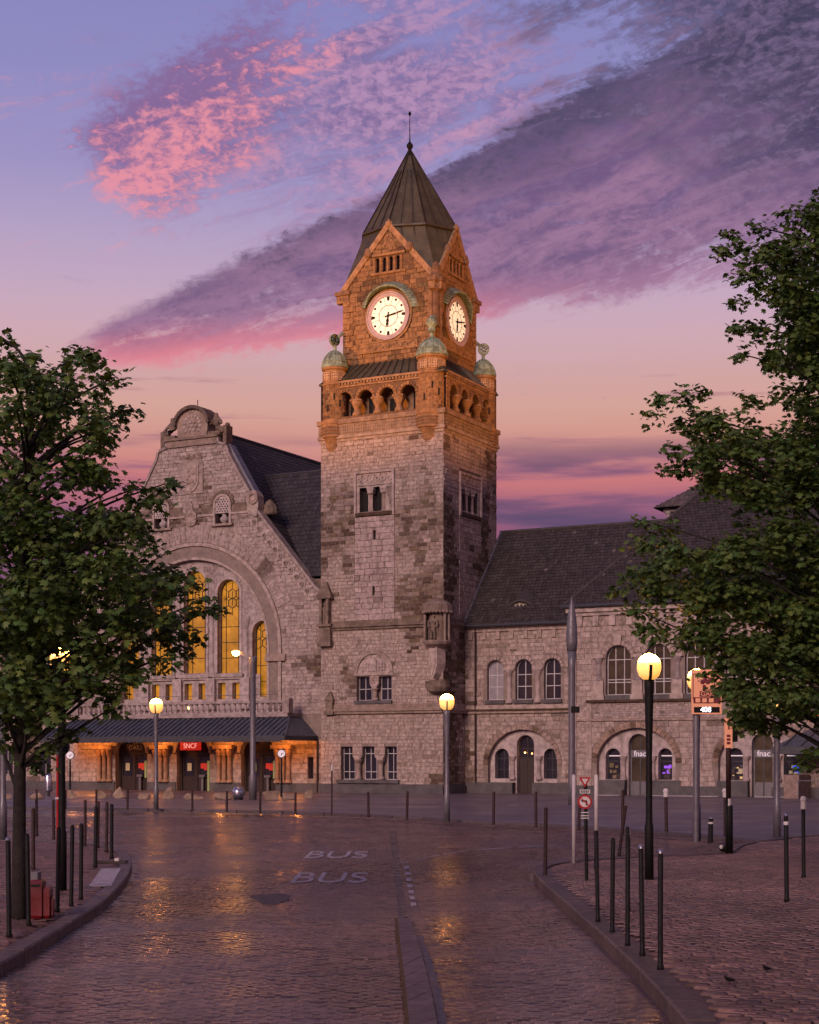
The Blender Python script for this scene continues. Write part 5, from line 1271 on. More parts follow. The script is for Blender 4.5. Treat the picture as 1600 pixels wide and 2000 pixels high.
# ------------------------------------------------------------------ shop pavilion
def build_pavilion():
    T = building('shop_pavilion', 'projecting stone pavilion with shop doors under round arches behind the lamp', 'building')
    F = FRONT(1.9); x0, x1 = 7.2, 27.0
    wc = [10.2, 12.55, 14.9, 17.25, 19.6, 21.95]
    up = [arch(c, 1.52, 5.78, 7.85, 10) for c in wc]
    groups = [11.25, 18.4]
    holes, H, Dh = [], [], []
    for c in groups:
        b_, hs, dh = arch_group(T, F, c, 2, 1.9, 2.35, (c - 1.5, .9), (c + .02, 1.18), (c + 1.62, .82), 2.74, 3.56)
        holes.append(b_); H.append(hs); Dh.append(dh)
    out = rect(x0, x1, 0, 10.85)
    m = MB((.21, .165, .145)); wall(m, F, out, up + holes, .38)
    wall(m, LEFT(x0), rect(-4.5, -1.9, 0, 10.85)); m.build('wall', 'mortar', T)
    rings = [[(c - 2.35, 0), (c + 2.35, 0)] + [(c + 2.7 * math.cos(math.pi * k / 20), 1.9 + 2.35 * math.sin(math.pi * k / 20)) for k in range(21)] for c in groups]
    up2 = [arch(c, 2.1, 5.4, 7.85, 10) for c in wc]
    st = masonry([out, rect(x0 + 1.2, x1, 4.42, 5.42)] + rings, .6, 5.42, .3, .75, 91, lambda a, z: -.12, (.43, .34, .30))
    st += masonry([out] + up2, 5.42, 10.3, .3, .7, 92, lambda a, z: -.06, (.43, .34, .30))
    for c in wc: st += voussoirs(c, 7.85, .78, 1.06, 11, 93, clean=(.42, .33, .29))
    for c in groups:
        for k in range(24):
            t0, t1 = math.pi * (k + .04) / 24, math.pi * (k + .96) / 24
            e = lambda t, d: (c + (2.35 + d) * math.cos(t), 1.9 + (1.98 + d) * math.sin(t))
            st.append(([e(t0, 0), e(t0, .35), e(t1, .35), e(t1, 0)], stone_tint(c + k, 3, 94, random.Random(k), .12, (.36, .25, .19)), .05))
    zz = masonry([rect(x0 + 1.2, x1, 4.42, 5.42)], 4.44, 5.4, .125, .26, 95, lambda a, z: -.4, (.42, .34, .31), .005, .04)
    lay_stones([(F, st, 1), (F, zz, .3)], T)
    for c, hs, dh in zip(groups, H, Dh):
        for j, h in enumerate(hs):
            w = window(T, F, h, -.76, 'glass', 'frame_dark', (), (2.0,), .05)
            a0, a1 = h[0][0], h[1][0]
            spec = {(0, 0): ('shop_dim', .1, .3), (0, 1): ('shop_purple', .05, .62), (1, 0): ('shop_warm', .3, .9), (1, 1): ('shop_blue', .1, .85)}[(groups.index(c), j)]
            rg_ = random.Random(int(c * 10) + j)
            for q in range(9):
                ww, hh_ = rg_.uniform(.1, .26), rg_.uniform(.08, .3); aa = rg_.uniform(a0 + .1, a1 - .1 - ww); zz_ = .99 + (q % 3) * .3 + rg_.uniform(0, .05)
                mm = spec[0] if rg_.random() < .5 else rg_.choice(('shop_dim', 'wood', 'frame_dark', 'poster'))
                part('shop_display', mm, w, lambda m: m.fbox(F, aa, aa + ww, zz_, zz_ + hh_, -.73, -.70 + .002 * q))
            part('display_rail', 'sign_white', w, lambda m: m.fbox(F, a0 + .08, a1 - .08, 2.28, 2.34, -.70, -.69))
        d = window(T, F, dh, -.76, 'warm_glass', 'frame_dark', (c + .02,), (2.2, 2.62), .07, name='shop_door')
        part('door_leaf', 'grey_paint', d, lambda m: [m.fbox(F, c + .02 + q * .29 - .25, c + .02 + q * .29 + .25, .03, .85, -.73, -.69) for q in (-1, 1)])
        part('door_stile', 'grey_paint', d, lambda m: [m.fbox(F, c + .02 + q * .53 - .04, c + .02 + q * .53 + .04, .03, 2.2, -.74, -.685) for q in (-1, 1)])
        sgn = part('shop_sign', 'grey_paint', d, lambda m: m.fbox(F, c - .54, c + .58, 2.22, 2.62, -.72, -.66))
        text('fnac', .46, F, c + .02, 2.42, -.655, 'sign_white', sgn)
        for q in (c - .84, c + .92):
            p = F.p(q, 0, -.3); part('door_column', 'smooth_stone', T, lambda m: column(m, p.x, p.y, .9, 2.3, .14, .3, .2, (.38, .30, .28), 10, 1.7))
    part('plinth', 'plinth', T, lambda m: (m.fbox(F, x0, 10.62, 0, .6, -.3, .16), m.fbox(F, 8.9, 10.63, .6, .92, -.5, .13), m.fbox(F, 11.92, 17.74, 0, .6, -.3, .16), m.fbox(F, 11.93, 13.9, .6, .92, -.5, .13), m.fbox(F, 16.0, 17.72, .6, .92, -.5, .13), m.fbox(F, 19.05, x1, 0, .6, -.3, .16)))
    part('step_edge', 'white_paint', T, lambda m: (m.fbox(F, 9.0, 10.4, .0, .08, .16, .5), m.fbox(F, 12.0, 16.2, .0, .08, .16, .5), m.fbox(F, 18.2, 20.4, .0, .08, .16, .5)))
    part('string_course', 'smooth_stone', T, lambda m: (m.fbox(F, x0, x1, 4.3, 4.42, -.1, .12, MID), m.fbox(F, x0 + 1.1, x1, 5.36, 5.5, -.1, .2, DARK)))
    part('window_sill', 'plinth', T, lambda m: m.fbox(F, 9.2, x1 - 2, 5.5, 5.76, -.2, .08))
    part('corner_pilaster', 'smooth_stone', T, lambda m: (m.fbox(F, x0 - .02, x0 + .45, .6, 10.2, -.1, .1), m.fbox(F, x0 + 1.1, x0 + 1.4, .6, 5.4, -.1, .07)), tint=(.40, .31, .27))
    part('cornice', 'smooth_stone', T, lambda m: (m.fbox(F, x0 - .1, x1, 10.55, 10.9, -.2, .3), m.fbox(F, x0, x1, 10.35, 10.55, -.2, .16), [m.fbox(F, x0 + .5 + 1.0 * i, x0 + .85 + 1.0 * i, 9.75, 10.35, -.1, .12) for i in range(19)]), tint=(.43, .345, .31))
    for c, pl in zip(wc, up):
        window(T, F, pl, -.36, 'warm_glass', 'frame_white', (c - .26, c + .26), (6.5, 6.66, 7.8), .06)
        part('keystone', 'smooth_stone', T, lambda m: m.plate(F, [(c - .16, 8.6), (c + .16, 8.6), (c + .26, 9.2), (c - .26, 9.2)], 0, .16), tint=CLEAN)
    for c in [wc[0] - 1.17] + [w_ + 1.17 for w_ in wc]:
        p = F.p(c, 0, -.02)
        part('window_pier', 'smooth_stone', T, lambda m: (column(m, p.x, p.y, 6.6, 7.9, .16, .35, .15, (.30, .24, .23), 10, 1.7), m.fbox(F, c - .3, c + .3, 5.76, 6.6, -.2, .16, CLEAN), m.fbox(F, c - .38, c + .38, 5.5, 5.78, -.2, .24, CLEAN), m.fbox(F, c - .34, c + .34, 7.88, 8.06, -.2, .2, CLEAN)))
    # roof with a hip on the tower side
    y0, y1, y2 = 1.45, 2.2, 8.6; z0, z1, z2 = 10.92, 11.6, 18.0
    e = [(x0 - .2, y0, z0), (x1, y0, z0), (x1, y1, z1), (x0 + .35, y1, z1), (x0 + 5.6, y2, z2), (x1, y2, z2), (x0 - .2, 6, z0), (x0 + .35, 6, z1)]
    o = part('roof', 'roof_under', T, lambda m: m.add(e + [(x1, 15, z0), (x0 + 5.6, 15, z0)], [(0, 1, 2, 3), (3, 2, 5, 4), (0, 3, 7, 6), (3, 4, 7), (4, 5, 8, 9)]))
    for (ya, za, yb, zb, sd, xa, xb) in ((y0, z0, y1, z1, 96, x0 - .2, x0 + .35), (y1, z1, y2, z2, 97, x0 + .35, x0 + 5.6)):
        v = Vector((0, yb - ya, zb - za)); L = v.length
        tiles(Fr((0, ya, za + .01), (1, 0, 0), v.normalized(), Vector((0, -v.z, v.y)).normalized()), [[(xa, 0), (x1, 0), (x1, L), (xb, L)]], 0, L, .27, .25, o, sd, (.058, .047, .046))
    part('hip_cap', 'slate', o, lambda m: m.tube([(x0 - .2, y0, z0 + .03), (x0 + .35, y1, z1 + .05), (x0 + 5.6, y2, z2 + .05)], .1, 8), tint=(.07, .058, .057))
    part('gutter', 'frame_dark', o, lambda m: m.tube([(x0 - .3, y0 - .02, z0 - .02), (x1, y0 - .02, z0 - .02)], .09, 8))
    # colonnaded roof lantern behind
    lx0, lx1, ly0, ly1 = 10.4, 17.0, 9.5, 14.5
    ln = part('roof_lantern', 'smooth_stone', T, lambda m: (m.box(lx0, lx1, ly0, ly1, 15.5, 16.2), m.box(lx0 + .2, lx1 - .2, ly0 + .3, ly1 - .3, 16.2, 17.3, (.12, .1, .1)), m.box(lx0 - .1, lx1 + .1, ly0 - .1, ly1 + .1, 17.2, 17.4)), tint=(.5, .44, .42))
    for i in range(9): part('lantern_column', 'smooth_stone', ln, lambda m: column(m, lx0 + .15 + (lx1 - lx0 - .3) * i / 8, ly0 + .1, 16.2, 17.2, .12, .2, .12, (.52, .46, .44), 8))
    for i in range(1, 6): part('lantern_column', 'smooth_stone', ln, lambda m: column(m, lx0 + .1, ly0 + .1 + i * .9, 16.2, 17.2, .12, .2, .12, (.52, .46, .44), 8))
    q = [(lx0 - .6, ly0 - .6, 17.4), (lx1 + .6, ly0 - .6, 17.4), (lx1 + .6, ly1 + .6, 17.4), (lx0 - .6, ly1 + .6, 17.4)]; r1, r2 = (lx0 + 2.5, (ly0 + ly1) / 2, 19.6), (lx1 - 2.5, (ly0 + ly1) / 2, 19.6)
    lr = part('lantern_roof', 'roof_under', T, lambda m: m.add(q + [r1, r2], [(0, 1, 5, 4), (1, 2, 5), (2, 3, 4, 5), (3, 0, 4)]))
    v = Vector((0, r1[1] - q[0][1], 2.2)); L = v.length
    tiles(Fr((0, q[0][1], 17.42), (1, 0, 0), v.normalized(), Vector((0, -v.z, v.y)).normalized()), [[(q[0][0], 0), (q[1][0], 0), (r2[0], L), (r1[0], L)]], 0, L, .3, .28, lr, 98, (.13, .10, .095))
    v = Vector((r1[0] - q[0][0], 0, 2.2)); L = v.length
    tiles(Fr((q[0][0], 0, 17.42), (0, 1, 0), v.normalized(), Vector((-v.z, 0, v.x)).normalized()), [[(q[0][1], 0), (q[3][1], 0), (r1[1], L), (r1[1] - .01, L)]], 0, L, .3, .28, lr, 99, (.13, .10, .095))
    # wall notice and cabinet
    part('notice', 'paper', T, lambda m: m.fbox(F, 14.6, 14.9, 1.6, 2.2, .04, .08))
    return T
pav = build_pavilion()

def build_cafe():
    T = building('cafe_awning', 'zinc cafe awning with orange fascia beside the right-hand shop door', 'awning')
    x0, x1, yb, yf = 19.9, 27, 1.75, -1.2
    part('awning_roof', 'canopy_zinc', T, lambda m: m.add([(x0, yf, 2.75), (x1, yf, 2.75), (x1, yb, 3.9), (x0 + 1.6, yb, 3.9), (x0, yb, 2.75)], [(0, 1, 2, 3), (0, 3, 4)]))
    for i in range(8): part('awning_rib', 'canopy_dark', T, lambda m: m.bar((x0 + .6 + .9 * i, yf, 2.78), (x0 + .6 + .9 * i + .4, yb, 3.93), .06))
    part('valance', 'canopy_dark', T, lambda m: (m.box(x0, x1, yf - .04, yf + .02, 2.4, 2.78), m.box(x0 - .02, x0 + .04, yf + .02, yb, 2.4, 2.77)))
    part('fascia_board', 'fascia_orange', T, lambda m: m.box(x0 + 1.2, x1, yb - .05, yb + .05, 4.15, 4.55))
    part('post', 'frame_dark', T, lambda m: m.tube([(x0 + .1, yf + .1, 0), (x0 + .1, yf + .1, 2.4)], .05, 8))
    part('side_wall', 'smooth_stone', T, lambda m: m.box(x0 + .5, x0 + 1.3, yf + .5, yb - .1, 0, 1.3), tint=(.28, .2, .17))
    part('rail', 'grey_paint', T, lambda m: (m.tube([(x0 + 1.3, yf, 1.0), (x1, yf, 1.0)], .03, 6), [m.tube([(x0 + 1.4 + i, yf, 0), (x0 + 1.4 + i, yf, 1.0)], .03, 6) for i in range(5)]))
build_cafe()
# ------------------------------------------------------------------ ground, road, pavements
def sheet(name, pts, z, m, k='structure', label=None):
    mb = MB(); n = len(pts)
    tri = tessellate_polygon([[Vector((p[0], p[1], 0)) for p in pts]])
    mb.add([(p[0], p[1], z) for p in pts], [tuple(t) for t in tri]); o = mb.build(name, m); kind(o, k)
    if label: o['label'] = label
    return o
sheet('ground', [(-1500, -200), (1500, -200), (1500, 2500), (-1500, 2500)], -.012, 'setts')
def inside(p, poly):
    c = False; n = len(poly)
    for i in range(n):
        x0, y0 = poly[i][0], poly[i][1]; x1, y1 = poly[(i + 1) % n][0], poly[(i + 1) % n][1]
        if (y0 > p[1]) != (y1 > p[1]) and p[0] < (x1 - x0) * (p[1] - y0) / (y1 - y0) + x0: c = not c
    return c
def inside_np(poly, P):
    r = np.zeros(len(P), bool); n = len(poly)
    for i in range(n):
        x0, y0 = poly[i][0], poly[i][1]; x1, y1 = poly[(i + 1) % n][0], poly[(i + 1) % n][1]
        if y0 == y1: continue
        r ^= ((y0 > P[:, 1]) != (y1 > P[:, 1])) & (P[:, 0] < (x1 - x0) * (P[:, 1] - y0) / (y1 - y0) + x0)
    return r
def smooth_line(pts, n=6):
    out = []
    P = [Vector(p) for p in pts]
    for i in range(len(P) - 1):
        p0, p1, p2, p3 = P[max(i - 1, 0)], P[i], P[i + 1], P[min(i + 2, len(P) - 1)]
        for k in range(n):
            t = k / n
            out.append(.5 * ((2 * p1) + (p2 - p0) * t + (2 * p0 - 5 * p1 + 4 * p2 - p3) * t * t + (3 * p1 - p0 - 3 * p2 + p3) * t ** 3))
    out.append(P[-1]); return out
def resample(pts, step):
    out = [pts[0]]; acc = 0
    for a, b in zip(pts, pts[1:]):
        L = (b - a).length; d = step - acc
        while d <= L: out.append(a.lerp(b, d / L)); d += step
        acc = (acc + L) % step if L else acc
    if (out[-1] - pts[-1]).length > step * .3: out.append(pts[-1])
    return out
def kerb(parent, line, width, ztop, inward, name='kerb_stone', step=1.0, rise=.0, tint=(.22, .175, .165), seed=0):
    rng = random.Random(seed); P = resample(line, step)
    N = []
    for i in range(len(P)):
        d = (P[min(i + 1, len(P) - 1)] - P[max(i - 1, 0)]).normalized(); N.append(Vector((-d.y, d.x, 0)) * inward)
    for i in range(len(P) - 1):
        a, b = P[i].lerp(P[i + 1], .014), P[i].lerp(P[i + 1], .986); na, nb = N[i], N[i + 1]
        zz = ztop + rng.uniform(-.004, .006); ch = .02; q = .8 + .4 * rng.random(); tn = tuple(c * q for c in tint)
        def z(v, h): return (v.x, v.y, h)
        vs = [z(a, -.05), z(b, -.05), z(b, zz - ch), z(a, zz - ch), z(a + na * ch, zz), z(b + nb * ch, zz), z(b + nb * width, zz), z(a + na * width, zz), z(b + nb * width, -.05), z(a + na * width, -.05)]
        mb = MB(); mb.add(vs, [(0, 1, 2, 3), (3, 2, 5, 4), (4, 5, 6, 7), (6, 8, 9, 7), (0, 3, 4, 7, 9), (1, 8, 6, 5, 2)], tn); mb.build(name, 'kerb', parent)
def pave(parent, poly, zt, w, h, rot, seed, m, tints, ymax, ymin, name, limit=300, gap=.016, hgt=.03, xlim=None, holes=(), bond=.5, wide=1.0, tilt=1.0):
    """separate paving pieces inside a polygon, the nearest ones as parts of their own"""
    rng = random.Random(seed); c, s = math.cos(rot), math.sin(rot); cells = []
    R_ = 40; org = Vector((0, 22))
    rows = []
    for j in range(int(-14 / h), int(60 / h)):
        off = (j % 2) * w * bond + rng.uniform(-.1, .1) * w; yj = j * h
        ii = np.arange(int(-26 / w), int(26 / w)); n = len(ii); r_ = np.random.default_rng(seed * 1000 + j + 500)
        g = gap * (.6 + .8 * r_.random(n)); jx = r_.uniform(-.006, .006, n)
        x0, x1 = ii * w + off + g + jx, (ii + 1) * w + off - g + jx; y0, y1 = yj + g, yj + h - g
        rows.append(np.stack([np.stack([x0, y0], 1), np.stack([x1, y0], 1), np.stack([x1, y1], 1), np.stack([x0, y1], 1)], 1))
    Q = np.concatenate(rows); Q = np.stack([org.x + Q[..., 0] * c - Q[..., 1] * s, org.y + Q[..., 0] * s + Q[..., 1] * c], -1)
    C = Q.mean(1); keep = (C[:, 1] < ymax) & (C[:, 1] > ymin) & (np.abs(C[:, 0]) < .275 * C[:, 1] + .4); Q, C = Q[keep], C[keep]
    ok = inside_np(poly, Q.reshape(-1, 2)).reshape(-1, 4).all(1)
    for hp in holes: ok &= ~inside_np(hp, C)
    cells = [(float(cc[1]), [tuple(p) for p in q.tolist()]) for cc, q in zip(C[ok], Q[ok])]
    cells.sort(key=lambda t: t[0])
    big = MB()
    for k, (Y_, q) in enumerate(cells):
        z = zt + rng.uniform(-.004, .006); t = rng.choice(tints); kk = .62 + .76 * rng.random(); tn = tuple(v * kk for v in t)
        cx, cy = sum(p[0] for p in q) / 4, sum(p[1] for p in q) / 4; tf = min(1.0, 20.0 / Y_); tx, ty = rng.uniform(-.02, .02) * tf * tilt, rng.uniform(-.03, .03) * tf * tilt
        inn = [(p[0] + (cx - p[0]) * .12, p[1] + (cy - p[1]) * .16) for p in q]
        vs = [(p[0], p[1], zt - hgt) for p in q] + [(p[0], p[1], z + (p[0] - cx) * tx + (p[1] - cy) * ty) for p in inn]
        mid = [(p[0], p[1], z - (.009 if k < limit else .012)) for p in q]
        mb = big if k >= limit else MB()
        fcs = [(4, 5, 6, 7), (0, 1, 5, 4), (1, 2, 6, 5), (2, 3, 7, 6), (3, 0, 4, 7)] + ([(8, 9, 1, 0), (9, 10, 2, 1), (10, 11, 3, 2), (11, 8, 0, 3)] if k < limit else [])
        mb.add(mid + [(p[0], p[1], z + (p[0] - cx) * tx + (p[1] - cy) * ty) for p in inn] + (vs[:4] if k < limit else []), fcs, tn)
        if k < limit: mb.build(name, m, parent)
    if big.f: kind(big.build('far_' + name, m, parent), 'stuff')

KH = .15
lk = [gnd(u, v, .12) for u, v in ((-240, 1642), (-60, 1642), (80, 1644), (180, 1648), (228, 1656), (252, 1668), (258, 1686), (250, 1708), (226, 1738), (190, 1769), (130, 1806), (60, 1847), (0, 1882), (-60, 1917), (-240, 2020))]
rk = [gnd(u, v, KH) for u, v in ((1420, 2090), (1345, 2000), (1300, 1947), (1250, 1893), (1185, 1832), (1120, 1774), (1072, 1733), (1046, 1708), (1042, 1696), (1056, 1688), (1110, 1681), (1230, 1673), (1330, 1669), (1405, 1664), (1440, 1648), (1530, 1636), (1700, 1622))]
lk, rk = smooth_line(lk), smooth_line(rk)
lpoly = [(p.x, p.y) for p in lk] + [(-14, 9), (-30, 9), (-30, 42)]
rpoly = [(p.x, p.y) for p in rk] + [(30, 48), (30, 9)]
lpv = sheet('left_pavement', lpoly, .085, 'slabs'); rpv = sheet('right_pavement', rpoly, KH - .035, 'slabs')
kerb(lpv, lk, .22, .12, -1, seed=1, tint=(.115, .08, .076)); kerb(rpv, rk, .24, KH, -1, seed=2, tint=(.095, .062, .052))
SL = [(.14, .073, .064), (.165, .088, .074), (.115, .065, .062), (.15, .083, .075)]
def inset(poly_line, d, inward):
    P = poly_line; out = []
    for i in range(len(P)):
        t = (P[min(i + 1, len(P) - 1)] - P[max(i - 1, 0)]).normalized(); out.append((P[i].x - t.y * d * inward, P[i].y + t.x * d * inward))
    return out
rin = inset(rk, .25, -1) + [(30, 48), (30, 9)]
lin_ = inset(lk, .23, -1) + [(-14, 9), (-30, 9), (-30, 42)]
pave(rpv, rin, KH - .004, .235, .125, R(-22), 5, 'slab_piece', SL, 46, 12.5, 'paving_block')
pave(lpv, lin_, .112, .235, .125, R(20), 6, 'slab_piece', SL, 42, 12.5, 'paving_block', 150)
# carriageway setts
SE = [(.086, .05, .051), (.112, .064, .062), (.07, .043, .046), (.10, .057, .056)]
road = sheet('road', [(-30, 9.0), (30, 9.0), (30, 66), (-30, 66)], -.006, 'setts')
mline = [gnd(u, v, .04) for u, v in ((808, 2080), (800, 2000), (792, 1920), (783, 1850), (777, 1790))]
mline2 = [gnd(u, v, .04) for u, v in ((864, 2080), (854, 2000), (841, 1930), (826, 1870), (813, 1830), (802, 1795))]
mpoly = [(p.x, p.y) for p in mline] + [(p.x, p.y) for p in reversed(mline2)]
rdp = [(p.x, p.y) for p in reversed([q for q in rk if q.y < 31])] ; 
lft = [(p.x, p.y) for p in lk if p.y < 36]
# road area between the kerbs
lside = [p for p in lk[30:]]; 
rpts = [p for p in rk[:44]]
fl = smooth_line([gnd(u, v) for u, v in ((-500, 1572), (-100, 1578), (120, 1581), (250, 1583), (400, 1586), (560, 1589), (700, 1594), (800, 1600), (900, 1607), (1000, 1612), (1100, 1617), (1240, 1627), (1400, 1640), (1700, 1668))], 5)
fpoly = [(p.x, p.y) for p in fl] + [(60, 60), (60, 140), (-80, 140), (-60, 80)]
ftop = [(p.x, p.y - .06) for p in fl if -17 < p.x and p.y > 40.5]
road_poly = [(p.x, p.y) for p in reversed(lk)] + ftop + [(p.x, p.y) for p in reversed(rk) if p.y < 42]
def inroad(): return road_poly
asp = [gnd(u, v) for u, v in ((488, 1753), (500, 1747), (520, 1749), (532, 1745), (556, 1746), (568, 1750), (560, 1757), (566, 1759), (545, 1764), (538, 1768), (515, 1766), (503, 1759))]
aspoly = [(p.x, p.y) for p in asp]
pave(road, road_poly, .0, .20, .115, R(1.5), 7, 'sett_piece', SE, 60, 12.6, 'sett', 300, holes=(mpoly, aspoly, lpoly, rpoly, fpoly), tilt=.35)
mb = MB(); mb.plate(Fr((0, 0, 0), (1, 0, 0), (0, 1, 0), (0, 0, 1)), aspoly, -.02, .004)
o = mb.build('asphalt_patch', 'asphalt', road)
# low median kerb between the lanes
med = kind(bpy.data.objects.new('median', None), 'structure'); COL.objects.link(med)
def strip_blocks(A, B, zt, n, name, parent, m='kerb', tint=(.125, .082, .076), seed=3):
    rng = random.Random(seed)
    def samp(L, t):
        k = t * (len(L) - 1); i = min(int(k), len(L) - 2); return L[i].lerp(L[i + 1], k - i)
    for i in range(n):
        a, b, c, d = samp(A, (i + .01) / n), samp(A, (i + .99) / n), samp(B, (i + .99) / n), samp(B, (i + .01) / n)
        q = .82 + .36 * rng.random(); tn = tuple(v * q for v in tint)
        mb = MB(); mb.hexa([(p.x, p.y, -.03) for p in (a, b, c, d)] + [(p.x, p.y, zt + rng.uniform(-.003, .004)) for p in (a, b, c, d)], tn); mb.build(name, m, parent)
strip_blocks(smooth_line(mline), smooth_line(mline2), .04, 13, 'kerb_stone', med)
kx = [p + Vector((.012, 0, 0)) for p in smooth_line(mline2)]; ky = [p + Vector((.09, 0, 0)) for p in smooth_line(mline2)]
mb = MB()
for i in range(len(kx) - 6): mb.add([(kx[i].x, kx[i].y, .012), (kx[i + 1].x, kx[i + 1].y, .012), (ky[i + 1].x, ky[i + 1].y, .012), (ky[i].x, ky[i].y, .012)], [(0, 1, 2, 3)])
mb.build('painted_line', 'blue_marking', med)
mossm = mat('moss', (0.09, 0.045, 0.012), 0.9, nscale=9.0, namt=0.5, bump=0.8, bscale=30)
mb = MB(); rng = random.Random(9)
ml = smooth_line(mline, 30)
for i in range(len(ml) - 1):
    w0, w1 = .03 + .05 * abs(noise.noise(Vector((i * .35, 0, 0)))) , .03 + .05 * abs(noise.noise(Vector(((i + 1) * .35, 0, 0))))
    a, b = ml[i], ml[i + 1]
    mb.add([(a.x - w0, a.y, .012), (b.x - w1, b.y, .012), (b.x + .02, b.y, .035), (a.x + .02, a.y, .035)], [(0, 1, 2, 3)])
mb.build('moss', mossm, med)
# dark resurfaced strip continuing the median
sheet('tarmac_strip', [tuple(gnd(u, v)[:2]) for u, v in ((760, 1624), (775, 1624), (794, 1792), (778, 1792), (770, 1700))], .002, 'tarmac')
# painted BUS words, dashes and curved line
Fg = lambda p: Fr(p, (1, 0, 0), (0, 1, 0), (0, 0, 1))
def road_word(s, u0, u1, v0, v1):
    p0, p1 = gnd((u0 + u1) / 2, v1), gnd((u0 + u1) / 2, v0); w = (u1 - u0) / FPX * gnd(0, (v0 + v1) / 2).y; h = p1.y - p0.y
    size = h / .70
    c = gnd((u0 + u1) / 2, v1); c.y = (p0.y + p1.y) / 2; c.x = ((u0 + u1) / 2 - 800) / FPX * c.y
    o = text(s, size, Fg(Vector((c.x, c.y, 0))), 0, 0, .007, 'white_marking', None, 'painted_word', .002)
    xs = [v.co.x for v in o.data.vertices]; k = w / (max(xs) - min(xs)); m0 = (max(xs) + min(xs)) / 2
    for v in o.data.vertices: v.co.x = c.x + (v.co.x - m0) * k
    return o
tag(road_word('BUS', 600, 718, 1664, 1677), 'worn white BUS lettering on the road, the smaller far word', 'road marking', 'painted bus words')
tag(road_word('BUS', 574, 718, 1706, 1726), 'worn white BUS lettering on the road, the larger near word', 'road marking', 'painted bus words')
dl = thing('dashed_line', 'short dashed white line beside the dark strip in mid road', 'road marking')
for i in range(7):
    u0, v0 = 789 + 15 * i / 7, 1692 + 84 * i / 7; u1, v1 = 789 + 15 * (i + .5) / 7, 1692 + 84 * (i + .5) / 7
    part('dash', 'white_marking', dl, lambda m: m.add([(*gnd(u0, v0)[:2], .008), (*gnd(u0 + 10, v0)[:2], .008), (*gnd(u1 + 11, v1)[:2], .008), (*gnd(u1, v1)[:2], .008)], [(0, 1, 2, 3)]))
cv = smooth_line([gnd(u, v) for u, v in ((776, 1687), (800, 1684), (850, 1672), (900, 1664), (960, 1659), (1040, 1654), (1100, 1651))])
mb = MB()
for i in range(len(cv) - 1):
    if i % 7 == 6: continue
    a, b = cv[i], cv[i + 1]; mb.add([(a.x, a.y - .1, .008), (b.x, b.y - .1, .008), (b.x, b.y + .1, .008), (a.x, a.y + .1, .008)], [(0, 1, 2, 3)])
tag(mb.build('curved_line', 'white_marking'), 'faded white curved line sweeping right from the dashes', 'road marking')
# station forecourt with its long kerb
fc = sheet('forecourt', [(p.x, p.y + .15) for p in fl] + [(60, 60), (60, 140), (-80, 140), (-60, 80)], .06, 'forecourt')
kerb(fc, fl, .3, .085, 1, step=2.2, seed=4, tint=(.10, .075, .075))
mb = MB()
for i in range(len(fl) - 1):
    a, b = fl[i] - Vector((0, 2.6, 0)), fl[i + 1] - Vector((0, 2.6, 0))
    if a.x > -12: mb.add([(a.x, a.y - .22, .006), (b.x, b.y - .22, .006), (b.x, b.y, .006), (a.x, a.y, .006)], [(0, 1, 2, 3)])
mb.build('gutter_line', 'asphalt', fc)
# ------------------------------------------------------------------ lamps
def lamp(name, u, vb, vt, label, dark=True, hw=.22, zb=0.0, fin=True):
    p = gnd(u, vb, zb); zt = zat(vt, p.y)
    T = thing(name, label, 'street lamp', p, 0, 'globe street lamps'); H = zt - zb
    pm = 'black_paint' if dark else 'grey_paint'; r = .062 if p.y < 35 else .085
    hh = hw * 2.2; zh = H - hh
    part('pole', pm, T, lambda m: m.lathe([(r * 1.25, 0), (r * 1.2, .9), (r * .95, .95), (r * .85, H * .55), (r * 1.25, zh - .15), (r * 1.35, zh), (r * .8, zh + .03)], (0, 0, 0), 14), True)
    pr = [(.06, 0), (hw * .55, .02), (hw * .82, hh * .16), (hw * .97, hh * .36), (hw, hh * .5), (hw * .95, hh * .64)]
    pt = [(hw * .95, hh * .64), (hw * .9, hh * .72), (hw * .74, hh * .84), (hw * .4, hh * .95), (.01, hh)]
    part('lamp_globe', 'lamp_shade', T, lambda m: m.lathe(pr + pt[1:], (0, 0, zh), 24), True)
    for a in ((-90, 90) if fin else ()):
        ca, sa = math.cos(R(a)), math.sin(R(a)); F = Fr((0, 0, zh), (ca, sa, 0), (0, 0, 1), (-sa, ca, 0))
        part('blade', pm, T, lambda m: m.plate(F, [(hw * .2, -.02), (hw * .62, .0), (hw * .9, hh * .16), (hw * 1.06, hh * .42), (hw * 1.05, hh * .55), (hw * .9, hh * .4), (hw * .6, hh * .1)], -.025, .025))
    return T
lamp('street_lamp', 305, 1582, 1364, 'globe lamp on a grey post in front of the first entrance door', False, .28, .06)
lamp('street_lamp', 873, 1605, 1355, 'globe lamp on a grey post in front of the clock tower corner', False, .25, .06)
lamp('street_lamp', 1268, 1718, 1276, 'large globe lamp on a black post among the right bollards', True, .205, KH)
lamp('street_lamp', 121, 1740, 1262, 'globe lamp on a black post shining through the left tree', True, .19, .11)
lamp('street_lamp', 1361, 1643, 1306, 'globe lamp on a grey post half behind the parking sign', False, .24, KH)
lamp('street_lamp', 1518, 1635, 1352, 'globe lamp on a grey post hidden by leaves of the right tree', False, .25, .06)
lamp('street_lamp', 6, 1640, 1330, 'globe lamp at the far left edge glimpsed through the tree', False, .24, .11)
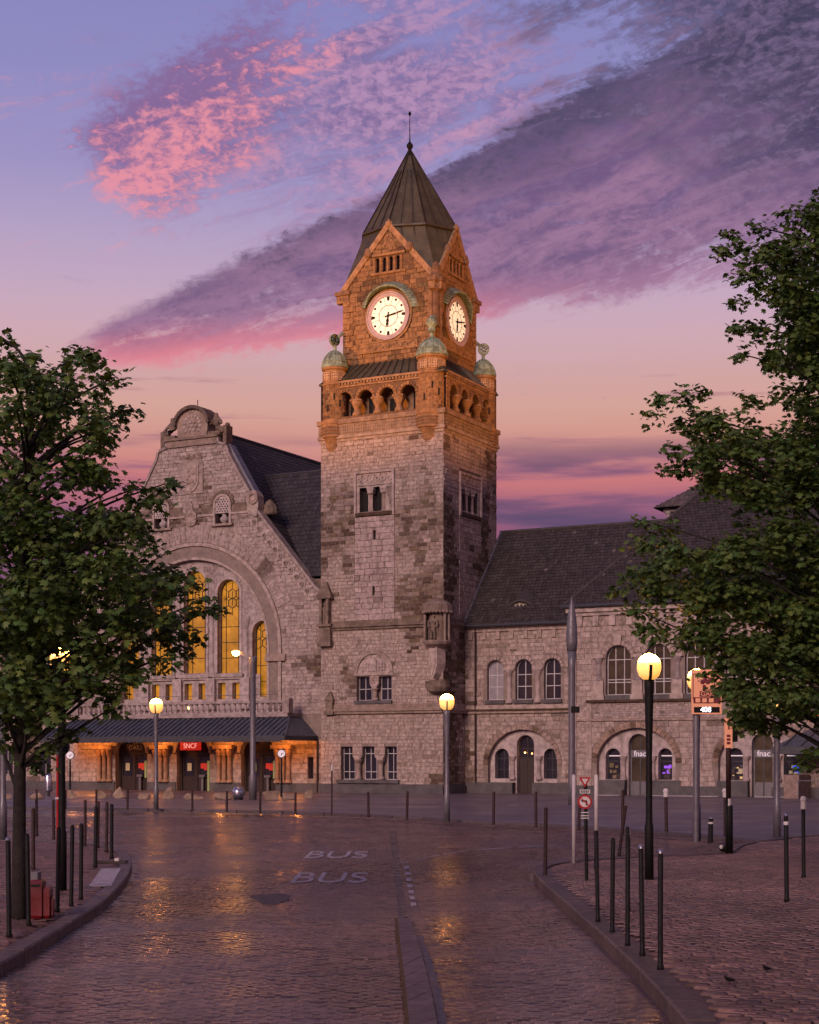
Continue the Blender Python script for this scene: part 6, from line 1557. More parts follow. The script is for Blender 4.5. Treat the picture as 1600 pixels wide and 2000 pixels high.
def arm_lamp():
    p = gnd(494, 1562, .06); T = thing('arm_street_lamp', 'tall grey street light with a bent arm before the entrance', 'street lamp', p)
    H = zat(1288, p.y); k = p.y / FPX
    part('pole', 'grey_paint', T, lambda m: m.lathe([(.2, 0), (.19, 1.2), (.15, 1.3), (.15, H - .3), (.24, H), (.2, H + .1)], (0, 0, 0), 12), True)
    part('arm', 'grey_paint', T, lambda m: m.hexa([(-.05, -.16, H - .2), (-.05, .16, H - .2), (.18, .16, H), (.18, -.16, H), (-29 * k, -.1, H + 11 * k), (-29 * k, .1, H + 11 * k), (-27 * k, .1, H + 15 * k), (-27 * k, -.1, H + 15 * k)]))
    hd = part('lamp_head', 'grey_paint', T, lambda m: m.box(-39 * k, -26 * k, -.2, .2, H + 13 * k, H + 16 * k))
    part('lamp_lens', 'lamp_bulb', hd, lambda m: m.lathe([(.02, -.24), (.16, -.17), (.2, -.02), (.2, 0)], (-33 * k, -.06, H + 13 * k), 12), True)
arm_lamp()
def mast():
    p = gnd(1117, 1572, .06); T = thing('spindle_mast', 'tall grey spindle-shaped mast standing before the shop pavilion', 'mast', p)
    k = p.y / FPX; z = lambda v: zat(v, p.y) - .06
    part('shaft', 'grey_paint', T, lambda m: m.lathe([(.17, 0), (.17, 1.0), (.15, z(1440)), (.16, z(1300)), (.2, z(1272))], (0, 0, 0), 14), True)
    part('spindle', 'grey_paint', T, lambda m: m.lathe([(.22, z(1272)), (.26, z(1255)), (.26, z(1235)), (.2, z(1205)), (.11, z(1183)), (.03, z(1168)), (.004, z(1164))], (0, 0, 0), 16), True)
    part('clamp', 'black_paint', T, lambda m: m.box(-.05, .34, -.2, .2, z(1392), z(1380)))
mast()
# ------------------------------------------------------------------ bollards
def bollard(u, vt, vb, label, group, r=.025, m='black_paint', cap=None, zb=0.0, lean=0.0, name='bollard'):
    p = gnd(u, vb, zb); H = zat(vt, p.y) - zb
    T = thing(name, label, 'bollard', p, 0, group)
    T.rotation_euler = (R(1.1 * math.sin(u * 3.7)), R(1.0 * math.cos(u * 2.3)), 0)
    if lean: T.rotation_euler = (0, R(lean), 0)
    part('post', m, T, lambda m_: m_.lathe([(r * 1.25, 0), (r * 1.25, .03), (r, .05), (r, H - .03), (r * .7, H - .005), (r * .1, H)], (0, 0, 0), 12), True)
    if cap == 'white':
        part('cap', 'white_paint', T, lambda m_: (m_.lathe([(r * 1.35, 0), (r * 1.4, .12), (r * 1.1, .13)], (0, 0, H - .16), 12), m_.ball((0, 0, H + .01), r * 1.7, 10, 6)))
    if cap == 'band': part('band', 'white_paint', T, lambda m_: m_.lathe([(r * 1.12, 0), (r * 1.12, .05)], (0, 0, H - .14), 12))
    if cap in ('band', 'tip'): part('cap', 'steel', T, lambda m_: m_.lathe([(r * 1.1, 0), (r * 1.12, .02), (r * .8, .035), (.002, .04)], (0, 0, H - .01), 12))
    return T
ordn = ['first', 'second', 'third', 'fourth', 'fifth', 'sixth', 'seventh', 'eighth', 'ninth', 'tenth', 'eleventh', 'twelfth', 'thirteenth', 'fourteenth']
far = [(72, 1542, 1579), (128, 1543, 1580), (188, 1542, 1581), (249, 1541, 1582), (376, 1543, 1584), (443, 1545, 1586), (508, 1546, 1588), (577, 1548, 1590), (720, 1546, 1596), (795, 1545, 1602), (964, 1546, 1610), (1047, 1546, 1616), (1131, 1570, 1622), (1216, 1542, 1628)]
for i, (u, a, b_) in enumerate(far):
    bollard(u, a, b_, f'{ordn[i]} slim bollard from the left in the row along the station kerb', 'bollards along the station kerb', .045, 'brown_paint', None, .08)
bollard(648, 1497, 1592, 'thin taller post with a white top in the station kerb row', 'bollards along the station kerb', .03, 'brown_paint', 'white', .08)
rg = [(1168, 1625, 1800), (1196, 1636, 1822), (1226, 1632, 1847), (1255, 1655, 1867), (1290, 1665, 1894)]
for i, (u, a, b_) in enumerate(rg):
    bollard(u, a, b_, f'{ordn[i]} black bollard from the left in the close row beside the right kerb', 'bollards beside the right kerb', .026, 'black_paint', 'tip' if i > 2 else None, KH)
bollard(1228, 1614, 1780, 'black bollard just behind the third one of the right kerb row', 'bollards beside the right kerb', .024, 'black_paint', None, KH)
bollard(1065, 1577, 1708, 'single brown bollard at the tip of the right pavement', 'bollards on the right pavement', .033, 'brown_paint', None, KH)
bollard(1537, 1592, 1760, 'tall black bollard alone on the right pavement, with a white band near its top', 'bollards on the right pavement', .033, 'black_paint', 'band', KH)
bollard(1570, 1562, 1714, 'black bollard with a white ball cap near the right edge', 'bollards on the right pavement', .034, 'black_paint', 'white', KH)
bollard(1388, 1598, 1645, 'short stubby black bollard with a white band', 'bollards on the right pavement', .06, 'black_paint', 'band', KH)
bollard(1302, 1546, 1624, 'far white-capped bollard between the two lamp posts', 'white-capped far bollards', .05, 'brown_paint', 'white', .06)
bollard(1417, 1546, 1632, 'far white-capped bollard behind the arrow sign post', 'white-capped far bollards', .05, 'brown_paint', 'white', .06)
bollard(1209, 1572, 1672, 'crooked brown post leaning to the right', 'leaning posts', .035, 'brown_paint', None, .0, 8.0, 'leaning_post')
lg_ = [(18, 1640, 1830), (56, 1628, 1808), (112, 1615, 1782), (139, 1611, 1770), (158, 1608, 1757), (186, 1575, 1695), (218, 1570, 1677)]
for i, (u, a, b_) in enumerate(lg_):
    bollard(u, a, b_, f'{ordn[i]} dark bollard from the left along the left kerb', 'bollards along the left kerb', .03 if i < 5 else .038, 'black_paint', 'tip' if i == 0 else None, .12)
lb = [(65, 1578, 1698), (72, 1560, 1634), (105, 1562, 1640), (166, 1562, 1652), (191, 1565, 1656), (208, 1566, 1664)]
for i, (u, a, b_) in enumerate(lb):
    bollard(u, a, b_, f'{ordn[i]} thin reddish bollard from the left in the back row of the left pavement', 'back row bollards of the left pavement', .036, 'brown_paint', None, .12)
# ------------------------------------------------------------------ road signs
def signs():
    p = gnd(1146, 1719, KH); T = thing('traffic_sign', 'give-way triangle above a no-left-turn disc on one black pole', 'road sign', p); y = p.y
    F = Fr((0, 0, -KH), (1, 0, 0), (0, 0, 1), (0, -1, 0)); X_ = lambda u: (u - 1146) / FPX * y; Z = lambda v: zat(v, y)
    part('pole', 'black_paint', T, lambda m: m.tube([(0, 0, 0), (-.02, .0, Z(1520) - KH)], .03, 10))
    c = X_(1142); k = y / FPX
    tr = part('triangle_plate', 'red_paint', T, lambda m: m.plate(F, [(c - 11.5 * k, Z(1518)), (c + 11.5 * k, Z(1518)), (c, Z(1538))][::-1], .04, .06))
    part('triangle_field', 'white_paint', tr, lambda m: m.plate(F, [(c - 6.5 * k, Z(1521)), (c + 6.5 * k, Z(1521)), (c, Z(1532))][::-1], .06, .066))
    pl = part('name_plate', 'white_paint', T, lambda m: m.fbox(F, c - 10 * k, c + 10 * k, Z(1550), Z(1542), .04, .055))
    part('plate_text', 'frame_dark', pl, lambda m: [m.fbox(F, c + (-8 + 3.3 * i) * k, c + (-6 + 3.3 * i) * k, Z(1548.5), Z(1543.5), .055, .058) for i in range(5)])
    circ = lambda r, n=28: [(c + r * k * math.cos(q * 2 * math.pi / n), Z(1566) + r * k * math.sin(q * 2 * math.pi / n)) for q in range(n)]
    d = part('disc', 'red_paint', T, lambda m: m.plate(F, circ(14), .04, .06)); part('disc_field', 'white_paint', d, lambda m: m.plate(F, circ(10.2), .06, .066))
    z0 = Z(1566)
    part('arrow', 'black_paint', d, lambda m: (m.bar(F.p(c + 3 * k, z0 - 7 * k, .07), F.p(c + 3 * k, z0 + 1.5 * k, .07), 2.4 * k, .006, up=F.n), m.bar(F.p(c + 4 * k, z0 + 1.5 * k, .07), F.p(c - 4 * k, z0 + 2.5 * k, .07), 2.4 * k, .006, up=F.n), m.plate(F, [(c - 3.5 * k, z0 - 1.5 * k), (c - 3.5 * k, z0 + 6 * k), (c - 8.5 * k, z0 + 2.4 * k)], .068, .073)))
    part('slash', 'red_paint', d, lambda m: m.bar(F.p(c - 7.5 * k, z0 + 7 * k, .077), F.p(c + 7.5 * k, z0 - 7 * k, .077), 2.0 * k, .004, up=F.n))
    for j, v in enumerate((1586, 1592, 1597)): part('sticker', 'paper', T, lambda m: m.fbox(F, c - 8 * k, c + 8 * k, Z(v + 2), Z(v), .035, .042))
    for u, vt, vb, nm in ((1121, 1513, 1686, 'taller white marker post left of the give-way sign'), (1165, 1513, 1700, 'white marker post right of the give-way sign, dark at its foot')):
        p = gnd(u, vb, KH); T2 = thing('marker_post', nm, 'post', p, 0, 'white marker posts'); H = zat(vt, p.y) - KH
        zz = 0 if u == 1121 else zat(1622, p.y) - KH
        part('post', 'white_paint', T2, lambda m: m.lathe([(.037, zz), (.037, H - .02), (.02, H), (.002, H + .004)], (0, 0, 0), 12), True)
        if zz: part('foot', 'black_paint', T2, lambda m: m.lathe([(.037, 0), (.037, zz)], (0, 0, 0), 12), True)
signs()
def parking_sign():
    y = gnd(0, 1643, KH).y - .5; p = Vector(((1366 - 800) / FPX * y, y, KH))
    T = thing('parking_sign', 'lit orange parking board with white numerals hung before a globe lamp', 'sign', p); k = y / FPX
    F = Fr((-p.x, 0, -KH), (1, 0, 0), (0, 0, 1), (0, -1, 0)); X_ = lambda u: (u - 800) * k; Z = lambda v: zat(v, y)
    part('pole', 'grey_paint', T, lambda m: m.tube([(-.06, .1, 0), (-.06, .1, Z(1312) - KH)], .075, 12))
    bd = part('board', 'sign_orange', T, lambda m: m.fbox(F, X_(1351), X_(1409), Z(1395), Z(1308), -.05, .05))
    part('border', 'sign_maroon', bd, lambda m: (m.fbox(F, X_(1353), X_(1407), Z(1317.5), Z(1316), .05, .058), m.fbox(F, X_(1352.5), X_(1354), Z(1366), Z(1317.5), .05, .058), m.fbox(F, X_(1354), X_(1407), Z(1374), Z(1362), .05, .056)))
    part('tree_emblem', 'sign_maroon', bd, lambda m: (m.fbox(F, X_(1372), X_(1378), Z(1352), Z(1338), .05, .06), carve(m, Fr(F.p(0, 0, .05), F.u, F.v, F.n), [(X_(1372 + 5 * i), Z(1332 - 3 * (i % 2)), 5.5 * k) for i in range(4)], None, .2), m.fbox(F, X_(1366), X_(1402), Z(1361), Z(1350), .05, .057)))
    text('GARE', 10 * k * 1.3, F, X_(1384), Z(1355.5), .058, 'sign_orange', bd, 'lettering', .003)
    for i in range(3): part('pictogram', 'sign_orange', bd, lambda m: m.fbox(F, X_(1358 + 13 * i), X_(1367 + 13 * i), Z(1372), Z(1364), .056, .06))
    ds = part('display', 'black_paint', bd, lambda m: m.fbox(F, X_(1355), X_(1405), Z(1392), Z(1381), .05, .06))
    text('408', 10.5 * k * 1.35, F, X_(1378), Z(1386.5), .062, 'led', ds, 'lettering', .004)
parking_sign()
def arrow_post():
    p = gnd(1425, 1667, KH); T = thing('direction_post', 'brown post with an orange arrow board and a signal box', 'sign post', p); y = p.y; k = y / FPX
    F = Fr((-p.x, 0, -KH), (1, 0, 0), (0, 0, 1), (0, -1, 0)); X_ = lambda u: (u - 800) * k; Z = lambda v: zat(v, y)
    part('post', 'brown_paint', T, lambda m: m.lathe([(.055, Z(1575) - KH), (.055, Z(1410) - KH), (.02, Z(1408) - KH)], (-2 * k, 0, 0), 12), True)
    part('foot', 'black_paint', T, lambda m: (m.lathe([(.075, 0), (.075, Z(1575) - KH), (.05, Z(1572) - KH)], (0, 0, 0), 12), m.lathe([(.035, 0), (.035, Z(1560) - KH)], (-.06, -.03, 0), 8)), True)
    part('collar', 'white_paint', T, lambda m: m.lathe([(.062, Z(1575) - KH), (.062, Z(1560) - KH)], (-2 * k, 0, 0), 12))
    b_ = part('arrow_board', 'sign_orange', T, lambda m: m.fbox(F, X_(1414), X_(1429), Z(1461), Z(1402), .06, .1))
    part('arrow', 'sign_maroon', b_, lambda m: (m.fbox(F, X_(1420.5), X_(1423.5), Z(1425), Z(1412), .1, .106), m.plate(F, [(X_(1417), Z(1412)), (X_(1427), Z(1412)), (X_(1422), Z(1405))], .1, .106)))
    for i in range(3): part('pictogram', 'sign_maroon', b_, lambda m: m.fbox(F, X_(1418), X_(1425), Z(1440 + 7 * i), Z(1435 + 7 * i), .1, .105))
    s = part('signal_box', 'black_paint', T, lambda m: m.fbox(F, X_(1431), X_(1440), Z(1449), Z(1416), -.1, .06))
    part('signal_hood', 'black_paint', s, lambda m: [m.fbox(F, X_(1431.5), X_(1439.5), Z(1421 + 10 * i), Z(1419.5 + 10 * i), .06, .12) for i in range(3)])
    part('bracket', 'black_paint', T, lambda m: m.fbox(F, X_(1424), X_(1432), Z(1433), Z(1431), -.02, .02))
    q = gnd(1415, 1664, KH); L = thing('litter_heap', 'small dark bag and crumpled white litter at the foot of the arrow post', 'litter', q)
    part('bag', 'black_paint', L, lambda m: m.ball((0, 0, .07), .12, 10, 6, sz=.6)); part('paper', 'paper', L, lambda m: (m.ball((-.08, -.07, .11), .05, 5, 4)), False); part('paper', 'paper', L, lambda m: (m.ball((.1, -.04, .14), .035, 5, 4)), False)
arrow_post()
def no_entry_back():
    p = gnd(113, 1738, .11); T = thing('sign_back', 'grey back of a round sign on a red-edged pole by the left lamp', 'road sign', p); y = p.y; k = y / FPX
    F = Fr((-p.x, 0, -.11), (1, 0, 0), (0, 0, 1), (0, -1, 0)); X_ = lambda u: (u - 800) * k; Z = lambda v: zat(v, y)
    part('pole', 'red_paint', T, lambda m: m.tube([(0, -.02, 0), (0, -.02, Z(1450) - .11)], .022, 8))
    part('disc', 'frame_dark', T, lambda m: m.plate(F, [(X_(121) + 18.5 * k * math.cos(q * math.pi / 14), Z(1458) + 18.5 * k * math.sin(q * math.pi / 14)) for q in range(28)], .1, .12))
    part('rib', 'black_paint', T, lambda m: [m.fbox(F, X_(106), X_(136), Z(v + 1), Z(v - 1), .12, .14) for v in (1450, 1467)])
    part('cross_arm', 'frame_dark', T, lambda m: m.fbox(F, X_(112), X_(122), Z(1459), Z(1457), -.02, .1))
    part('band', 'white_paint', T, lambda m: m.fbox(F, X_(109), X_(117), Z(1561), Z(1557), -.01, .05))
no_entry_back()
def street_clock():
    for u, vb, vt, lab in ((550, 1556, 1472, 'small round clock on a black post by the last entrance door'), (137, 1556, 1475, 'small round clock on a post at the left end of the canopy')):
        p = gnd(u, vb, .06); k = p.y / FPX; T = thing('post_clock', lab, 'clock', p, 0, 'post clocks'); H = zat(vt, p.y) - .06
        part('post', 'black_paint', T, lambda m: m.tube([(0, 0, 0), (0, 0, H - .15)], [.06, .045], 8))
        F = Fr((0, 0, 0), (1, 0, 0), (0, 0, 1), (0, -1, 0))
        c = part('case', 'grey_paint', T, lambda m: m.plate(F, [(.24 * math.cos(q * math.pi / 10), H + .24 * math.sin(q * math.pi / 10)) for q in range(20)], -.06, .06))
        part('dial', 'sign_white', c, lambda m: m.plate(F, [(.2 * math.cos(q * math.pi / 10), H + .2 * math.sin(q * math.pi / 10)) for q in range(20)], .06, .07))
        part('hand', 'black_paint', c, lambda m: (m.bar(F.p(0, H, .075), F.p(.13, H + .03, .075), .03, .005, up=F.n), m.bar(F.p(0, H, .075), F.p(0, H - .1, .075), .035, .005, up=F.n)))
street_clock()
# ------------------------------------------------------------------ boulders, steel ball, bins, pigeons
def boulder(u, vb, w, h, seed, label):
    p = gnd(u, vb, .06); k = p.y / FPX; rng = random.Random(seed)
    bm = bmesh.new(); bmesh.ops.create_icosphere(bm, subdivisions=3, radius=1)
    cut = [Vector((rng.uniform(-1, 1), rng.uniform(-1, 1), rng.uniform(-.3, 1))).normalized() for _ in range(9)]
    cd = [rng.uniform(.38, .72) for _ in cut]
    for v in bm.verts:
        for c, d in zip(cut, cd):
            e = v.co.dot(c) - d
            if e > 0: v.co -= c * e
        v.co *= 1 + .12 * noise.noise(v.co * 1.7 + Vector((seed, 0, 0))) + .05 * noise.noise(v.co * 5 + Vector((seed, 3, 0)))
        v.co = Vector((v.co.x * w * k / 2 * 1.15, v.co.y * w * k / 2 * .8, max(-.05, v.co.z * h * k * .62 + h * k * .42)))
    me = bpy.data.meshes.new('boulder'); bm.to_mesh(me); bm.free(); me.materials.append(M('rock'))
    o = bpy.data.objects.new('boulder', me); COL.objects.link(o); o.location = p; o.rotation_euler[2] = 0
    tag(o, label, 'boulder', 'boulders before the entrance')
bl = [(14, 1561, 22, 14), (72, 1561, 30, 15), (141, 1560, 24, 18), (197, 1560, 22, 18), (235, 1560, 26, 24), (278, 1561, 28, 17), (328, 1561, 26, 26), (376, 1562, 36, 14), (437, 1562, 34, 20), (527, 1562, 38, 22), (561, 1562, 30, 16), (604, 1559, 24, 20)]
for i, (u, v, w, h) in enumerate(bl): boulder(u, v, w, h, i + 2, f'{ordn[i]} rough tan boulder from the left before the station entrance')
p = gnd(466, 1562, .06); k = p.y / FPX
T = thing('steel_ball', 'brushed steel ball bollard among the boulders', 'steel ball', p)
part('ball', 'steel', T, lambda m: m.ball((0, 0, 14 * k), 12.8 * k, 28, 18), True); part('foot', 'black_paint', T, lambda m: m.lathe([(.25, 0), (.22, .12)], (0, 0, 0), 14))
def bin_():
    p = gnd(78, 1793, .12); k = p.y / FPX; T = thing('waste_bin', 'red waste bin with a smaller box beside the left tree trunk', 'bin', p)
    def rb(m, x0, x1, y0, y1, z0, z1, c=.02):
        m.hexa([(x0 + c, y0 + c, z0), (x1 - c, y0 + c, z0), (x1 - c, y1 - c, z0), (x0 + c, y1 - c, z0), (x0, y0, z0 + .04), (x1, y0, z0 + .04), (x1, y1, z0 + .04), (x0, y1, z0 + .04)]); m.box(x0, x1, y0, y1, z0 + .04, z1 - .04)
        m.hexa([(x0, y0, z1 - .04), (x1, y0, z1 - .04), (x1, y1, z1 - .04), (x0, y1, z1 - .04), (x0 + c, y0 + c, z1), (x1 - c, y0 + c, z1), (x1 - c, y1 - c, z1), (x0 + c, y1 - c, z1)])
    part('body', 'red_plastic', T, lambda m: rb(m, -16 * k, 8 * k, -.13, .13, 0, 76 * k)); part('side_box', 'red_plastic', T, lambda m: rb(m, 8.3 * k, 22 * k, -.1, .1, 0, 62 * k)); part('small_box', 'red_plastic', T, lambda m: rb(m, 22.3 * k, 27 * k, -.06, .06, 0, 42 * k))
    part('lid', 'grey_paint', T, lambda m: m.box(-14 * k, -1 * k, -.11, .11, 76 * k, 90 * k)); part('liner', 'frame_dark', T, lambda m: m.box(-18 * k, -16.2 * k, -.12, .12, .05, 60 * k)); part('slot', 'black_paint', T, lambda m: m.box(-13 * k, 5 * k, -.14, -.131, 62 * k, 67 * k))
bin_()
p = gnd(95, 1556, .06); k = p.y / FPX
T = thing('litter_column', 'pale grey cylindrical litter column left of the canopy', 'bin', p)
part('drum', 'steel', T, lambda m: m.lathe([(.18, .25), (.22, .35), (.22, 1.15), (.16, 1.25)], (0, 0, 0), 14), True); part('foot', 'frame_dark', T, lambda m: m.lathe([(.08, 0), (.08, .26)], (0, 0, 0), 8))
def pigeon(u, v, yaw, label):
    p = gnd(u, v, KH); T = thing('small_bird', label, 'bird', p, yaw, 'birds on the right pavement'); T.scale = (.42, .42, .42)
    J = [(0, 0, .10, .045, .05), (.06, 0, .115, .045, .05), (.10, 0, .15, .026), (.115, 0, .18, .024), (.145, 0, .178, .008), (-.07, 0, .09, .03, .03), (-.15, 0, .075, .012, .022)]
    figure('body', J, [(0, 1), (1, 2), (2, 3), (3, 4), (0, 5), (5, 6)], 'black_paint', T, 1)
    for s in (-1, 1): part('leg', 'brown_paint', T, lambda m: (m.tube([(.01, s * .02, .07), (.005, s * .022, 0)], .005, 5), m.tube([(-.01, s * .022, .004), (.03, s * .022, .004)], .004, 5)))
pigeon(1425, 1922, R(200), 'small dark bird on the right pavement, the one nearer the kerb'); pigeon(1498, 1900, R(215), 'small dark bird on the right pavement, the one farther from the kerb')
def tray(u, v):
    p = gnd(u, v, .12); T = thing('plank', 'dark board with a pale block lying at the left kerb corner', 'board', p)
    part('board', 'wood', T, lambda m: m.box(-.3, .3, -.12, .12, 0, .05)); part('block', 'white_paint', T, lambda m: m.box(.08, .16, -.125, .1, .05, .1)) 
tray(218, 1686)
p0 = [gnd(u, v, .12) for u, v in ((198, 1697), (236, 1697), (218, 1730), (175, 1730))]
tag(part('pale_slab', 'white_marking', None, lambda m: m.hexa([(q.x, q.y, .105) for q in p0] + [(q.x, q.y, .128) for q in p0])), 'pale grey slab let into the left pavement near the kerb', 'slab')
# ------------------------------------------------------------------ trees
LEAF = [(0, 0), (.26, -.06), (.52, .22), (.33, .34), (.46, .72), (.17, .62), (0, 1.0), (-.17, .62), (-.46, .72), (-.33, .34), (-.52, .22), (-.26, -.06)]
def tree(name, label, base, y0, blobs, gaps, top, seed, dens, warm):
    T = thing(name, label, 'tree', base); rng = np.random.default_rng(seed); pr = random.Random(seed)
    B = Vector(base)
    tp = Vector(top) - B
    tr = [Vector((0, 0, -.05)), Vector((.01, 0, tp.z * .25)), Vector((tp.x * .3, tp.y * .3, tp.z * .5)), Vector((tp.x * .7, tp.y * .7, tp.z * .8)), tp]
    part('trunk', 'bark', T, lambda m: m.tube(smooth_line(tr, 5), [.105 - .092 * (i / 20) ** .9 for i in range(21)], 10), True)
    sm = smooth_line(tr, 10)
    cents = []
    for u, v, r in blobs:
        layers = [(pr.uniform(-.35, .35), 1.0)]
        if r >= 40: layers += [(pr.uniform(.7, 1.9), .95), (-pr.uniform(.6, 1.4), .85)]
        if r >= 60: layers += [(pr.uniform(1.6, 2.6), .8)]
        for dy, sc in layers:
            jt = r * .28; y = y0 + dy; c = at(u + pr.uniform(-jt, jt), v + pr.uniform(-jt, jt), y) - B; cents.append((c, r * y / FPX * sc * .92))
    for c, r in cents:
        if pr.random() < .45: continue
        cand = [p for p in sm if p.z < c.z - .1 and p.z > 1.1]; 
        s = min(cand, key=lambda p: (p - c).length + .6 * abs((c.z - p.z) - .7 * math.hypot(c.x - p.x, c.y - p.y))) if cand else sm[10]
        mid = s.lerp(c, .5) + Vector((pr.uniform(-.12, .12), pr.uniform(-.12, .12), .16 * (c - s).length * .5))
        L = smooth_line([s, mid, c + Vector((0, 0, r * .2))], 5); n = len(L)
        part('limb', 'bark', T, lambda m: m.tube(L, [.026 * (1 - i / n) + .005 for i in range(n)], 6), True)
    pos, up, siz, tint = [], [], [], []
    for c, r in cents:
        nt = max(5, int(dens * (r / .35) ** 2 * 25))
        for _ in range(nt):
            d = rng.normal(size=3); d /= np.linalg.norm(d); rad = r * (.2 + .95 * rng.random() ** .7)
            ctr = np.array(c) + d * rad * np.array([1.0, 1.0, .92])
            w_ = ctr + np.array(B); uu, vv = 800 + FPX * w_[0] / w_[1], HOR - FPX * (w_[2] - CAMH) / w_[1]
            if any((uu - gu) ** 2 + (vv - gv) ** 2 < gr * gr for gu, gv, gr in gaps): continue
            k = int(rng.integers(6, 12)); shade = .7 + .6 * rng.random()
            for j in range(k):
                o = rng.normal(size=3) * .075 * np.array([1, 1, .55]); pos.append(ctr + o)
                n = np.array([rng.normal() * .55, rng.normal() * .55 - .25, .75 + .3 * rng.random()]) + d * .35; up.append(n / np.linalg.norm(n))
                siz.append(.06 + .06 * rng.random()); q = shade * (.75 + .5 * rng.random()); w = rng.random()
                base_c = np.array([.050, .108, .028]) * (1 - w) + np.array([.105, .138, .030]) * w
                tint.append(base_c * q * warm)
    pos, up, siz, tint = map(np.array, (pos, up, siz, tint)); N = len(pos)
    an = rng.random(N) * 2 * np.pi; ref = np.stack([np.cos(an), np.sin(an), np.zeros(N)], 1)
    t1 = np.cross(up, ref); t1 /= np.linalg.norm(t1, axis=1)[:, None]; t2 = np.cross(up, t1)
    lf = np.array(LEAF + [(0, .38)]); fold = -.28 * np.abs(lf[:, 0]) - .22 * (lf[:, 1]) ** 2; fold[-1] += .03
    V = pos[:, None, :] + siz[:, None, None] * (lf[None, :, 0, None] * t1[:, None, :] + lf[None, :, 1, None] * t2[:, None, :] + fold[None, :, None] * up[:, None, :])
    nl = len(LEAF); tri = np.array([(i, (i + 1) % nl, nl) for i in range(nl)])
    Fc = (tri[None] + (np.arange(N) * (nl + 1))[:, None, None]).reshape(-1, 3)
    me = bpy.data.meshes.new('crown'); me.vertices.add(N * (nl + 1)); me.vertices.foreach_set('co', V.reshape(-1).astype(np.float32))
    nf = len(Fc); me.loops.add(nf * 3); me.loops.foreach_set('vertex_index', Fc.reshape(-1).astype(np.int32)); me.polygons.add(nf)
    me.polygons.foreach_set('loop_start', np.arange(0, nf * 3, 3, dtype=np.int32))
    a = me.attributes.new('tint', 'FLOAT_COLOR', 'FACE'); col = np.ones((nf, 4), np.float32); col[:, :3] = np.repeat(tint, nl, 0); a.data.foreach_set('color', col.ravel())
    me.update(calc_edges=True); me.materials.append(M('leaf')); o = bpy.data.objects.new('crown', me); COL.objects.link(o); o.parent = T; kind(o, 'stuff')
    print(name, 'leaves', N, 'tris', nf)
LB = [(60, 740, 55), (150, 712, 42), (165, 690, 22), (200, 745, 35), (232, 735, 20), (15, 715, 45), (110, 790, 62), (200, 810, 40), (238, 806, 20), (15, 810, 55), (85, 850, 45), (180, 860, 40), (200, 845, 25), (130, 920, 50), (40, 930, 60), (185, 930, 42), (225, 955, 34), (262, 955, 18), (312, 975, 26), (325, 948, 16), (280, 985, 22), (15, 1020, 80), (110, 1030, 80), (205, 1030, 66), (265, 1045, 45), (60, 1120, 90), (160, 1130, 85), (260, 1130, 75), (330, 1150, 50), (385, 1175, 34), (412, 1188, 18), (325, 1215, 50), (365, 1240, 25), (240, 1220, 75), (130, 1230, 85), (25, 1230, 80), (55, 1320, 75), (160, 1310, 62), (250, 1300, 50), (310, 1300, 34), (345, 1270, 25), (245, 1358, 30), (218, 1390, 20), (195, 1360, 34), (110, 1385, 42), (40, 1395, 50), (95, 1450, 26), (70, 1478, 30), (5, 1460, 34), (20, 1350, 55), (-60, 1000, 90), (-60, 1200, 90), (-60, 830, 80), (-10, 650, 22), (-60, 1350, 70), (140, 1440, 18)]
base = gnd(37, 1795, .11)
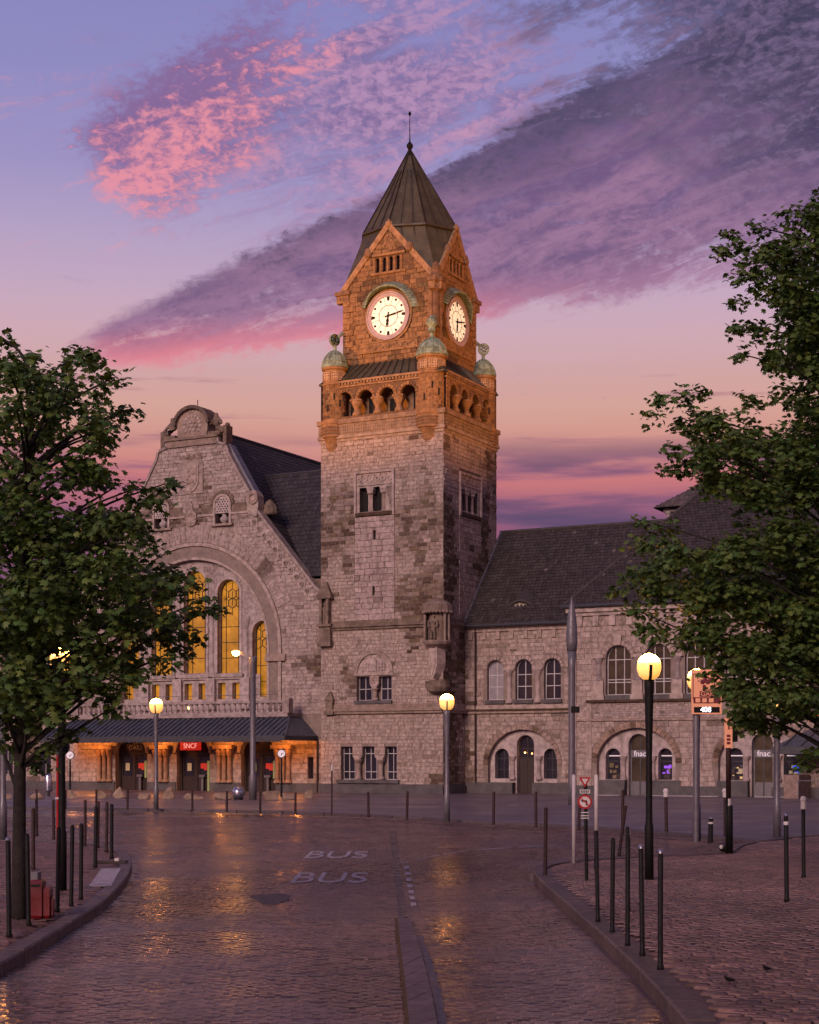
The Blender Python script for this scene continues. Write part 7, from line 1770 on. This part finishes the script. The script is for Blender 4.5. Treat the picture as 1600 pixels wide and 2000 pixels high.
tree('maple_tree', 'maple tree with a slim dark trunk growing on the left pavement', base, base.y, LB, [(122, 1286, 24), (60, 845, 16), (95, 880, 14), (130, 870, 14), (205, 900, 12), (300, 1240, 14), (235, 1180, 12), (150, 1000, 12), (50, 900, 12), (210, 970, 10), (100, 1010, 10), (30, 980, 12), (290, 1100, 8), (180, 1085, 10), (260, 1265, 10)], at(60, 730, base.y), 3, .78, 1.2)
RB = [(1590, 425, 42), (1545, 432, 35), (1490, 448, 24), (1440, 468, 22), (1408, 488, 18), (1438, 502, 26), (1500, 500, 42), (1570, 500, 55), (1470, 552, 36), (1540, 575, 50), (1442, 590, 20), (1590, 600, 55), (1445, 645, 22), (1490, 640, 36), (1560, 650, 55), (1455, 690, 22), (1525, 700, 40), (1590, 710, 50), (1288, 778, 17), (1365, 768, 22), (1325, 792, 30), (1275, 815, 20), (1335, 830, 34), (1400, 830, 42), (1462, 790, 30), (1540, 775, 36), (1590, 810, 50), (1310, 870, 26), (1375, 885, 46), (1460, 870, 58), (1550, 870, 60), (1320, 912, 28), (1395, 935, 42), (1480, 950, 62), (1570, 960, 62), (1268, 1022, 22), (1300, 1042, 28), (1250, 1075, 30), (1320, 1090, 42), (1390, 1095, 48), (1222, 1130, 26), (1205, 1155, 15), (1285, 1140, 48), (1365, 1160, 60), (1450, 1080, 58), (1540, 1060, 70), (1595, 1100, 55), (1475, 1170, 70), (1565, 1180, 75), (1240, 1195, 26), (1300, 1210, 38), (1265, 1240, 24), (1330, 1250, 38), (1400, 1245, 50), (1480, 1260, 62), (1570, 1280, 70), (1410, 1320, 38), (1455, 1345, 50), (1540, 1350, 58), (1590, 1375, 40), (1425, 1378, 22), (1480, 1395, 40), (1535, 1405, 28), (1500, 1420, 16), (1590, 1478, 28), (1572, 1492, 16), (1440, 1410, 14), (1660, 560, 80), (1660, 740, 90), (1660, 920, 90), (1660, 1100, 90), (1660, 1280, 80), (1700, 1400, 60)]
y = 25.0; base = Vector(((1730 - 800) / FPX * y, y, .11))
tree('maple_tree', 'tall maple tree leaning in from the right edge of the picture', base, y, RB, [(1520, 1376, 7), (1395, 1035, 30), (1350, 985, 26), (1425, 1020, 16), (1500, 620, 10), (1480, 740, 12)], at(1640, 470, y), 5, 1.1, 1.15)
